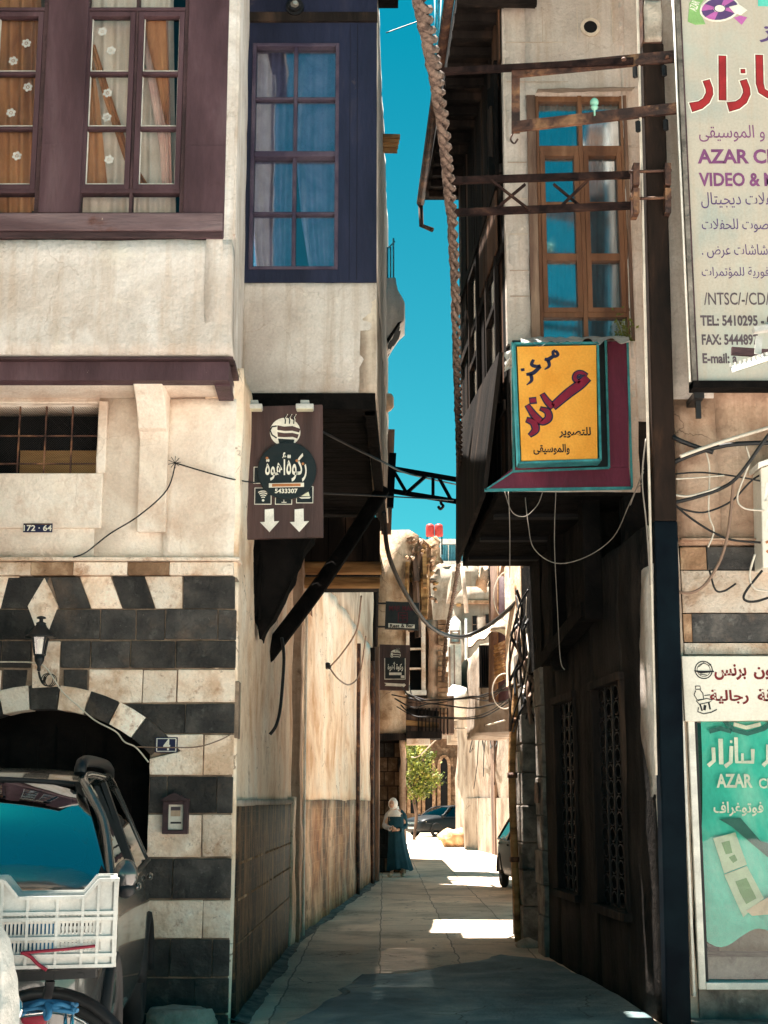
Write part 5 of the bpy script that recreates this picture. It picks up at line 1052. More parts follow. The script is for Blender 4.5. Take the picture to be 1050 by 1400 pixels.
for grow, m, w in ((.03, 'ink_white', .0005), (.012, 'ink_darkred', .002), (-.002, 'ink_red', .0035)):
    for p, wd in stro:
        pts = [FG.px(GX(a), GY(b)) for a, b in p]; sc = 10.62/1940/8.75/.92
        if grow > 0: 
            v0 = (Vector(pts[0])-Vector(pts[1])).normalized()*grow/2; v1 = (Vector(pts[-1])-Vector(pts[-2])).normalized()*grow/2; pts[0] = tuple(Vector(pts[0])+v0); pts[-1] = tuple(Vector(pts[-1])+v1)
        mb.stroke(pts, [x*sc+grow for x in wd], w, w+.0015, m)
mb.build('large_lettering', big_)
mb = MB(FG); z_ = .002
for body, r, m, ar, b in (('و الموسيقى', (955, 171, 1046, 194), 'ink_purple', 1, .0), ('AZAR CENTER', (953, 204, 1128, 224), 'ink_purple', 0, .032), ('VIDEO & M', (955, 236, 1060, 255), 'ink_purple', 0, .03), ('حفلات ديجيتال', (958, 263, 1066, 285), 'ink_violet', 1, .0), ('صوت للحفلات', (959, 299, 1051, 318), 'ink_violet', 1, .0), ('شاشات عرض .', (959, 334, 1050, 353), 'ink_violet', 1, .0), ('ة فورية للمؤتمرات', (959, 365, 1062, 381), 'ink_violet', 1, .0),
                          ('/NTSC/-/CD/-/', (962, 400, 1062, 417), 'ink_grey', 0, .01), ('TEL: 5410295 - 0', (957, 431, 1056, 446), 'ink_grey', 0, .035), ('FAX: 5444897', (959, 457, 1037, 472), 'ink_grey', 0, .035), ('E-mail: a', (960, 483, 1008, 497), 'ink_grey', 0, .035), ('ز', (1037, 36, 1056, 58), 'ink_violet', 1, .02)):
    lettering(mb, arabic(body) if ar else body, r, 0, z_, m, b)
mb.build('lettering', big_)
mb = MB(FG); D = lambda L: [FG.px(930+a/8.75, b/8.75) for a, b in L]
mb.poly(D([(90, 260), (110, 40), (180, -80), (330, -60), (240, 60), (240, 150), (300, 290), (180, 298)]), 0, .003, 'ink_green')
c = FG.px(930+470/8.75, 110/8.75); ce = [(c[0]+.165*cos(t)*1.0, c[1]+.115*sin(t)+.02*cos(t)) for t in [i*2*pi/32 for i in range(32)]]
mb.poly(ce, .003, .006, 'ink_white'); 
for i in range(10):
    t0, t1 = i*2*pi/10, (i+1)*2*pi/10
    mb.poly([(c[0]+r*cos(t)*.15, c[1]+r*sin(t)*.10+r*.02*cos(t)) for r, t in ((.35, t0), (1, t0), (1, (t0+t1)/2), (1, t1), (.35, t1))], .006, .0085, ['ink_violet', 'ink_pink', 'ink_violet', 'ink_violet', 'ink_pink'][i % 5])
mb.disc(c[0], c[1], .05, .0085, .0105, 'ink_violet', 18, .036); mb.disc(c[0], c[1], .042, .0105, .0125, 'ink_white', 18, .03)
mb.poly(D([(640, 215), (720, 190), (800, 210), (735, 300)]), .002, .004, 'ink_pink'); mb.poly(D([(580, 90), (700, 60), (800, 130), (720, 190), (640, 160)]), .009, .011, 'ink_white'); mb.poly(D([(930, -40), (1200, -40), (1200, 80), (930, 75)]), .001, .003, 'poster_teal')
lettering(mb, 'AZAR', (941, 3, 957, 13), 0, .004, 'ink_white', .02, rot=1.2)
mb.build('disc_logo', big_)
# floodlight
fl = thing('floodlight', 'white floodlight reaching in front of the lower right of the cream signboard', 'lamp', at(1030, 490, 9.9))
mb = MB(); a, b = at(1001, 509, 9.9), at(1062, 489, 9.9)
q = [a, b, b+Vector((.02, .22, .05)), a+Vector((.05, .22, .07))]; dn = Vector((0, .02, -.035))
hi = [p+Vector((0, .03, .05)) for p in q]
for f in [q, hi]+[[q[i], q[(i+1) % 4], hi[(i+1) % 4], hi[i]] for i in range(4)]: mb.face(f, 'white_plastic')
for k in range(9): p = hi[3].lerp(hi[2], k/9); r = hi[0].lerp(hi[1], k/9); mb.bar(p+Vector((0, 0, .012)), r+Vector((0, 0, .012)), .008, .025, 'white_plastic')
mb.build('housing', fl); mb = MB(); mb.face([p+Vector((0, -.004, -.004)) for p in [q[0].lerp(q[2], .08), q[1].lerp(q[3], .08), q[2].lerp(q[0], .08), q[3].lerp(q[1], .08)]], 'lens_cream'); mb.build('lens', fl)
mb = MB(); mb.bar(at(1036, 484, 10.0), at(1038, 460, 10.0), .05, .012, 'white_plastic', up=(0, 1, 0)); mb.bar(at(1030, 452, 10.0), at(1062, 447, 10.0), .07, .04, 'white_plastic'); mb.bar(at(1050, 449, 10.0), at(1050, 440, 11.0), .03, .03, 'white_plastic'); mb.bar(at(1000, 480, 10.15), at(1060, 484, 10.15), .03, .06, 'wood_purple_dark'); mb.build('arm', fl)
eb = thing('meter_box', 'pale metal meter box with scrawled paint at the right edge of the photo', 'box', at(1060, 770, 10.85))
mb = MB(front(10.75)); mb.ppoly([(1040, 640), (1120, 612), (1120, 776), (1043, 776)], -.25, 0, 'sign_white'); mb.build('case', eb, bevel=.01)
mb = MB(front(10.75)); mb.ppoly([(1035, 641), (1122, 608), (1122, 603), (1035, 634)], -.27, .04, 'white_paint'); mb.build('lid', eb)
mb = MB(front(10.75)); f = mb.fr
for L, m in (([(1049, 660), (1046, 685), (1054, 675), (1050, 700)], 'white_paint'), ([(1050, 710), (1047, 725), (1054, 728)], 'white_paint'), ([(1047, 742), (1056, 738)], 'copper_paint'), ([(1048, 755), (1056, 750)], 'copper_paint')): mb.stroke([f.px(*p) for p in L], .02, 0, .003, m)
mb.build('paint_marks', eb)
# ================================================================ VEHICLES
def loft(mb, secs, m, smooth=True, close=True):
    k = mb.mi(m); R = [[mb.bm.verts.new(p) for p in s] for s in secs]; n = len(R[0])
    for a, b in zip(R, R[1:]):
        for j in range(n-1 if not close else n):
            f = mb.bm.faces.new((a[j], a[(j+1) % n], b[(j+1) % n], b[j])); f.material_index = k; f.smooth = smooth; f[mb.tl] = (1, 1, 1)
    if close:
        for r in (R[0][::-1], R[-1]): f = mb.bm.faces.new(r); f.material_index = k; f[mb.tl] = (1, 1, 1)
def make_car(name, label, loc, rot, paint, H=1.0, W=.88, L=4.15, cat='car', suv=True, seed=0):
    """car with its nose at local y=0 pointing to -y; x across"""
    car = thing(name, label, cat, loc); car.rotation_euler = (0, 0, rot)
    r = 1.0 if suv else .86; gl = 'car_glass' if suv else 'car_glass_dark'
    # lower body sections: (y, half width, z bottom, z belt, z crown)
    st = [(0.0, .62, .36, .70, .74), (.06, .74, .26, .84, .88), (.25, .83, .22, .93, .98), (.6, .87, .22, .99, 1.06), (1.05, .88, .22, 1.03, 1.12), (1.3, .885, .22, 1.04, 1.13), (2.2, .89, .22, 1.07, 1.14), (3.2, .885, .22, 1.09, 1.15), (3.9, .85, .26, 1.08, 1.13), (L-.03, .78, .34, 1.02, 1.06), (L, .68, .42, .96, 1.0)]
    def sec(y, w, zb, zt, zc):
        zb, zt, zc = zb*r, zt*r, zc*r; w *= W/.88
        half = [(w*.80, zb), (w*.97, zb+.08), (w*1.0, zb+.32*(zt-zb)), (w*1.0, zb+.6*(zt-zb)), (w*.975, zb+.86*(zt-zb)), (w*.93, zt), (w*.72, zc), (w*.35, zc+.018)]
        pts = [(x, z) for x, z in half]+[(-x, z) for x, z in half[::-1]]; return [Vector((x, y, z)) for x, z in pts]
    mb = MB(); loft(mb, [sec(*s) for s in st], paint); body = mb.build('body', car, local=True, subsurf=2)
    # cabin: roof shell and glass
    W_ = W; zr = 1.61*r; zb_ = 1.03*r
    yb0, yt0, yt1, yb1 = 1.12, (1.63 if suv else 1.82), 3.55, 4.02
    wb, wt = .80*W_/.88, .585*W_/.88
    mb = MB()
    def roof(a, b):
        y = yt0-.05+(yt1+.08-yt0)*b; x = (2*a-1)*(wt+.035); e = 1-abs(2*a-1)**3; z = zr-.085+.05*e+.085*(1-(1-b)**3)*(1-b**5)
        return Vector((x, y, z))
    mb.grid(roof, 16, 12, paint); mb.build('roof', car, local=True)
    # pillars
    mb = MB()
    for s in (1, -1):
        mb.tube(spline([(s*(wb+.02), yb0-.02, zb_), (s*(wb*.6+wt*.4+.03), (yb0+yt0)/2-.03, (zb_+zr)/2+.02), (s*(wt+.01), yt0, zr-.04), (s*(wt+.02), (yt0+yt1)/2, zr-.02), (s*wt, yt1, zr-.05), (s*wb, yb1, zb_)]), .025, paint, 8)
        mb.bar((s*(wb+.035), 2.55, zb_-.02), (s*(wt+.035), 2.55, zr-.05), .03, .09, 'car_dark', up=(0, 1, 0))
    mb.build('pillar', car, local=True)
    def quad(nm, P, m, n=10, bulge=0):
        mb = MB(); A, B, C, D_ = [Vector(p) for p in P]
        def fn(a, b):
            p = A.lerp(B, a).lerp(D_.lerp(C, a), b); return p+Vector((0, -bulge*(1-(2*a-1)**2)-bulge*.45*sin(pi*b), bulge*.3*(1-(2*a-1)**2)+bulge*.45*sin(pi*b)))
        mb.grid(fn, n, 12, m); return mb.build(nm, car, local=True)
    quad('windscreen', [(-wb, yb0, zb_), (wb, yb0, zb_), (wt, yt0, zr-.075), (-wt, yt0, zr-.075)], gl, 14, .10)
    mb = MB(); mb.tube(spline([(-wb, yb0-.005, zb_), (-wb*.5, yb0-.08, zb_+.02), (0, yb0-.105, zb_+.03), (wb*.5, yb0-.08, zb_+.02), (wb, yb0-.005, zb_)]), .018, 'rubber', 6)
    for s in (1, -1): mb.tube([(s*(wb-.015), yb0-.012, zb_), (s*(wt-.01), yt0-.02, zr-.07)], .022, 'rubber', 6)
    mb.tube(spline([(-wt, yt0-.01, zr-.07), (0, yt0-.11, zr-.04), (wt, yt0-.01, zr-.07)]), .014, 'rubber', 6); mb.build('windscreen_seal', car, local=True)
    quad('rear_window', [(-wb, yb1, zb_), (wb, yb1, zb_), (wt, yt1, zr-.05), (-wt, yt1, zr-.05)], gl, 8, -.04)
    for s in (1, -1):
        quad('side_window', [(s*(wb+.015), yb0+.16, zb_), (s*(wb+.02), 2.5, zb_), (s*(wt+.02), 2.5, zr-.07), (s*(wt+.03), yt0+.1, zr-.07)], gl)
        quad('side_window', [(s*(wb+.02), 2.6, zb_), (s*(wb+.01), 3.75, zb_+.02), (s*(wt+.02), 3.45, zr-.09), (s*(wt+.02), 2.6, zr-.07)], gl)
        mb = MB(); mb.tube(spline([(s*(wb+.035), yb0+.1, zb_-.01), (s*(wb+.05), 2.5, zb_), (s*(wb+.03), 3.8, zb_+.02)]), .016, 'car_dark', 6); mb.build('belt_trim', car, local=True)
        for y in (1.85, 2.95):
            mb = MB(); c = Vector((s*(.875*W_/.88), y+.35, .96*r)); mb.blob(c, (.022, .10, .024), paint, 2, 0); mb.build('door_handle', car, local=True)
        mb = MB(); c = Vector((s*(.89*W_/.88+.0), yb0-.02, 1.05*r)); mb.blob(c+Vector((0, 0, .03)), (.062, .06, .078), paint, 3, .05); mb.blob(c+Vector((0, .005, -.04)), (.056, .055, .05), 'car_dark', 2, .03); mb.bar(c+Vector((-s*.16, .05, -.06)), c+Vector((-s*.03, .02, -.03)), .05, .05, 'car_dark'); m = mb.build('mirror', car, local=True)
        # headlight follows the corner
        mb = MB(); w = W_/.88
        mb.grid(lambda a, b: Vector((s*(.38+.42*a)*w, .035+.235*a**2.4-.012, (.70+.10*b+.02*a)*r)), 8, 3, 'reflector'); h = mb.build('headlight', car, local=True)
        mb = MB(); mb.grid(lambda a, b: Vector((s*(.40+.30*a)*w, .022+.17*a**2.4-.012, (.705+.05*b+.015*a)*r)), 8, 3, 'amber'); mb.build('indicator', h)
        mb = MB(); mb.tube(spline([(s*(.36)*w, .03, .685*r), (s*.62*w, .08, .69*r), (s*.82*w, .26, .71*r), (s*.872*w, .5, .72*r)]), .01, 'rubber', 5); mb.build('bumper_seam', car, local=True)
        if suv:
            mb = MB(); mb.tube(spline([(s*(wt-.01), yt0+.02, zr-.015), (s*(wt-.005), yt0+.14, zr+.055), (s*wt, 2.7, zr+.07), (s*(wt-.02), yt1-.1, zr+.05), (s*(wt-.03), yt1+.05, zr-.01)]), .034, 'car_dark', 8); mb.build('roof_rail', car, local=True)
        for y in (.78, 3.32):
            mb = MB(); R_ = .33*r+.0; c = Vector((s*(.79*W_/.88), y, R_))
            ring = []
            mb.tube([c+Vector((0, (R_-.07)*cos(t), (R_-.07)*sin(t))) for t in [i*2*pi/24 for i in range(25)]], .075, 'rubber', 8, False)
            wh = mb.build('wheel', car, local=True)
            mb = MB(); q = c+Vector((s*.05, 0, 0))
            mb.tube([q+Vector((0, (R_-.13)*cos(t), (R_-.13)*sin(t))) for t in [i*2*pi/24 for i in range(25)]], .022, 'chrome', 6, False)
            for j in range(6): t = j*pi/3; mb.bar(q, q+Vector((0, (R_-.13)*cos(t), (R_-.13)*sin(t))), .03, .05, 'chrome', up=(1, 0, 0))
            mb.build('rim', wh)
            mb = MB(); mb.tube([Vector((s*.862*W_/.88, y+(R_+.05)*cos(t), R_+(R_+.05)*sin(t))) for t in [pi*i/14 for i in range(15)]], .035, 'rubber', 6); mb.build('wheel_arch', car, local=True)
    mb = MB(); mb.box(-.36, .36, .66*r, .80*r, -.02, .02, 'car_dark'); 
    for k in range(4): mb.box(-.34, .34, (.68+.03*k)*r, (.69+.03*k)*r, .02, .03, 'chrome')
    mb.build('front_grille', car, local=True)
    mb = MB(); mb.box(-.26, .26, .42*r, .53*r, .005, .02, 'white_plastic'); mb.build('plate', car, local=True)
    mb = MB(); mb.tube([(-.5, yb0+.02, zb_+.01), (-.2, yb0+.0, zb_+.035), (.25, yb0+.03, zb_+.05)], .012, 'rubber', 5); mb.tube([(.05, yb0-.05, zb_+.01), (.4, yb0-.03, zb_+.03), (.66, yb0+.04, zb_+.05)], .012, 'rubber', 5); mb.build('wiper', car, local=True)
    mb = MB(); mb.box(-.7, .7, .5*r, 1.05*r, -3.6, -1.3, 'car_dark')
    for s in (-.36, .36): mb.blob((s, 2.2, 1.05*r), (.22, .1, .3), 'car_dark', 2, .1); mb.blob((s, 2.2, 1.42*r), (.12, .07, .12), 'car_dark', 2, .1)
    mb.tube([Vector((.36+.17*cos(t), 1.62+.03*sin(t), 1.06*r+.15*sin(t))) for t in [i*2*pi/16 for i in range(17)]], .014, 'rubber', 5); mb.build('cabin', car, local=True)
    return car
make_car('parked_car', 'silver grey suv with roof rails parked nose out before the dark arch', (-2.10, 6.3, .17), radians(5.5), 'car_paint', H=1)
make_car('parked_car', 'black car parked crosswise at the far end of the alley under the tree', (1.25, 66, 0), radians(-55), 'car_dark', suv=False)
make_car('parked_car', 'dark car half hidden behind a drainpipe on the right side of the alley', (3.25, 24.6, 0), radians(3), 'car_dark', suv=False)
# ================================================================ BICYCLE, CRATE
BY = 5.55
bk = thing('bicycle', 'black cargo bicycle carrying a white crate in front of the silver car', 'bicycle', at(60, 1480, BY))
g0 = Vector((xof(85, 1400, BY), BY, 0.17)); R_ = .345; bk.location = (g0.x, BY, 0)
cw_ = Vector((xof(58, 1420, BY), BY+.10, R_+.18))
ax = Vector((cos(.22), -sin(.22), 0))   # bicycle runs mostly across the picture
def wheel(c):
    mb = MB(); T = lambda t, r: c+ax*(r*cos(t))+Vector((0, 0, r*sin(t)))
    mb.tube([T(i*2*pi/40, R_) for i in range(41)], .022, 'rubber', 8, False); w = mb.build('wheel', bk)
    mb = MB(); mb.tube([T(i*2*pi/40, R_-.03) for i in range(41)], .011, 'chrome', 6, False); mb.build('rim', w)
    mb = MB(); 
    for k in range(28): t = k*2*pi/28; mb.tube([T(t+.3*(1 if k % 2 else -1), .03), T(t, R_-.03)], .0018, 'chrome', 3)
    mb.tube([c-Vector((.0, .05, 0)), c+Vector((0, .05, 0))], .025, 'chrome', 8); mb.build('spokes', w)
    mb = MB(); mb.tube([T(t, R_+.035) for t in [pi*(.05+.85*i/20) for i in range(21)]], .024, 'black_metal', 6); mb.build('mudguard', bk)
wheel(cw_); wheel(cw_-ax*1.05)
c2 = cw_-ax*1.05; bb = cw_-ax*.45+Vector((0, 0, -.05)); st_ = bb+Vector((0, 0, .52))-ax*(-.14); hd = c2+ax*.25+Vector((0, 0, .52))
mb = MB()
for a, b, r in ((bb, st_, .018), (st_, hd, .016), (bb, hd, .02), (hd, c2, .016), (bb, cw_, .012), (st_, cw_, .011), (hd, hd+Vector((0, 0, .18))-ax*.05, .016)): mb.tube([a, b], r, 'black_metal', 8)
mb.build('frame', bk)
mb = MB(); h = hd+Vector((0, 0, .2))-ax*.05; n_ = Vector((ax.y, -ax.x, 0)); mb.tube(spline([h-n_*.28+ax*.15, h-n_*.2, h, h+n_*.2, h+n_*.28+ax*.15]), .013, 'chrome', 8); mb.build('handlebar', bk)
mb = MB(); mb.blob(st_+Vector((0, 0, .1)), (.13, .09, .04), 'rubber', 2, .2); mb.tube([st_, st_+Vector((0, 0, .1))], .014, 'chrome', 6); mb.build('saddle', bk)
zc = zof(1322, BY)
mb = MB(); xa, xb = xof(-60, 1320, BY), xof(143, 1316, BY)
mb.bar((xa, BY-.15, zc-.030), (xb, BY-.15, zc-.004), .035, .032, 'black_metal'); mb.bar((xa, BY+.2, zc-.030), (xb, BY+.2, zc-.004), .035, .032, 'black_metal')
for k in range(5): x = xa+(xb-xa)*(k+.5)/5; mb.bar((x, BY-.17, zc-.01), (x, BY+.22, zc-.01), .03, .015, 'black_metal')
for x in (48, 66, 84, 103, 118): p = at(x, 1318-.1*(x-48), BY-.17); mb.lathe([(.012, 0), (.012, .01)], p, 'chrome', 6)
xs_ = xof(82, 1340, BY); mb.bar((xs_, BY-.16, zc-.03), (xs_-.04, BY-.1, zc-.2), .03, .02, 'black_metal'); mb.bar((xs_-.04, BY-.1, zc-.2), cw_+Vector((0, -.04, 0)), .02, .014, 'chrome'); mb.build('carrier', bk)
mb = MB(); y = BY-.22
mb.tube(spline([at(22, 1388, y), at(60, 1384, y), at(92, 1378, y), at(103, 1380, y+.06), at(95, 1386, y+.12)]), .011, 'chrome', 8)
for x in (90, 99): mb.tube([at(x, 1382, y), at(x-2, 1440, y)], .008, 'chrome', 6)
mb.build('rack_rail', bk)
mb = MB(); c = at(-2, 1380, y-.1); mb.tube([c+Vector((.075*cos(t), .02*sin(t), .055*sin(t))) for t in [i*2*pi/20 for i in range(21)]], .012, 'chrome', 8, False); mb.lathe([(.05, -.02), (.055, .02)], c, 'rubber', 14); mb.build('bell', bk)
mb = MB(); p = at(47, 1393, y+.05); mb.blob(p, (.05, .02, .03), 'cord_red', 2, .05); mb.build('tail_light', bk)
# crate
cr = thing('plastic_crate', 'white slatted plastic crate with dipped sides strapped on the bicycle carrier', 'crate', at(75, 1322, BY))
FC = Frame((-1.0, BY-.2, 0), (1, .21, 0), (.21, -1, 0)); D_ = .33
cx0, cz1 = FC.px(-18, 1222); cx1, _ = FC.px(158, 1210); _, cz0 = FC.px(80, 1322)
zR = FC.px(150, 1203)[1]; cH = zR-cz0; cW = cx1-cx0
def crate_side(fr, W, slots):
    mb = MB(fr); m = 'white_plastic'; H = cH; t = .012
    top = [(0, cz0+H), (.13*W, cz0+H), (.24*W, cz0+H*.80), (.76*W, cz0+H*.80), (.87*W, cz0+H), (W, cz0+H)]
    zt = cz0+H*.80; b0 = cz0+.13*H; rows = [b0, b0+.2*H, b0+.42*H, cz0+.62*H]
    mb.poly([(0, rows[3]), (W, rows[3])]+top[::-1], -t, 0, m)
    mb.box(0, W, cz0, b0, -t, 0, m)
    for z in (cz0+.002, b0, rows[1], rows[2], rows[3]): mb.box(-.002, W+.002, z-.006, z+.006, 0, .012, m)
    for k in range(len(top)-1): mb.stroke([top[k], top[k+1]], .012, 0, .014, m)
    cols = [0, .12, .32, .55, .75, .87, 1.0]
    for c in cols: mb.box(c*W-.005, c*W+.005, cz0, cz0+H*(.80 if .2 < c < .8 else 1), 0, .011, m)
    mb.box(0, .10*W, b0, rows[3], -t, 0, m); mb.box(.90*W, W, b0, rows[3], -t, 0, m)
    n = slots
    for k in range(n): u = W*(.10+.80*k/n); mb.box(u, u+W*.80/n*.55, b0, rows[3], -t, 0, m)
    for i in range(3): mb.box(.1*W, .9*W, rows[i]+.13*H*(.1), rows[i]+.045*H, -t, -.001, m); 
    for i in range(3): mb.box(.1*W, .9*W, rows[i+1]-.05*H, rows[i+1]-.008, -t, -.001, m)
    return mb.build('side', cr)
fo = FC(cx0, 0); crate_side(Frame((fo.x, fo.y, 0), FC.u, FC.w), cW, 26)
bo = fo-FC.w*D_; crate_side(Frame((bo.x, bo.y, 0)+tuple() if False else (bo.x, bo.y, 0), FC.u, -FC.w), cW, 26)
r0 = FC(cx1, 0); crate_side(Frame((r0.x, r0.y, 0), -FC.w, FC.u), D_, 16); crate_side(Frame((fo.x, fo.y, 0), -FC.w, -FC.u), D_, 16)
mb = MB(FC); mb.box(cx0, cx1, cz0, cz0+.01, -D_, 0, 'white_plastic'); mb.build('floor', cr)
bt = MB(FC); bt.box(cx0+.06, cx0+.24, cz0+.012, cz0+.15, -.26, -.05, 'rope_blue'); dress(bt.build('carton'), 'small blue packet showing through the slots at the left of the crate', 'packet')
ck = lambda L: [FC(*FC.px(a, b, .024), .024) for a, b in L]
cable(ck([(28, 1303), (60, 1300), (95, 1297), (130, 1293)]), .006, 'cord_red', 'dark red cord stretched across the bottom of the white crate', None, 'cord', 'cord', pxy=False)
cable(ck([(30, 1302), (42, 1308), (52, 1318), (64, 1326)]), .007, 'cord_red', 'short dark red cord end looped below the white crate', None, 'cord', 'cord', pxy=False)
mb = MB(); rnd = random.Random(2); y = BY-.24
for k in range(10): mb.tube(spline([at(24+rnd.uniform(-4, 4), 1386+rnd.uniform(-12, 2), y+rnd.uniform(-.02, .1)), at(52+rnd.uniform(-6, 6), 1376+rnd.uniform(-8, 6), y+rnd.uniform(-.03, .08)), at(80+rnd.uniform(-6, 6), 1374+rnd.uniform(-5, 8), y+rnd.uniform(-.03, .08)), at(103+rnd.uniform(-5, 3), 1378+rnd.uniform(-5, 8), y+rnd.uniform(-.03, .08))]), .0085, 'rope_blue', 6)
mb.tube(spline([at(64, 1372, y-.02), at(68, 1385, y-.04), at(63, 1392, y-.02), at(62, 1378, y-.02)]), .010, 'rope_blue', 6)
dress(mb.build('blue_rope'), 'coil of blue rope tied over the chrome rack rail of the bicycle', 'rope')
mb = MB(); yv = 5.0
def fl_(a, b):
    t = b; xr = [-2, 12, 20, 24, 25, 26][min(5, int(t*5.99))]; e = t*5; i = min(4, int(e)); X_ = [-6, 11, 19, 23, 25, 27]; xr = X_[i]*(1-(e-i))+X_[i+1]*(e-i)
    p = at(-60+(xr+60)*a, 1248+170*b, yv); p.y += .12*(1-(2*a-1)**2)*-1+.03*noise.noise(Vector((a*8, b*6, 0)))+.02*sin(a*25+3*b); return p
mb.grid(fl_, 40, 24, 'film'); dress(mb.build('plastic_cover'), 'shiny clear plastic cover bulging in at the lower left corner of the photo', 'cover')
# ================================================================ WOMAN WALKING
pf = gnd(541, 1199); PY = pf.y
pr = thing('person', 'woman in long teal dress and white headscarf walking on the left side of the alley', 'person', (pf.x, PY, 0))
def skin_body():
    V = [(0, 0, .92), (0, 0, 1.12), (0, 0, 1.32), (-.03, -.02, 1.44), (-.045, -.03, 1.52), (-.06, -.06, 1.57),
         (.15, .0, 1.33), (.20, .05, 1.10), (.06, -.14, 1.0), (-.0, -.18, 1.0),
         (-.15, 0, 1.33), (-.22, -.02, 1.10), (-.10, -.17, 1.03), (-.03, -.2, 1.03),
         (.07, .02, .88), (.10, .06, .48), (.17, .12, .09), (.14, .04, .04),
         (-.06, -.01, .88), (-.06, -.03, .48), (-.09, -.08, .09), (-.13, -.16, .04)]
    E_ = [(0, 1), (1, 2), (2, 3), (3, 4), (4, 5), (2, 6), (6, 7), (7, 8), (8, 9), (2, 10), (10, 11), (11, 12), (12, 13), (0, 14), (14, 15), (15, 16), (16, 17), (0, 18), (18, 19), (19, 20), (20, 21)]
    Rr = [.15, .13, .14, .055, .085, .08, .065, .048, .032, .03, .065, .048, .032, .03, .10, .065, .04, .035, .10, .065, .04, .035]
    me = bpy.data.meshes.new('body'); me.from_pydata(V, E_, []); o = bpy.data.objects.new('body', me); COL.objects.link(o); o.parent = pr
    md = o.modifiers.new('skin', 'SKIN'); 
    for i, s in enumerate(me.skin_vertices[0].data): s.radius = (Rr[i], Rr[i]); s.use_root = (i == 0)
    o.modifiers.new('sub', 'SUBSURF').render_levels = 2; me.materials.append(M['skin']); return o
skin_body()
mb = MB()
def dressfn(a, b):
    t = a*2*pi; z = 1.40-1.24*b; prof = [(.0, .10, .08), (.08, .19, .12), (.25, .175, .14), (.4, .17, .14), (.6, .20, .17), (1.0, .275, .25)]
    for (p, rx, ry), (q, sx, sy) in zip(prof, prof[1:]):
        if p <= b <= q: f = (b-p)/(q-p); rx = rx*(1-f)+sx*f; ry = ry*(1-f)+sy*f; break
    w = 1+.10*b*sin(7*t+2*b)+.05*b*sin(13*t)
    return Vector((rx*w*cos(t)+.09*b*b, ry*w*sin(t), z+.03*b*sin(3*t)))
mb.grid(dressfn, 48, 24, 'dress_teal'); mb.build('dress', pr, local=True)
for s, m in ((1, 'dress_teal'), (-1, 'sleeve_grey')):
    mb = MB(); P_ = [(.10, 0, 1.38), (.17, 0, 1.32), (.215, .05, 1.10), (.08, -.13, 1.0)] if s > 0 else [(-.09, 0, 1.39), (-.16, 0, 1.33), (-.235, -.02, 1.10), (-.12, -.16, 1.03)]
    pp = spline(P_, 6); mb.tube(pp, [.056+.008*sin(i*1.1) for i in range(len(pp))], m, 10); mb.build('sleeve', pr, local=True)
mb = MB(); mb.blob((-.055, -.03, 1.55), (.105, .115, .135), 'scarf_white', 3, .06); mb.lathe([(.19, 1.28), (.16, 1.36), (.10, 1.44), (.09, 1.5)], (-.02, 0, 0), 'scarf_white', 18, 1, .75); mb.build('headscarf', pr, local=True)
mb = MB(); fc = Vector((-.085, -.125, 1.545)); mb.blob(fc, (.062, .04, .085), 'skin', 2, .03); mb.blob(fc+Vector((-.012, -.042, -.01)), (.012, .016, .02), 'skin', 1, 0)
for e in (-.03, .012): mb.blob(fc+Vector((e, -.036, .016)), (.011, .006, .006), 'ink_black', 1, 0); mb.blob(fc+Vector((e, -.035, .032)), (.015, .006, .004), 'wood_black', 1, 0)
mb.blob(fc+Vector((-.01, -.035, -.042)), (.02, .008, .007), 'ink_red', 1, 0); mb.build('face', pr, local=True)
for hx, hy, hz in ((-.0, -.19, 1.0), (-.04, -.21, 1.03)):
    mb = MB(); mb.blob((hx, hy, hz), (.045, .025, .035), 'skin', 2, .05)
    for k in range(4): mb.tube(spline([(hx-.03, hy, hz+.02-.014*k), (hx-.065, hy-.012, hz+.015-.014*k), (hx-.075, hy+.01, hz+.005-.014*k)]), .0075, 'skin', 5)
    mb.tube(spline([(hx, hy-.01, hz+.03), (hx-.02, hy-.02, hz+.05), (hx-.045, hy-.02, hz+.05)]), .009, 'skin', 5); mb.build('hand', pr, local=True)
for x, y in ((-.13, -.16), (.15, .05)): mb = MB(); mb.blob((x, y, .045), (.055, .12, .045), 'shoe_beige', 2, .1); mb.build('shoe', pr, local=True)
# ================================================================ FAR BUILDINGS
def wallbox(mb, px0, py0, px1, py1, Y, d, m): 
    f = mb.fr; mb.fr = front(Y); mb.pbox(px0, py0, px1, py1, -d, 0, m); mb.fr = f
# dark stone ground floor behind the woman + cream overhang with window and ruined posts
rf = thing('ruined_house', 'crumbling cream house with timber posts and jutting upper floor behind the two small signs', 'house', (.2, 33, 0))
Y3 = 33.0; F33 = front(Y3)
mb = MB(F33); ztop = zof(722, Y3)
mb.ppoly([(508, 1006), (556, 1003), (556, 790), (563, 760), (574, 752), (573, 732), (560, 724), (520, 724), (508, 735)], -.5, 0, 'plaster_old'); mb.rough(.35, .022, 1.2); mb.build('upper_wall', rf)
mb = MB(F33); mb.ppoly([(545, 1000), (545, 760), (586, 744), (594, 850), (604, 870), (606, 1000)], -1.6, -.75, 'brown_stone', .8); mb.box(-2.5, .15, .0, 7.2, -9, -1.7, 'plaster_side'); mb.box(-2.5, -.27, 0, 8.0, -1.69, 2.7, 'plaster_side'); mb.build('backing_and_shade_core', rf)  # stone backing, plus unseen blocks added to shade the woman and ground
mb = MB(F33); mb.pbox(505, 1012, 548, 1200, -.9, -.6, 'wood_soot')
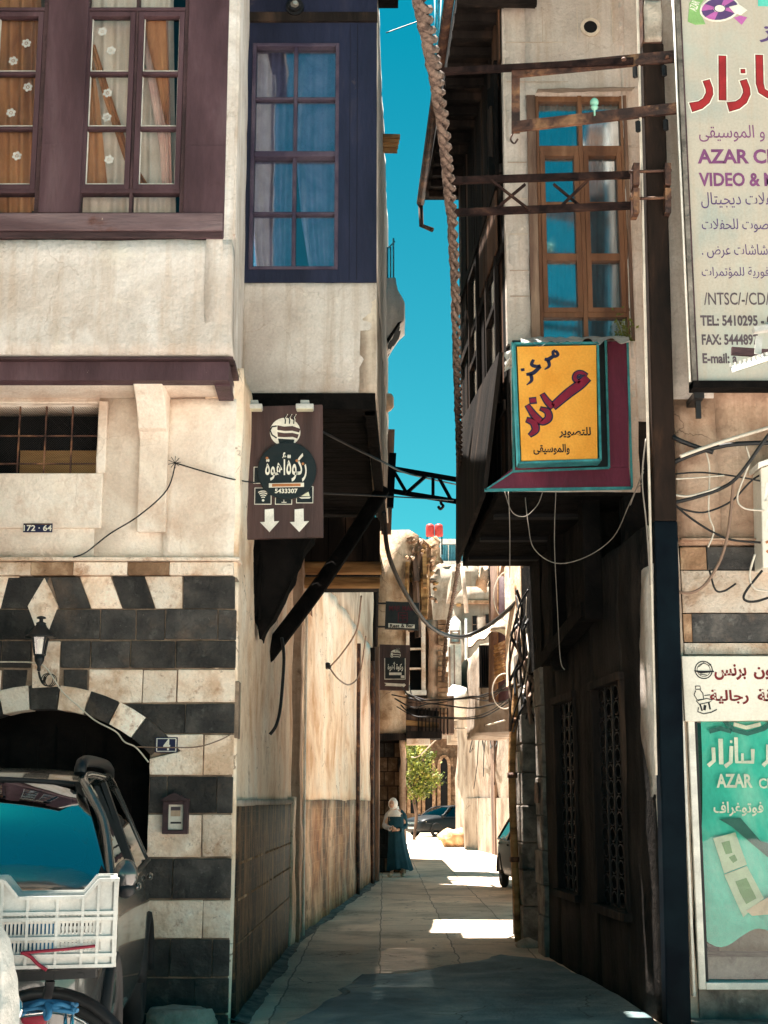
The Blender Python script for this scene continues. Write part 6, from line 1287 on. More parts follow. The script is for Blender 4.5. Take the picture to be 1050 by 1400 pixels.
for r in range(9):
    for c in range(3): 
        x = 512+c*14+(r % 2)*5; mb.pbox(x, 1015+r*20, x+12.5, 1033.5+r*20, -.62, -.5-.04*random.random(), 'brown_stone' if random.random() < .6 else 'basalt', random.uniform(.3, .8))
mb.pbox(505, 1003, 556, 1012, -.9, .1, 'wood_soot'); mb.build('lower_wall', rf)
mb = MB(F33); mb.pbox(547, 1005, 555, 1196, -.7, -.05, 'plaster_brown'); mb.rough(.3, .03); mb.build('door_post', rf)
mb = MB(F33); mb.pbox(560, 862, 576, 942, -.3, -.25, 'void_dark'); mb.pbox(554, 944, 583, 950, -.2, .1, 'white_paint')
for e in ((576, 850, 582, 944), (555, 852, 560, 944), (560, 848, 576, 856), (560, 886, 576, 888), (560, 913, 576, 915)): mb.pbox(*e, -.2, .05, 'limestone')
mb.build('window', rf)
rnd = random.Random(11)
mb = MB(F33)
for k in range(14):
    x = 557+rnd.uniform(0, 28); y0 = 735+rnd.uniform(0, 60); h = rnd.uniform(40, 110); mb.bar(at(x, y0, Y3+.1+rnd.uniform(-.2, .2)), at(x+rnd.uniform(-5, 4), y0+h, Y3+rnd.uniform(-.2, .2)), rnd.uniform(.07, .14), rnd.uniform(.07, .14), rnd.choice(['wood_log', 'wood_weathered', 'wood_soot']))
mb.ppoly([(556, 850), (556, 742), (575, 732), (590, 745), (586, 850)], -.5, -.2, 'brown_stone', .8)
mb.build('timber_frame', rf)
mb = MB(F33)
for k in range(60): 
    x = 556+rnd.uniform(0, 40); y0 = 733+rnd.uniform(0, 115)*rnd.random()+(x-556)*.3; p = at(x, y0, Y3+rnd.uniform(-.1, .4)); mb.blob(p, (rnd.uniform(.05, .13), rnd.uniform(.1, .2), rnd.uniform(.04, .09)), rnd.choice(['brown_stone', 'brown_stone', 'plaster_warm', 'wood_log', 'plaster_brown']), 1, .7, 4)
dress(mb.build('rubble', rf), kind='stuff')
mb = MB(F33); mb.ppoly([(586, 846), (600, 846), (612, 960), (588, 990), (584, 940)], -1.2, -.2, 'plaster_brown'); mb.rough(.4, .03, 1.5); mb.build('end_wall', rf)
mb = MB(F33)
for k in range(19): mb.pbox(600+rnd.uniform(-2, 0), 846+k*7.2, 612+rnd.uniform(-2, 2), 852+k*7.2, -1.0, -.15+rnd.uniform(-.05, .1), 'brown_stone', rnd.uniform(.7, 1.5))
mb.build('brick_edge', rf)
mb = MB(F33); mb.pbox(556, 950, 622, 1002, -1.2, -.3, 'wood_weathered')
for k in range(6): mb.bar(at(553, 956+8*k, Y3+.1), at(600, 960+8*k, Y3+.1), .1, .12, rnd.choice(['wood_soot', 'wood_weathered', 'wood_log']))
for k in range(9): x = 572+5*k; mb.bar(at(x, 968, Y3), at(x, 1004, Y3), .03, .03, 'wood_soot')
mb.pbox(555, 1000, 604, 1010, -.7, .15, 'wood_soot'); mb.pbox(556, 1010, 588, 1018, -.5, .05, 'limestone'); mb.build('timber_balcony', rf)
mb = MB(F33); mb.tube(spline([at(515, 740, 32.6), at(512, 900, 32.6), at(508, 1050, 32.6), at(511, 1195, 32.6)]), .07, 'wood_soot', 8); mb.tube(spline([at(503, 800, 31.5), at(505, 1000, 31.5), at(503, 1205, 31.5)]), .06, 'wood_weathered', 8); mb.build('downpipe', rf)
# two small hanging signs
Y4 = 31.0; F4 = front(Y4)
rb = thing('bar_sign', 'small black restaurant and bar sign with dim red lettering hanging over the alley', 'sign', at(549, 860, Y4))
mb = MB(F4); mb.ppoly([(527.5, 822), (573, 824), (572, 861), (526, 859)], -.2, 0, 'sign_black'); mb.bar(at(516, 825, Y4+.1), at(530, 825, Y4+.1), .04, .04, 'black_metal'); mb.bar(at(515, 857, Y4+.1), at(528, 857, Y4+.1), .04, .04, 'black_metal'); mb.build('box', rb)
mb = MB(F4); mb.ppoly([(531, 852), (567, 854), (567, 859.2), (531, 857.8)], 0, .006, 'sign_white'); lettering(mb, 'Rest & Bar', (533, 853.2, 565.5, 858), 0, .012, 'ink_black', .03); lettering(mb, 'MAR MAR', (532, 828, 566, 835), 0, .008, 'ink_maroon', .02)
for e in ((544.5, 837, 557, 838), (544.5, 850, 557, 851), (544, 837, 545.3, 851), (556, 837, 557.3, 851), (547, 840.5, 555, 842), (547, 844, 555, 845.5), (550, 840, 551.2, 849)): mb.pbox(*e, 0, .008, 'ink_maroon')
mb.build('lettering', rb)
c2s = thing('coffee_sign', 'smaller brown cafe sign with cup emblem and one sideways arrow below the black bar sign', 'sign', at(539, 944, Y4))
mb = MB(F4); mb.ppoly([(519, 881), (561, 882), (559, 944), (517, 943)], -.15, 0, 'sign_wood'); mb.bar(at(508, 889, Y4+.05), at(520, 889, Y4+.05), .04, .04, 'white_paint'); mb.build('board', c2s)
QX = lambda a: 533+(a-270)*.0485; QY = lambda b: 888+(b-180)*.048
mb = MB(F4); cup(mb, QX, QY, 1.1, .001); mb.build('cup_emblem', c2s)
mb = MB(F4); mb.pbox(525.5, 900, 554.5, 929, 0, .005, 'ink_white'); mb.pbox(526.5, 899, 553.5, 928, .005, .01, 'sign_black'); lettering(mb, arabic('ركوة أهوة'), (530, 905, 551, 918), 0, .014, 'ink_white', .03); mb.pbox(532, 919.5, 549, 923, .01, .014, 'ink_white'); mb.pbox(548, 923.5, 553, 927, .01, .014, 'ink_white'); mb.build('badge', c2s)
mb = MB(F4); mb.ppoly([(525, 933.5), (552, 935), (552, 933.8), (555, 936.6), (552, 939.6), (552, 938.8), (526, 937.6), (528, 935.4)], 0, .01, 'ink_white'); mb.build('arrow', c2s)
# archway building in shadow at the very end
ab = thing('stone_building', 'dark stone building with arched windows closing the far end of the alley', 'building', (3, 78, 0))
mb = MB(front(76)); mb.pbox(520, 985, 640, 1120, -1, 0, 'brown_stone', .5)
for r in range(8):
    for c in range(9): x = 548+c*9+(r % 2)*4; mb.pbox(x, 1010+r*13, x+8.3, 1022+r*13, 0, .06*random.random(), 'brown_stone', random.uniform(.3, .75))
mb.pbox(520, 1000, 640, 1010, 0, .4, 'plaster_side'); mb.build('wall', ab)
for x in (586, 607, 566):
    mb = MB(front(76)); pts = [(x-7, 1112), (x-7, 1048)]+[(x-7*cos(t), 1048-14*sin(t)) for t in [pi*i/8 for i in range(1, 8)]]+[(x+7, 1048), (x+7, 1112)]
    mb.ppoly(pts, .02, .1, 'void_dark'); 
    for a, b in zip(pts, pts[1:]): mb.stroke([mb.fr.px(*a), mb.fr.px(*b)], .16, .05, .2, 'brown_stone')
    mb.build('arched_window', ab)
# tall cream tower house, white rendered house
th = thing('tower_house', 'tall cream rendered house with stepped top in full light beyond the rooftops', 'house', (3, 58, 0))
mb = MB(); F58 = front(58); mb.fr = F58
mb.ppoly([(620, 1010), (620, 826), (634, 822), (698, 820), (698, 1010)], -6, 0, 'plaster_far'); mb.ppoly([(618, 826), (626, 812), (634, 803), (700, 803), (700, 822)], -6, .15, 'plaster_far'); mb.rough(1.0, .05, .5); mb.build('wall', th)
mb = MB(F58); mb.ppoly([(617, 803), (620, 776), (690, 776), (690, 803)], -5, -1.0, 'plaster_far'); mb.build('upper_storey', th)
mb = MB(F58); mb.pbox(634, 822, 700, 826, -.2, .3, 'brown_stone'); mb.pbox(624, 826, 630, 829, 0, .2, 'wood_log'); mb.build('ledge', th)
for x0, y0, x1, y1 in ((646, 842, 652, 866), (664, 840, 671, 866), (646, 905, 653, 930)):
    mb = MB(F58); mb.pbox(x0, y0, x1, y1, -.1, .03, 'void_dark'); mb.pbox(x0-1, y1, x1+1, y1+1.5, 0, .15, 'brown_stone'); mb.pbox(x0-.8, y0, x0, y1, 0, .08, 'wood_weathered'); mb.pbox(x1, y0, x1+.8, y1, 0, .08, 'wood_weathered'); mb.pbox(x0, (y0+y1)/2-.4, x1, (y0+y1)/2+.4, .03, .07, 'wood_weathered'); mb.build('window', th)
mb = MB(F58)
for x0, y0, x1, y1 in ((637, 960, 640, 985), (634, 935, 638, 950)): mb.pbox(x0, y0, x1, y1, 0, .3, 'brown_stone')
mb.tube([at(637, 845, 57.7), at(637, 950, 57.7)], .06, 'white_paint', 6); mb.tube([at(632, 775, 57.5), at(638, 838, 57.5)], .09, 'plaster_side', 6); mb.build('flue_pipe', th)
wh = thing('white_house', 'narrow white house with a small wooden window frame left of the tall cream house', 'house', (2.6, 50, 0))
mb = MB(front(50)); mb.ppoly([(608, 960), (612, 850), (622, 842), (630, 850), (631, 965)], -4, 0, 'white_paint'); mb.rough(.6, .02, .6); mb.build('wall', wh)
mb = MB(front(50)); 
for e in ((615, 862, 617, 880), (627, 862, 629, 880), (617, 862, 627, 864), (617, 878, 627, 880), (613, 885, 616, 940), (620, 882, 622, 940)): mb.pbox(*e, 0, .12, 'wood_weathered')
mb.build('window', wh)
mb = MB(front(49)); mb.ppoly([(598, 965), (606, 950), (620, 935), (640, 940), (642, 975), (600, 985)], -3, 0, 'white_paint'); mb.rough(.5, .05, .8); mb.build('lower_wall', wh)
rs = thing('rooftop_house', 'hazy house with a blue louvred parapet screen above the crumbling roofs', 'house', (4, 85, 0))
mb = MB(front(85)); mb.pbox(590, 771, 690, 960, -6, 0, 'plaster_brown'); mb.pbox(596, 738, 640, 744, -4, .3, 'white_paint'); mb.pbox(597, 768, 640, 773, -3, .3, 'plaster_upper'); mb.build('wall', rs)
mb = MB(front(85)); 
for k in range(15): x = 602+k*2.1; mb.pbox(x, 745, x+1.1, 768, -.1, .05, 'louvre_blue' if k % 5 else 'white_paint')
mb.pbox(600, 744, 634, 769, -.3, -.2, 'louvre_blue'); mb.build('louvre_screen', rs)
for x, l in ((588, 'red round water tank on the left of a pair on the far rooftop'), (600, 'red round water tank on the right of a pair on the far rooftop')):
    mb = MB(); c = at(x, 734, 70); r = .21; mb.lathe([(.05, 0), (r*.9, .02), (r, .06), (r, .5), (r*.9, .6), (.08, .66)], c, 'tank_red', 16)
    for s in (-.15, .15): mb.bar(c+Vector((s, 0, -.9)), c+Vector((s, 0, .02)), .04, .04, 'black_metal')
    dress(mb.build('water_tank'), l, 'water tank', 'red water tanks')
mb = MB(); mb.fr = front(68); mb.ppoly([(574, 800), (576, 742), (592, 734), (602, 742), (600, 800)], -3, 0, 'brown_stone', 1.3); mb.rough(.3, .2, 1); dress(mb.build('broken_wall'), 'broken stub of masonry under the red water tanks', 'wall')
mb = MB(); mb.fr = front(66); mb.ppoly([(586, 900), (590, 790), (606, 772), (650, 772), (650, 900)], -3, 0, 'plaster_far'); mb.rough(.3, .3, 1); dress(mb.build('rubble_wall'), 'uneven sunlit rubble wall between the ruined house and the cream tower', 'wall')
# sunlit far right wall with stains and tangled wires
W3a, W3b = (3.72, 41.0), (2.72, 54.0)
fw = thing('sunlit_wall', 'bright sunlit plaster wall with stained cracks at the far bend of the alley', 'wall', (2.6, 48, 0))
d = Vector((W3b[0]-W3a[0], W3b[1]-W3a[1], 0)); F5 = Frame((*W3a, 0), d, (-d.y, d.x, 0))
mb = MB(F5); mb.box(0, d.length, 0, 6.6, -.5, 0, 'plaster_far'); mb.rough(.5, .08, .8); mb.build('plaster_face', fw)
mb = MB(F5); mb.box(3.2, 3.9, 0, 3.6, 0, .1, 'wood_weathered'); mb.box(0, d.length, 0, .0+1.7, 0, .06, 'plaster_far'); mb.build('drain_strip', fw)
mb = MB(F5)
for k in range(12):
    u = rnd.uniform(.5, 9); z = rnd.uniform(4.0, 6.3); P_ = [F5(u, z, .08)]
    for j in range(5): u += rnd.uniform(-.9, 1.1); z -= rnd.uniform(-.3, .9); P_.append(F5(u, max(z, 1.2), .08+.1*rnd.random()))
    mb.tube(spline(P_), .018, 'cable_black', 4)
dress(mb.build('wire_tangle'), 'tangle of dark wires drooping over the bright sunlit wall', 'wires')
mb = MB(); c = gnd(624, 1158); mb.blob(c+Vector((0, 0, .3)), (.62, .4, .36), 'sack_tan', 3, .35, 2)
for v in mb.bm.verts: v.co.z = max(v.co.z, .0)
dress(mb.build('rock'), 'large tan boulder lying at the foot of the sunlit wall', 'rock')
# tree
tr_ = thing('leafy_tree', 'small bright green tree leaning out from the left near the far black car', 'tree', gnd(566, 1148))
b = gnd(566, 1148); mb = MB(); t0 = at(566, 1085, b.y); mb.tube(spline([b, b.lerp(t0, .5)+Vector((.1, 0, 0)), t0, t0+Vector((.4, .2, 1.2))]), [.07]*12+[.05]*7, 'wood_weathered', 8)
for k in range(7): mb.tube([t0+Vector((0, 0, .2)), t0+Vector((rnd.uniform(-.8, 1), rnd.uniform(-.6, .6), rnd.uniform(.6, 1.9)))], .035, 'wood_weathered', 5)
mb.build('trunk', tr_)
mb = MB()
for k in range(60):
    a = rnd.uniform(0, 6.28); rr_ = rnd.random()**.5; c = t0+Vector((.15+.85*rr_*cos(a), rnd.uniform(-.8, .8), .95+1.15*rr_*sin(a))); tt = rnd.uniform(.6, 1.5)
    for j in range(55):
        dv = Vector((rnd.gauss(0, 1), rnd.gauss(0, 1), rnd.gauss(0, 1)))*.14; p = c+dv; n1 = Vector((rnd.gauss(0, 1), rnd.gauss(0, 1), rnd.gauss(0, 1))).normalized(); n2 = n1.orthogonal().normalized(); s_ = rnd.uniform(.05, .10); n3 = n1.cross(n2)
        mb.face([p-n2*s_, p+n3*s_*.5, p+n2*s_, p-n3*s_*.5], 'leaf', tt*rnd.uniform(.7, 1.3))
mb.build('crown', tr_)
# ================================================================ RIGHT MIDDLE: jumbled house beyond the doorway
mh = thing('cluttered_house', 'narrow weathered house crowded with pipes, posts and wires on the right side of the alley', 'house', (2.6, 26, 0))
F6 = front(24.0)
mb = MB(F6); mb.ppoly([(714, 1300), (714, 775), (690, 772), (690, 760), (800, 760), (800, 1320)], -1.2, 0, 'plaster_brown'); mb.rough(.4, .03); mb.build('front_wall', mh)
mb = MB(F6); mb.ppoly([(700, 800), (703, 770), (722, 768), (738, 790), (722, 880), (702, 870)], 0, .12, 'plaster_warm'); mb.rough(.2, .03); mb.build('loose_plaster', mh)
mb = MB()
for x, m, r in ((676, 'wood_weathered', .10), (682, 'wood_log', .09), (690, 'wood_purple', .16), (672, 'wood_soot', .05)): mb.tube([at(x, 762, 26), at(x-1+2*random.random(), 960, 26)], r, m, 8)
mb.build('timber_post', mh)
mb = MB(front(27)); mb.ppoly([(655, 1000), (657, 880), (700, 870), (715, 1000)], -4, 0, 'plaster_far'); mb.rough(.3, .04); mb.build('oriel', mh)
mb = MB(front(26.9))
for k in range(5): x = 657+3.2*k; mb.pbox(x, 884, x+1.3, 938, 0, .06, 'wood_soot')
mb.pbox(655, 882, 674, 940, -.1, .0, 'void_dark'); mb.build('barred_window', mh)
mb = MB(); mb.grid(lambda a, b: at(640+34*a, 872-20*a+12*b+2*sin(a*12), 25.5-.9*b+.3*a), 14, 4, 'plaster_warm'); mb.grid(lambda a, b: at(640+34*a, 874-20*a+12*b+2*sin(a*12), 25.5-.9*b+.3*a), 14, 4, 'wood_weathered'); mb.build('awning', mh)
mb = MB(); 
for k in range(9): mb.bar(at(676, 885+6*k, 25.6), at(690, 878+6*k, 25.4), .03, .06, 'wood_log')
mb.build('slats', mh)
mb = MB(); mb.ppoly([(654, 800), (660, 772), (672, 772), (668, 806), (660, 802)], -25.5, -25.0, 'wood_weathered') if False else None
mb.fr = front(26); mb.ppoly([(653, 800), (657, 772), (673, 770), (668, 808), (660, 803)], -.3, 0, 'plaster_warm'); mb.rough(.15, .05, 3); mb.build('hanging_fragment', mh)
lp = thing('street_lamp', 'round dish street lamp among the wires on the cluttered house', 'lamp', at(693, 865, 24.5))
mb = MB(); c = at(693, 862, 24.5); mb.lathe([(.30, 0), (.28, .05), (.16, .16), (.06, .22), (.03, .26)], c, 'concrete', 18); mb.build('shade', lp); mb = MB(); mb.lathe([(.02, -.1), (.1, -.04), (.2, 0), (.2, .02)], c, 'lens_cream', 14); mb.build('globe', lp)
mb = MB(); mb.tube([c+Vector((0, 0, .24)), c+Vector((.1, .3, .34)), c+Vector((.5, .5, .3))], .03, 'rust_metal', 6); mb.build('arm', lp)
# drainpipe along the lit corner
dp = thing('drainpipe', 'tall rusty drainpipe running down the lit corner on the right of the alley', 'pipe', gnd(708, 1288))
mb = MB(); gp = gnd(708, 1288); Yp = gp.y
mb.tube(spline([at(709, 1288, Yp), at(703, 1160, Yp), at(700, 1040, Yp), at(705, 960, Yp), at(712, 880, Yp), at(708, 800, Yp)]), .045, 'wood_log', 8); mb.build('pipe', dp)
mb = MB()
for y in (1175, 1060, 985): x = {1175: 703.5, 1060: 700.5, 985: 703}[y]; c = at(x, y, Yp); mb.lathe([(.06, -.03), (.06, .03)], c, 'rust_metal', 8)
mb.build('pipe_clip', dp)
mb = MB(); mb.tube(spline([at(713, 1282, Yp+.1), at(714, 1100, Yp+.1), at(722, 960, Yp+.1), at(724, 860, Yp+.1)]), .035, 'rust_metal', 6); dress(mb.build('pipe'), 'thin dark pipe beside the tall rusty drainpipe', 'pipe')
mb = MB(); c = at(711, 1045, Yp-.02); mb.fr = front(Yp-.05); mb.pbox(706, 1028, 718, 1056, -.1, .05, 'plaster_side'); dress(mb.build('junction_box', bevel=.01), 'small grey junction box by the drainpipe', 'box')
mb = MB(); p = gnd(722, 1296); mb.blob(p+Vector((0, 0, .03)), (.14, .1, .08), 'concrete', 2, .3); dress(mb.build('stone'), 'little pale stone at the foot of the dark doorway', 'stone')
# hook truss across the alley
ht = thing('hook_truss', 'dark blue lattice beam with a hook bridging the alley below the sky', 'truss', at(580, 680, 17.6))
Yh = 17.6
for nm, a, b in (('chord', (533, 640), (632, 657)), ('chord', (533, 671), (632, 687))): mb = MB(); mb.bar(at(*a, Yh), at(*b, Yh-.4), .06, .06, 'pole_navy'); mb.build(nm, ht)
for a, b in (((537, 642), (556, 674)), ((556, 674), (583, 650)), ((600, 653), (617, 684)), ((592, 681), (592, 652))): mb = MB(); mb.bar(at(*a, Yh-.1), at(*b, Yh-.15), .04, .04, 'pole_navy'); mb.build('lattice_bar', ht)
mb = MB(); mb.bar(at(537, 620, Yh), at(533, 694, Yh), .09, .08, 'pole_navy', up=(0, 1, 0)); mb.build('end_post', ht)
mb = MB(); mb.tube(spline([at(603, 683, Yh-.2), at(603, 688, Yh-.2), at(606, 692, Yh-.2), at(602, 696, Yh-.2), at(599, 692, Yh-.2)]), .018, 'black_metal', 6); mb.build('hook', ht)
mb = MB(); mb.bar(at(533, 588, 18.3), at(528, 730, 18.3), .13, .1, 'wood_weathered', up=(0, 1, 0)); dress(mb.build('timber_post'), 'weathered wooden post carrying the left end of the hook truss', 'post')
# balcony fragment against the sky, left
bf = thing('cream_balcony', 'bulging cream plaster balcony end poking out beyond the bay against the sky', 'balcony', at(538, 470, 17))
mb = MB(front(17)); mb.ppoly([(522, 380), (541, 378), (546, 398), (553, 412), (553, 438), (545, 446), (528, 475), (520, 480)], -.6, 0, 'plaster_upper'); mb.rough(.12, .02, 3); mb.build('parapet', bf)
mb = MB(front(17)); mb.ppoly([(549, 440), (530, 470), (529, 464), (544, 442)], -.55, .03, 'wood_soot'); mb.build('bracket', bf)
mb = MB()
for x in (530, 534, 538): mb.tube([at(x, 380, 17.2), at(x, 326 if x == 538 else 338, 17.2)], .012, 'louvre_blue', 5)
mb.tube([at(528, 342, 17.2), at(540, 330, 17.2)], .01, 'louvre_blue', 5); mb.build('railing', bf)
mb = MB(); mb.blob(at(530, 550, 17), (.09, .1, .12), 'plaster_warm', 2, .3); dress(mb.build('plaster_knob'), 'small cream lump of plaster on the bay edge above the truss', 'ornament')
# ================================================================ ROPE AND CABLES
P = [at(568, -60, 4.6), at(577, 0, 5.2), at(600, 130, 7.0), at(613, 240, 8.4), at(621, 350, 10.0), at(625, 500, 12.0), at(628, 620, 15), at(629, 700, 18), at(627, 770, 21.5), at(617, 830, 25.5), at(609, 880, 28), at(606, 930, 29.5)]
C = spline(P, 26); mb = MB()
for s in range(3):
    pts = []; L_ = 0; 
    for i, p in enumerate(C):
        if i: L_ += (p-C[i-1]).length
        d = (C[min(i+1, len(C)-1)]-C[max(i-1, 0)]).normalized(); u1 = d.cross(Vector((0, 0, 1))).normalized(); u2 = u1.cross(d); t = L_*11+s*2*pi/3; q = noise.noise(Vector((L_*1.3, s*7, 2))); t += .8*noise.noise(Vector((L_*.9, s*3, 0))); pts.append(p+(u1*cos(t)+u2*sin(t))*(.024+.007*q)+Vector((0, 0, .02*noise.noise(Vector((L_*.7, 1, 1))))))
    mb.tube(pts, [.018+.005*noise.noise(Vector((i*.21, s*5, 0))) for i in range(len(pts))], 'rope_fibre', 6)
dress(mb.build('twisted_cable', origin=C[0]), 'thick twisted rope of cables running overhead down the alley against the sky', 'rope')
K = 'cables in the alley'
cable([(525, 700, 15.5), (532, 760, 16), (560, 820, 17), (590, 858, 18), (625, 871, 19), (660, 860, 19), (690, 838, 18), (715, 815, 17), (740, 795, 16)], .028, 'cable_black', 'thick black cable sagging across the alley past the bar sign')
cable([(440, 590, 11.8), (520, 630, 14), (560, 648, 17), (632, 664, 20)], .012, 'cable_black', 'thin cable running from the large cafe sign to the hook truss')
cable([(430, 674, 11.8), (520, 678, 14), (620, 684, 17)], .008, 'cable_black', 'thin wire passing from the round badge below the dark bay')
cable([(385, 872, 14), (388, 900, 13.9), (384, 960, 13.8), (378, 990, 13.7), (369, 1004, 13.7)], .017, 'cable_black', 'black cable end hanging from the foot of the timber strut')
cable([(425, 810, 17.2), (428, 860, 20), (440, 912, 21), (450, 912, 21), (470, 890, 20.5), (488, 860, 20), (494, 815, 18)], .012, 'cable_brown', 'thin brown wire looping over the sunny alley wall')
cable([(450, 912, 21), (462, 928, 21), (478, 936, 22), (492, 920, 22.5), (500, 870, 22)], .012, 'cable_brown', 'second brown loop of wire beneath the knot on the sunny alley wall')
mb = MB()
for k in range(8): mb.blob(at(440+k*1.4, 910+2*sin(k*2), 20.8), (.04, .04, .04), 'cable_black', 1, .3)
dress(mb.build('wire_knot'), 'black knot of wire fixed on the sunny alley wall', 'wires')
cable([(240, 633, 10.95), (228, 670, 10.95), (190, 705, 10.6), (150, 730, 10.9), (118, 755, 10.9), (100, 762, 10.9)], .006, 'cable_black', 'thin black wire slanting down the cream wall past the corbel')
cable([(240, 633, 10.95), (280, 645, 10.95), (318, 655, 10.98), (350, 660, 11.6)], .006, 'cable_black', 'thin black wire running right from the nail towards the large cafe sign')
mb = MB(); c = at(239, 633, 10.98)
for k in range(9): a = k*.7; mb.tube([c, c+Vector((.05*cos(a), -.03, .05*sin(a)))], .003, 'cable_black', 4)
dress(mb.build('wire_twist'), 'frayed twist of wire on a nail beside the corbel', 'wires')
cable([(-10, 905, 10.9), (20, 905, 10.9), (45, 906, 10.85), (62, 912, 10.8), (85, 945, 10.85), (108, 966, 10.9), (130, 985, 10.9), (158, 1000, 10.9), (170, 1014, 10.9), (186, 1022, 10.9), (203, 1042, 10.9)], .006, 'cable_pale', 'pale wire following the arch down from the wall lantern')
cable([(186, 1021, 10.9), (230, 1022, 10.9), (270, 1021, 10.9), (300, 1012, 10.9), (317, 1003, 10.95)], .005, 'cable_brown', 'thin wire from the arch past the plate with the 4')
# right side cables
G_ = 'wires on the brown shop wall'
for pts, r, m, l in (
    ([(921, 596, 10.75), (925, 600, 10.7), (950, 610, 10.7), (975, 618, 10.7)], .02, 'cable_black', 'short thick black cable leaving the pole toward the brown wall'),
    ([(921, 633, 10.75), (935, 626, 10.7), (970, 614, 10.7), (1010, 607, 10.7), (1075, 605, 10.7)], .02, 'cable_black', 'thick black cable curving right from the pole along the brown wall'),
    ([(930, 624, 10.65), (960, 613, 10.65), (1000, 600, 10.65), (1060, 582, 10.6)], .014, 'cable_pale', 'pale cable rising right across the brown wall under the signboard'),
    ([(1070, 570, 10.5), (1045, 602, 10.5), (1010, 650, 10.6), (985, 668, 10.7), (950, 680, 10.7), (922, 687, 10.75)], .015, 'cable_black', 'black cable sloping from the right edge down to the pole'),
    ([(923, 677, 10.75), (945, 678, 10.7), (985, 666, 10.7)], .009, 'cable_pale', 'short pale wire stub on the brown wall beside the pole'),
    ([(1003, 655, 10.7), (1000, 690, 10.7), (995, 730, 10.7), (985, 765, 10.7), (965, 798, 10.7), (945, 810, 10.7), (926, 809, 10.75)], .012, 'cable_brown', 'long brown cable bending down the brown wall to the pole'),
    ([(923, 690, 10.8), (940, 705, 10.8), (970, 725, 10.8), (1000, 738, 10.8), (1045, 742, 10.8)], .009, 'cable_black', 'thin black wire sagging along the ledge of the shop building'),
    ([(923, 692, 10.8), (940, 698, 10.8), (965, 700, 10.8), (1000, 685, 10.8), (1030, 655, 10.8), (1060, 640, 10.8)], .008, 'cable_black', 'thin dark wire drooping to a stain on the brown wall'),
    ([(964, 615, 10.8), (970, 640, 10.8), (969, 700, 10.8), (976, 726, 10.8), (968, 748, 10.8)], .007, 'cable_pale', 'pale thin wire dangling vertically on the brown wall'),
    ([(970, 780, 10.8), (978, 806, 10.8), (990, 808, 10.8), (1006, 798, 10.8)], .008, 'cable_black', 'small hooked wire end above the barber sign'),
    ([(1032, 758, 10.7), (1025, 785, 10.7), (1030, 803, 10.7), (1045, 808, 10.7), (1070, 806, 10.7)], .009, 'cable_pale', 'pale wire curling below the meter box'),
    ([(1042, 780, 10.7), (1020, 808, 10.7), (1018, 820, 10.7), (1035, 822, 10.7), (1070, 810, 10.7)], .010, 'cable_black', 'black wire loop beneath the meter box'),
    ([(1020, 610, 10.75), (1025, 630, 10.75), (1020, 645, 10.75), (1008, 680, 10.75), (1018, 695, 10.75), (1045, 698, 10.75)], .008, 'cable_pale', 'pale wire looping beside the meter box'),
    ([(923, 648, 10.78), (960, 646, 10.78), (1010, 652, 10.78), (1050, 660, 10.78)], .007, 'cable_black', 'straight dark wire across the middle of the brown wall'),
    ([(923, 655, 10.75), (955, 653, 10.75), (990, 650, 10.75)], .006, 'cable_pale', 'straight pale wire stub across the brown wall')):
    cable(pts, r, m, l, G_)
for pts, r, m, l in (
    ([(880, 645, 10.75), (860, 690, 11.3), (838, 735, 11.8), (800, 762, 12), (760, 770, 12.1), (730, 750, 12.1), (722, 715, 12.1), (718, 680, 12.2)], .0045, 'cable_dim', 'pale wire swinging from the pole under the orange sign'),
    ([(695, 672, 12.1), (697, 720, 12.1), (697, 790, 12.2)], .004, 'cable_dim', 'pale wire hanging straight under the left end of the maroon fascia'),
    ([(760, 672, 12.1), (758, 740, 12.1), (762, 830, 12.3), (766, 900, 12.4), (772, 916, 12.4)], .004, 'cable_dim', 'pale wire dangling below the middle of the maroon fascia'),
    ([(690, 672, 12.1), (700, 700, 12.1), (718, 706, 12.1), (735, 690, 12.1), (742, 672, 12.1)], .004, 'cable_dim', 'small pale loop of wire under the maroon fascia'),
    ([(883, 600, 10.72), (878, 655, 10.72), (884, 720, 10.72), (889, 800, 10.7)], .006, 'cable_dim', 'pale wire bowed along the left side of the pole'),
    ([(878, 660, 10.75), (868, 672, 11.2), (862, 690, 11.6), (880, 640, 10.75)], .004, 'cable_dim', 'short pale wire ends fraying at the pole by the maroon fascia')):
    cable(pts, r, m, l)
rnd = random.Random(21)
for k in range(34):
    x = rnd.uniform(702, 746); y = rnd.uniform(790, 870); Yk = rnd.uniform(16.3, 17.2); P_ = [(x, y, Yk)]
    for j in range(4): x += rnd.uniform(-16, 14); y += rnd.uniform(14, 55); P_.append((max(min(x, 748), 697), min(y, 1000), Yk+rnd.uniform(-.2, .2)))
    cable(P_, rnd.uniform(.009, .022), rnd.choice(['cable_black', 'cable_black', 'cable_black', 'cable_brown', 'cable_black', 'cable_pale']), 'wire in the dense black tangle hanging at the corner of the dark doorway', 'tangle of wires at the doorway corner')
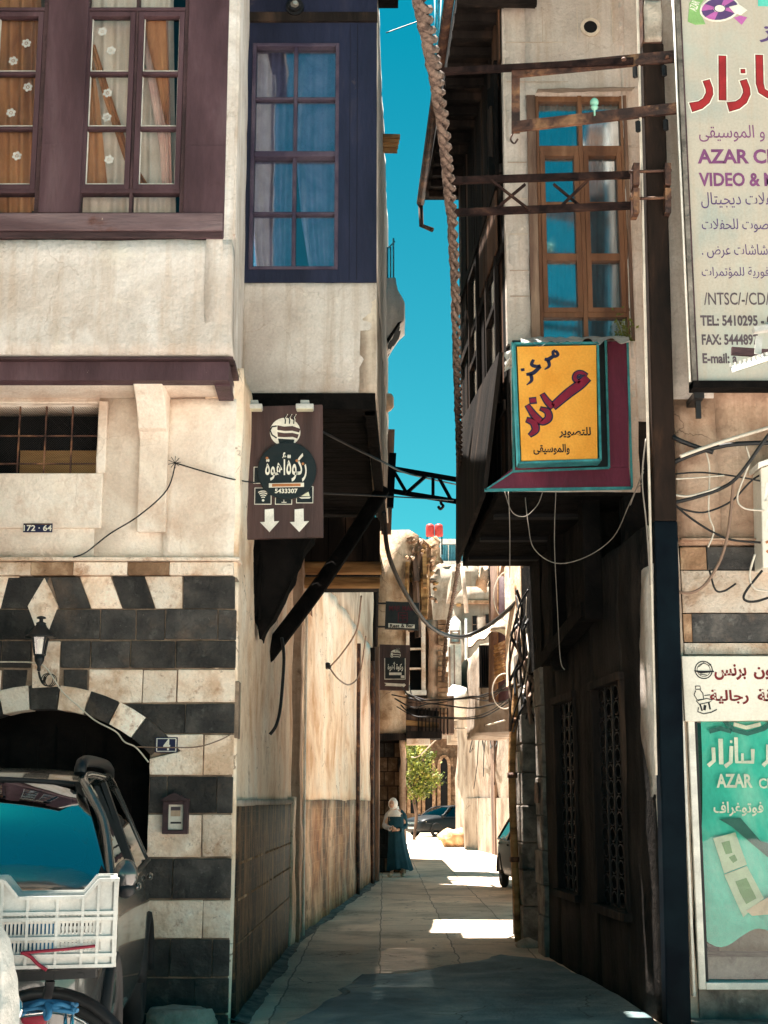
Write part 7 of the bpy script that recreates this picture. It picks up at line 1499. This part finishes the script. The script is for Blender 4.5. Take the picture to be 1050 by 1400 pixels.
for k in range(7):
    y = 955+rnd.uniform(-12, 25); cable([(540+rnd.uniform(-10, 20), y-12+rnd.uniform(-8, 8), 30), (565, y+rnd.uniform(-6, 9), 29.5), (590, y+rnd.uniform(0, 10), 29), (640, y+rnd.uniform(-2, 12), 28), (670, y+rnd.uniform(-8, 6), 26), (700+rnd.uniform(-5, 8), y-14+rnd.uniform(-25, 10), 24)], rnd.uniform(.007, .018), 'cable_black', 'wire in the bundle strung across the far part of the alley', 'wires strung across the far alley')
for cx_, cy_, r_ in ((700, 815, 36), (690, 945, 24)):
    P_ = [at(cx_+r_*.7*cos(t), cy_+r_*sin(t), 22) for t in [i*2*pi/24 for i in range(25)]]; cable(P_, .009, 'cable_pale', 'large pale loop of cable above the street lamp' if r_ == 36 else 'pale loop of cable below the street lamp', pxy=False)
cable([(690, 985, 22), (650, 995, 30), (610, 1000, 36), (575, 1032, 40), (563, 1035, 42)], .015, 'cable_pale', 'pale wire slanting down toward the green tree')
cable([(528, 45, 13), (575, 28, 13)], .006, 'cable_black', 'thin wire crossing the top of the sky strip')
mb = MB()
for k in range(10): mb.tube([at(596+3*(k % 2), 12*k-10, 15), at(602-3*(k % 2), 12*k+6, 15)], .012, 'louvre_blue', 4)
mb.tube([at(594, -20, 15), at(597, 100, 15)], .014, 'louvre_blue', 4); mb.tube([at(604, -20, 15), at(600, 100, 15)], .014, 'louvre_blue', 4); dress(mb.build('lattice_mast'), 'pale blue lattice aerial mast behind the twisted rope at the top of the sky', 'mast')
# unseen block added to shade the parked car and crate (just outside the picture)
shade_blk = thing('shade_block', 'unseen cream block added left of the striped corner house to shade the car', 'house', (-7, 8, 0))
mb = MB(); mb.box(-9, -4.25, 0, 3.2, -10.45, -5.6, 'plaster_mezz'); mb.box(-9, -3.2, 3.2, 10.2, -10.45, -5.4, 'plaster_mezz'); mb.box(-9.2, -3.15, 10.2, 10.4, -10.45, -5.2, 'wood_black'); mb.build('wall', shade_blk)  # walls and roof of the unseen block added for shade
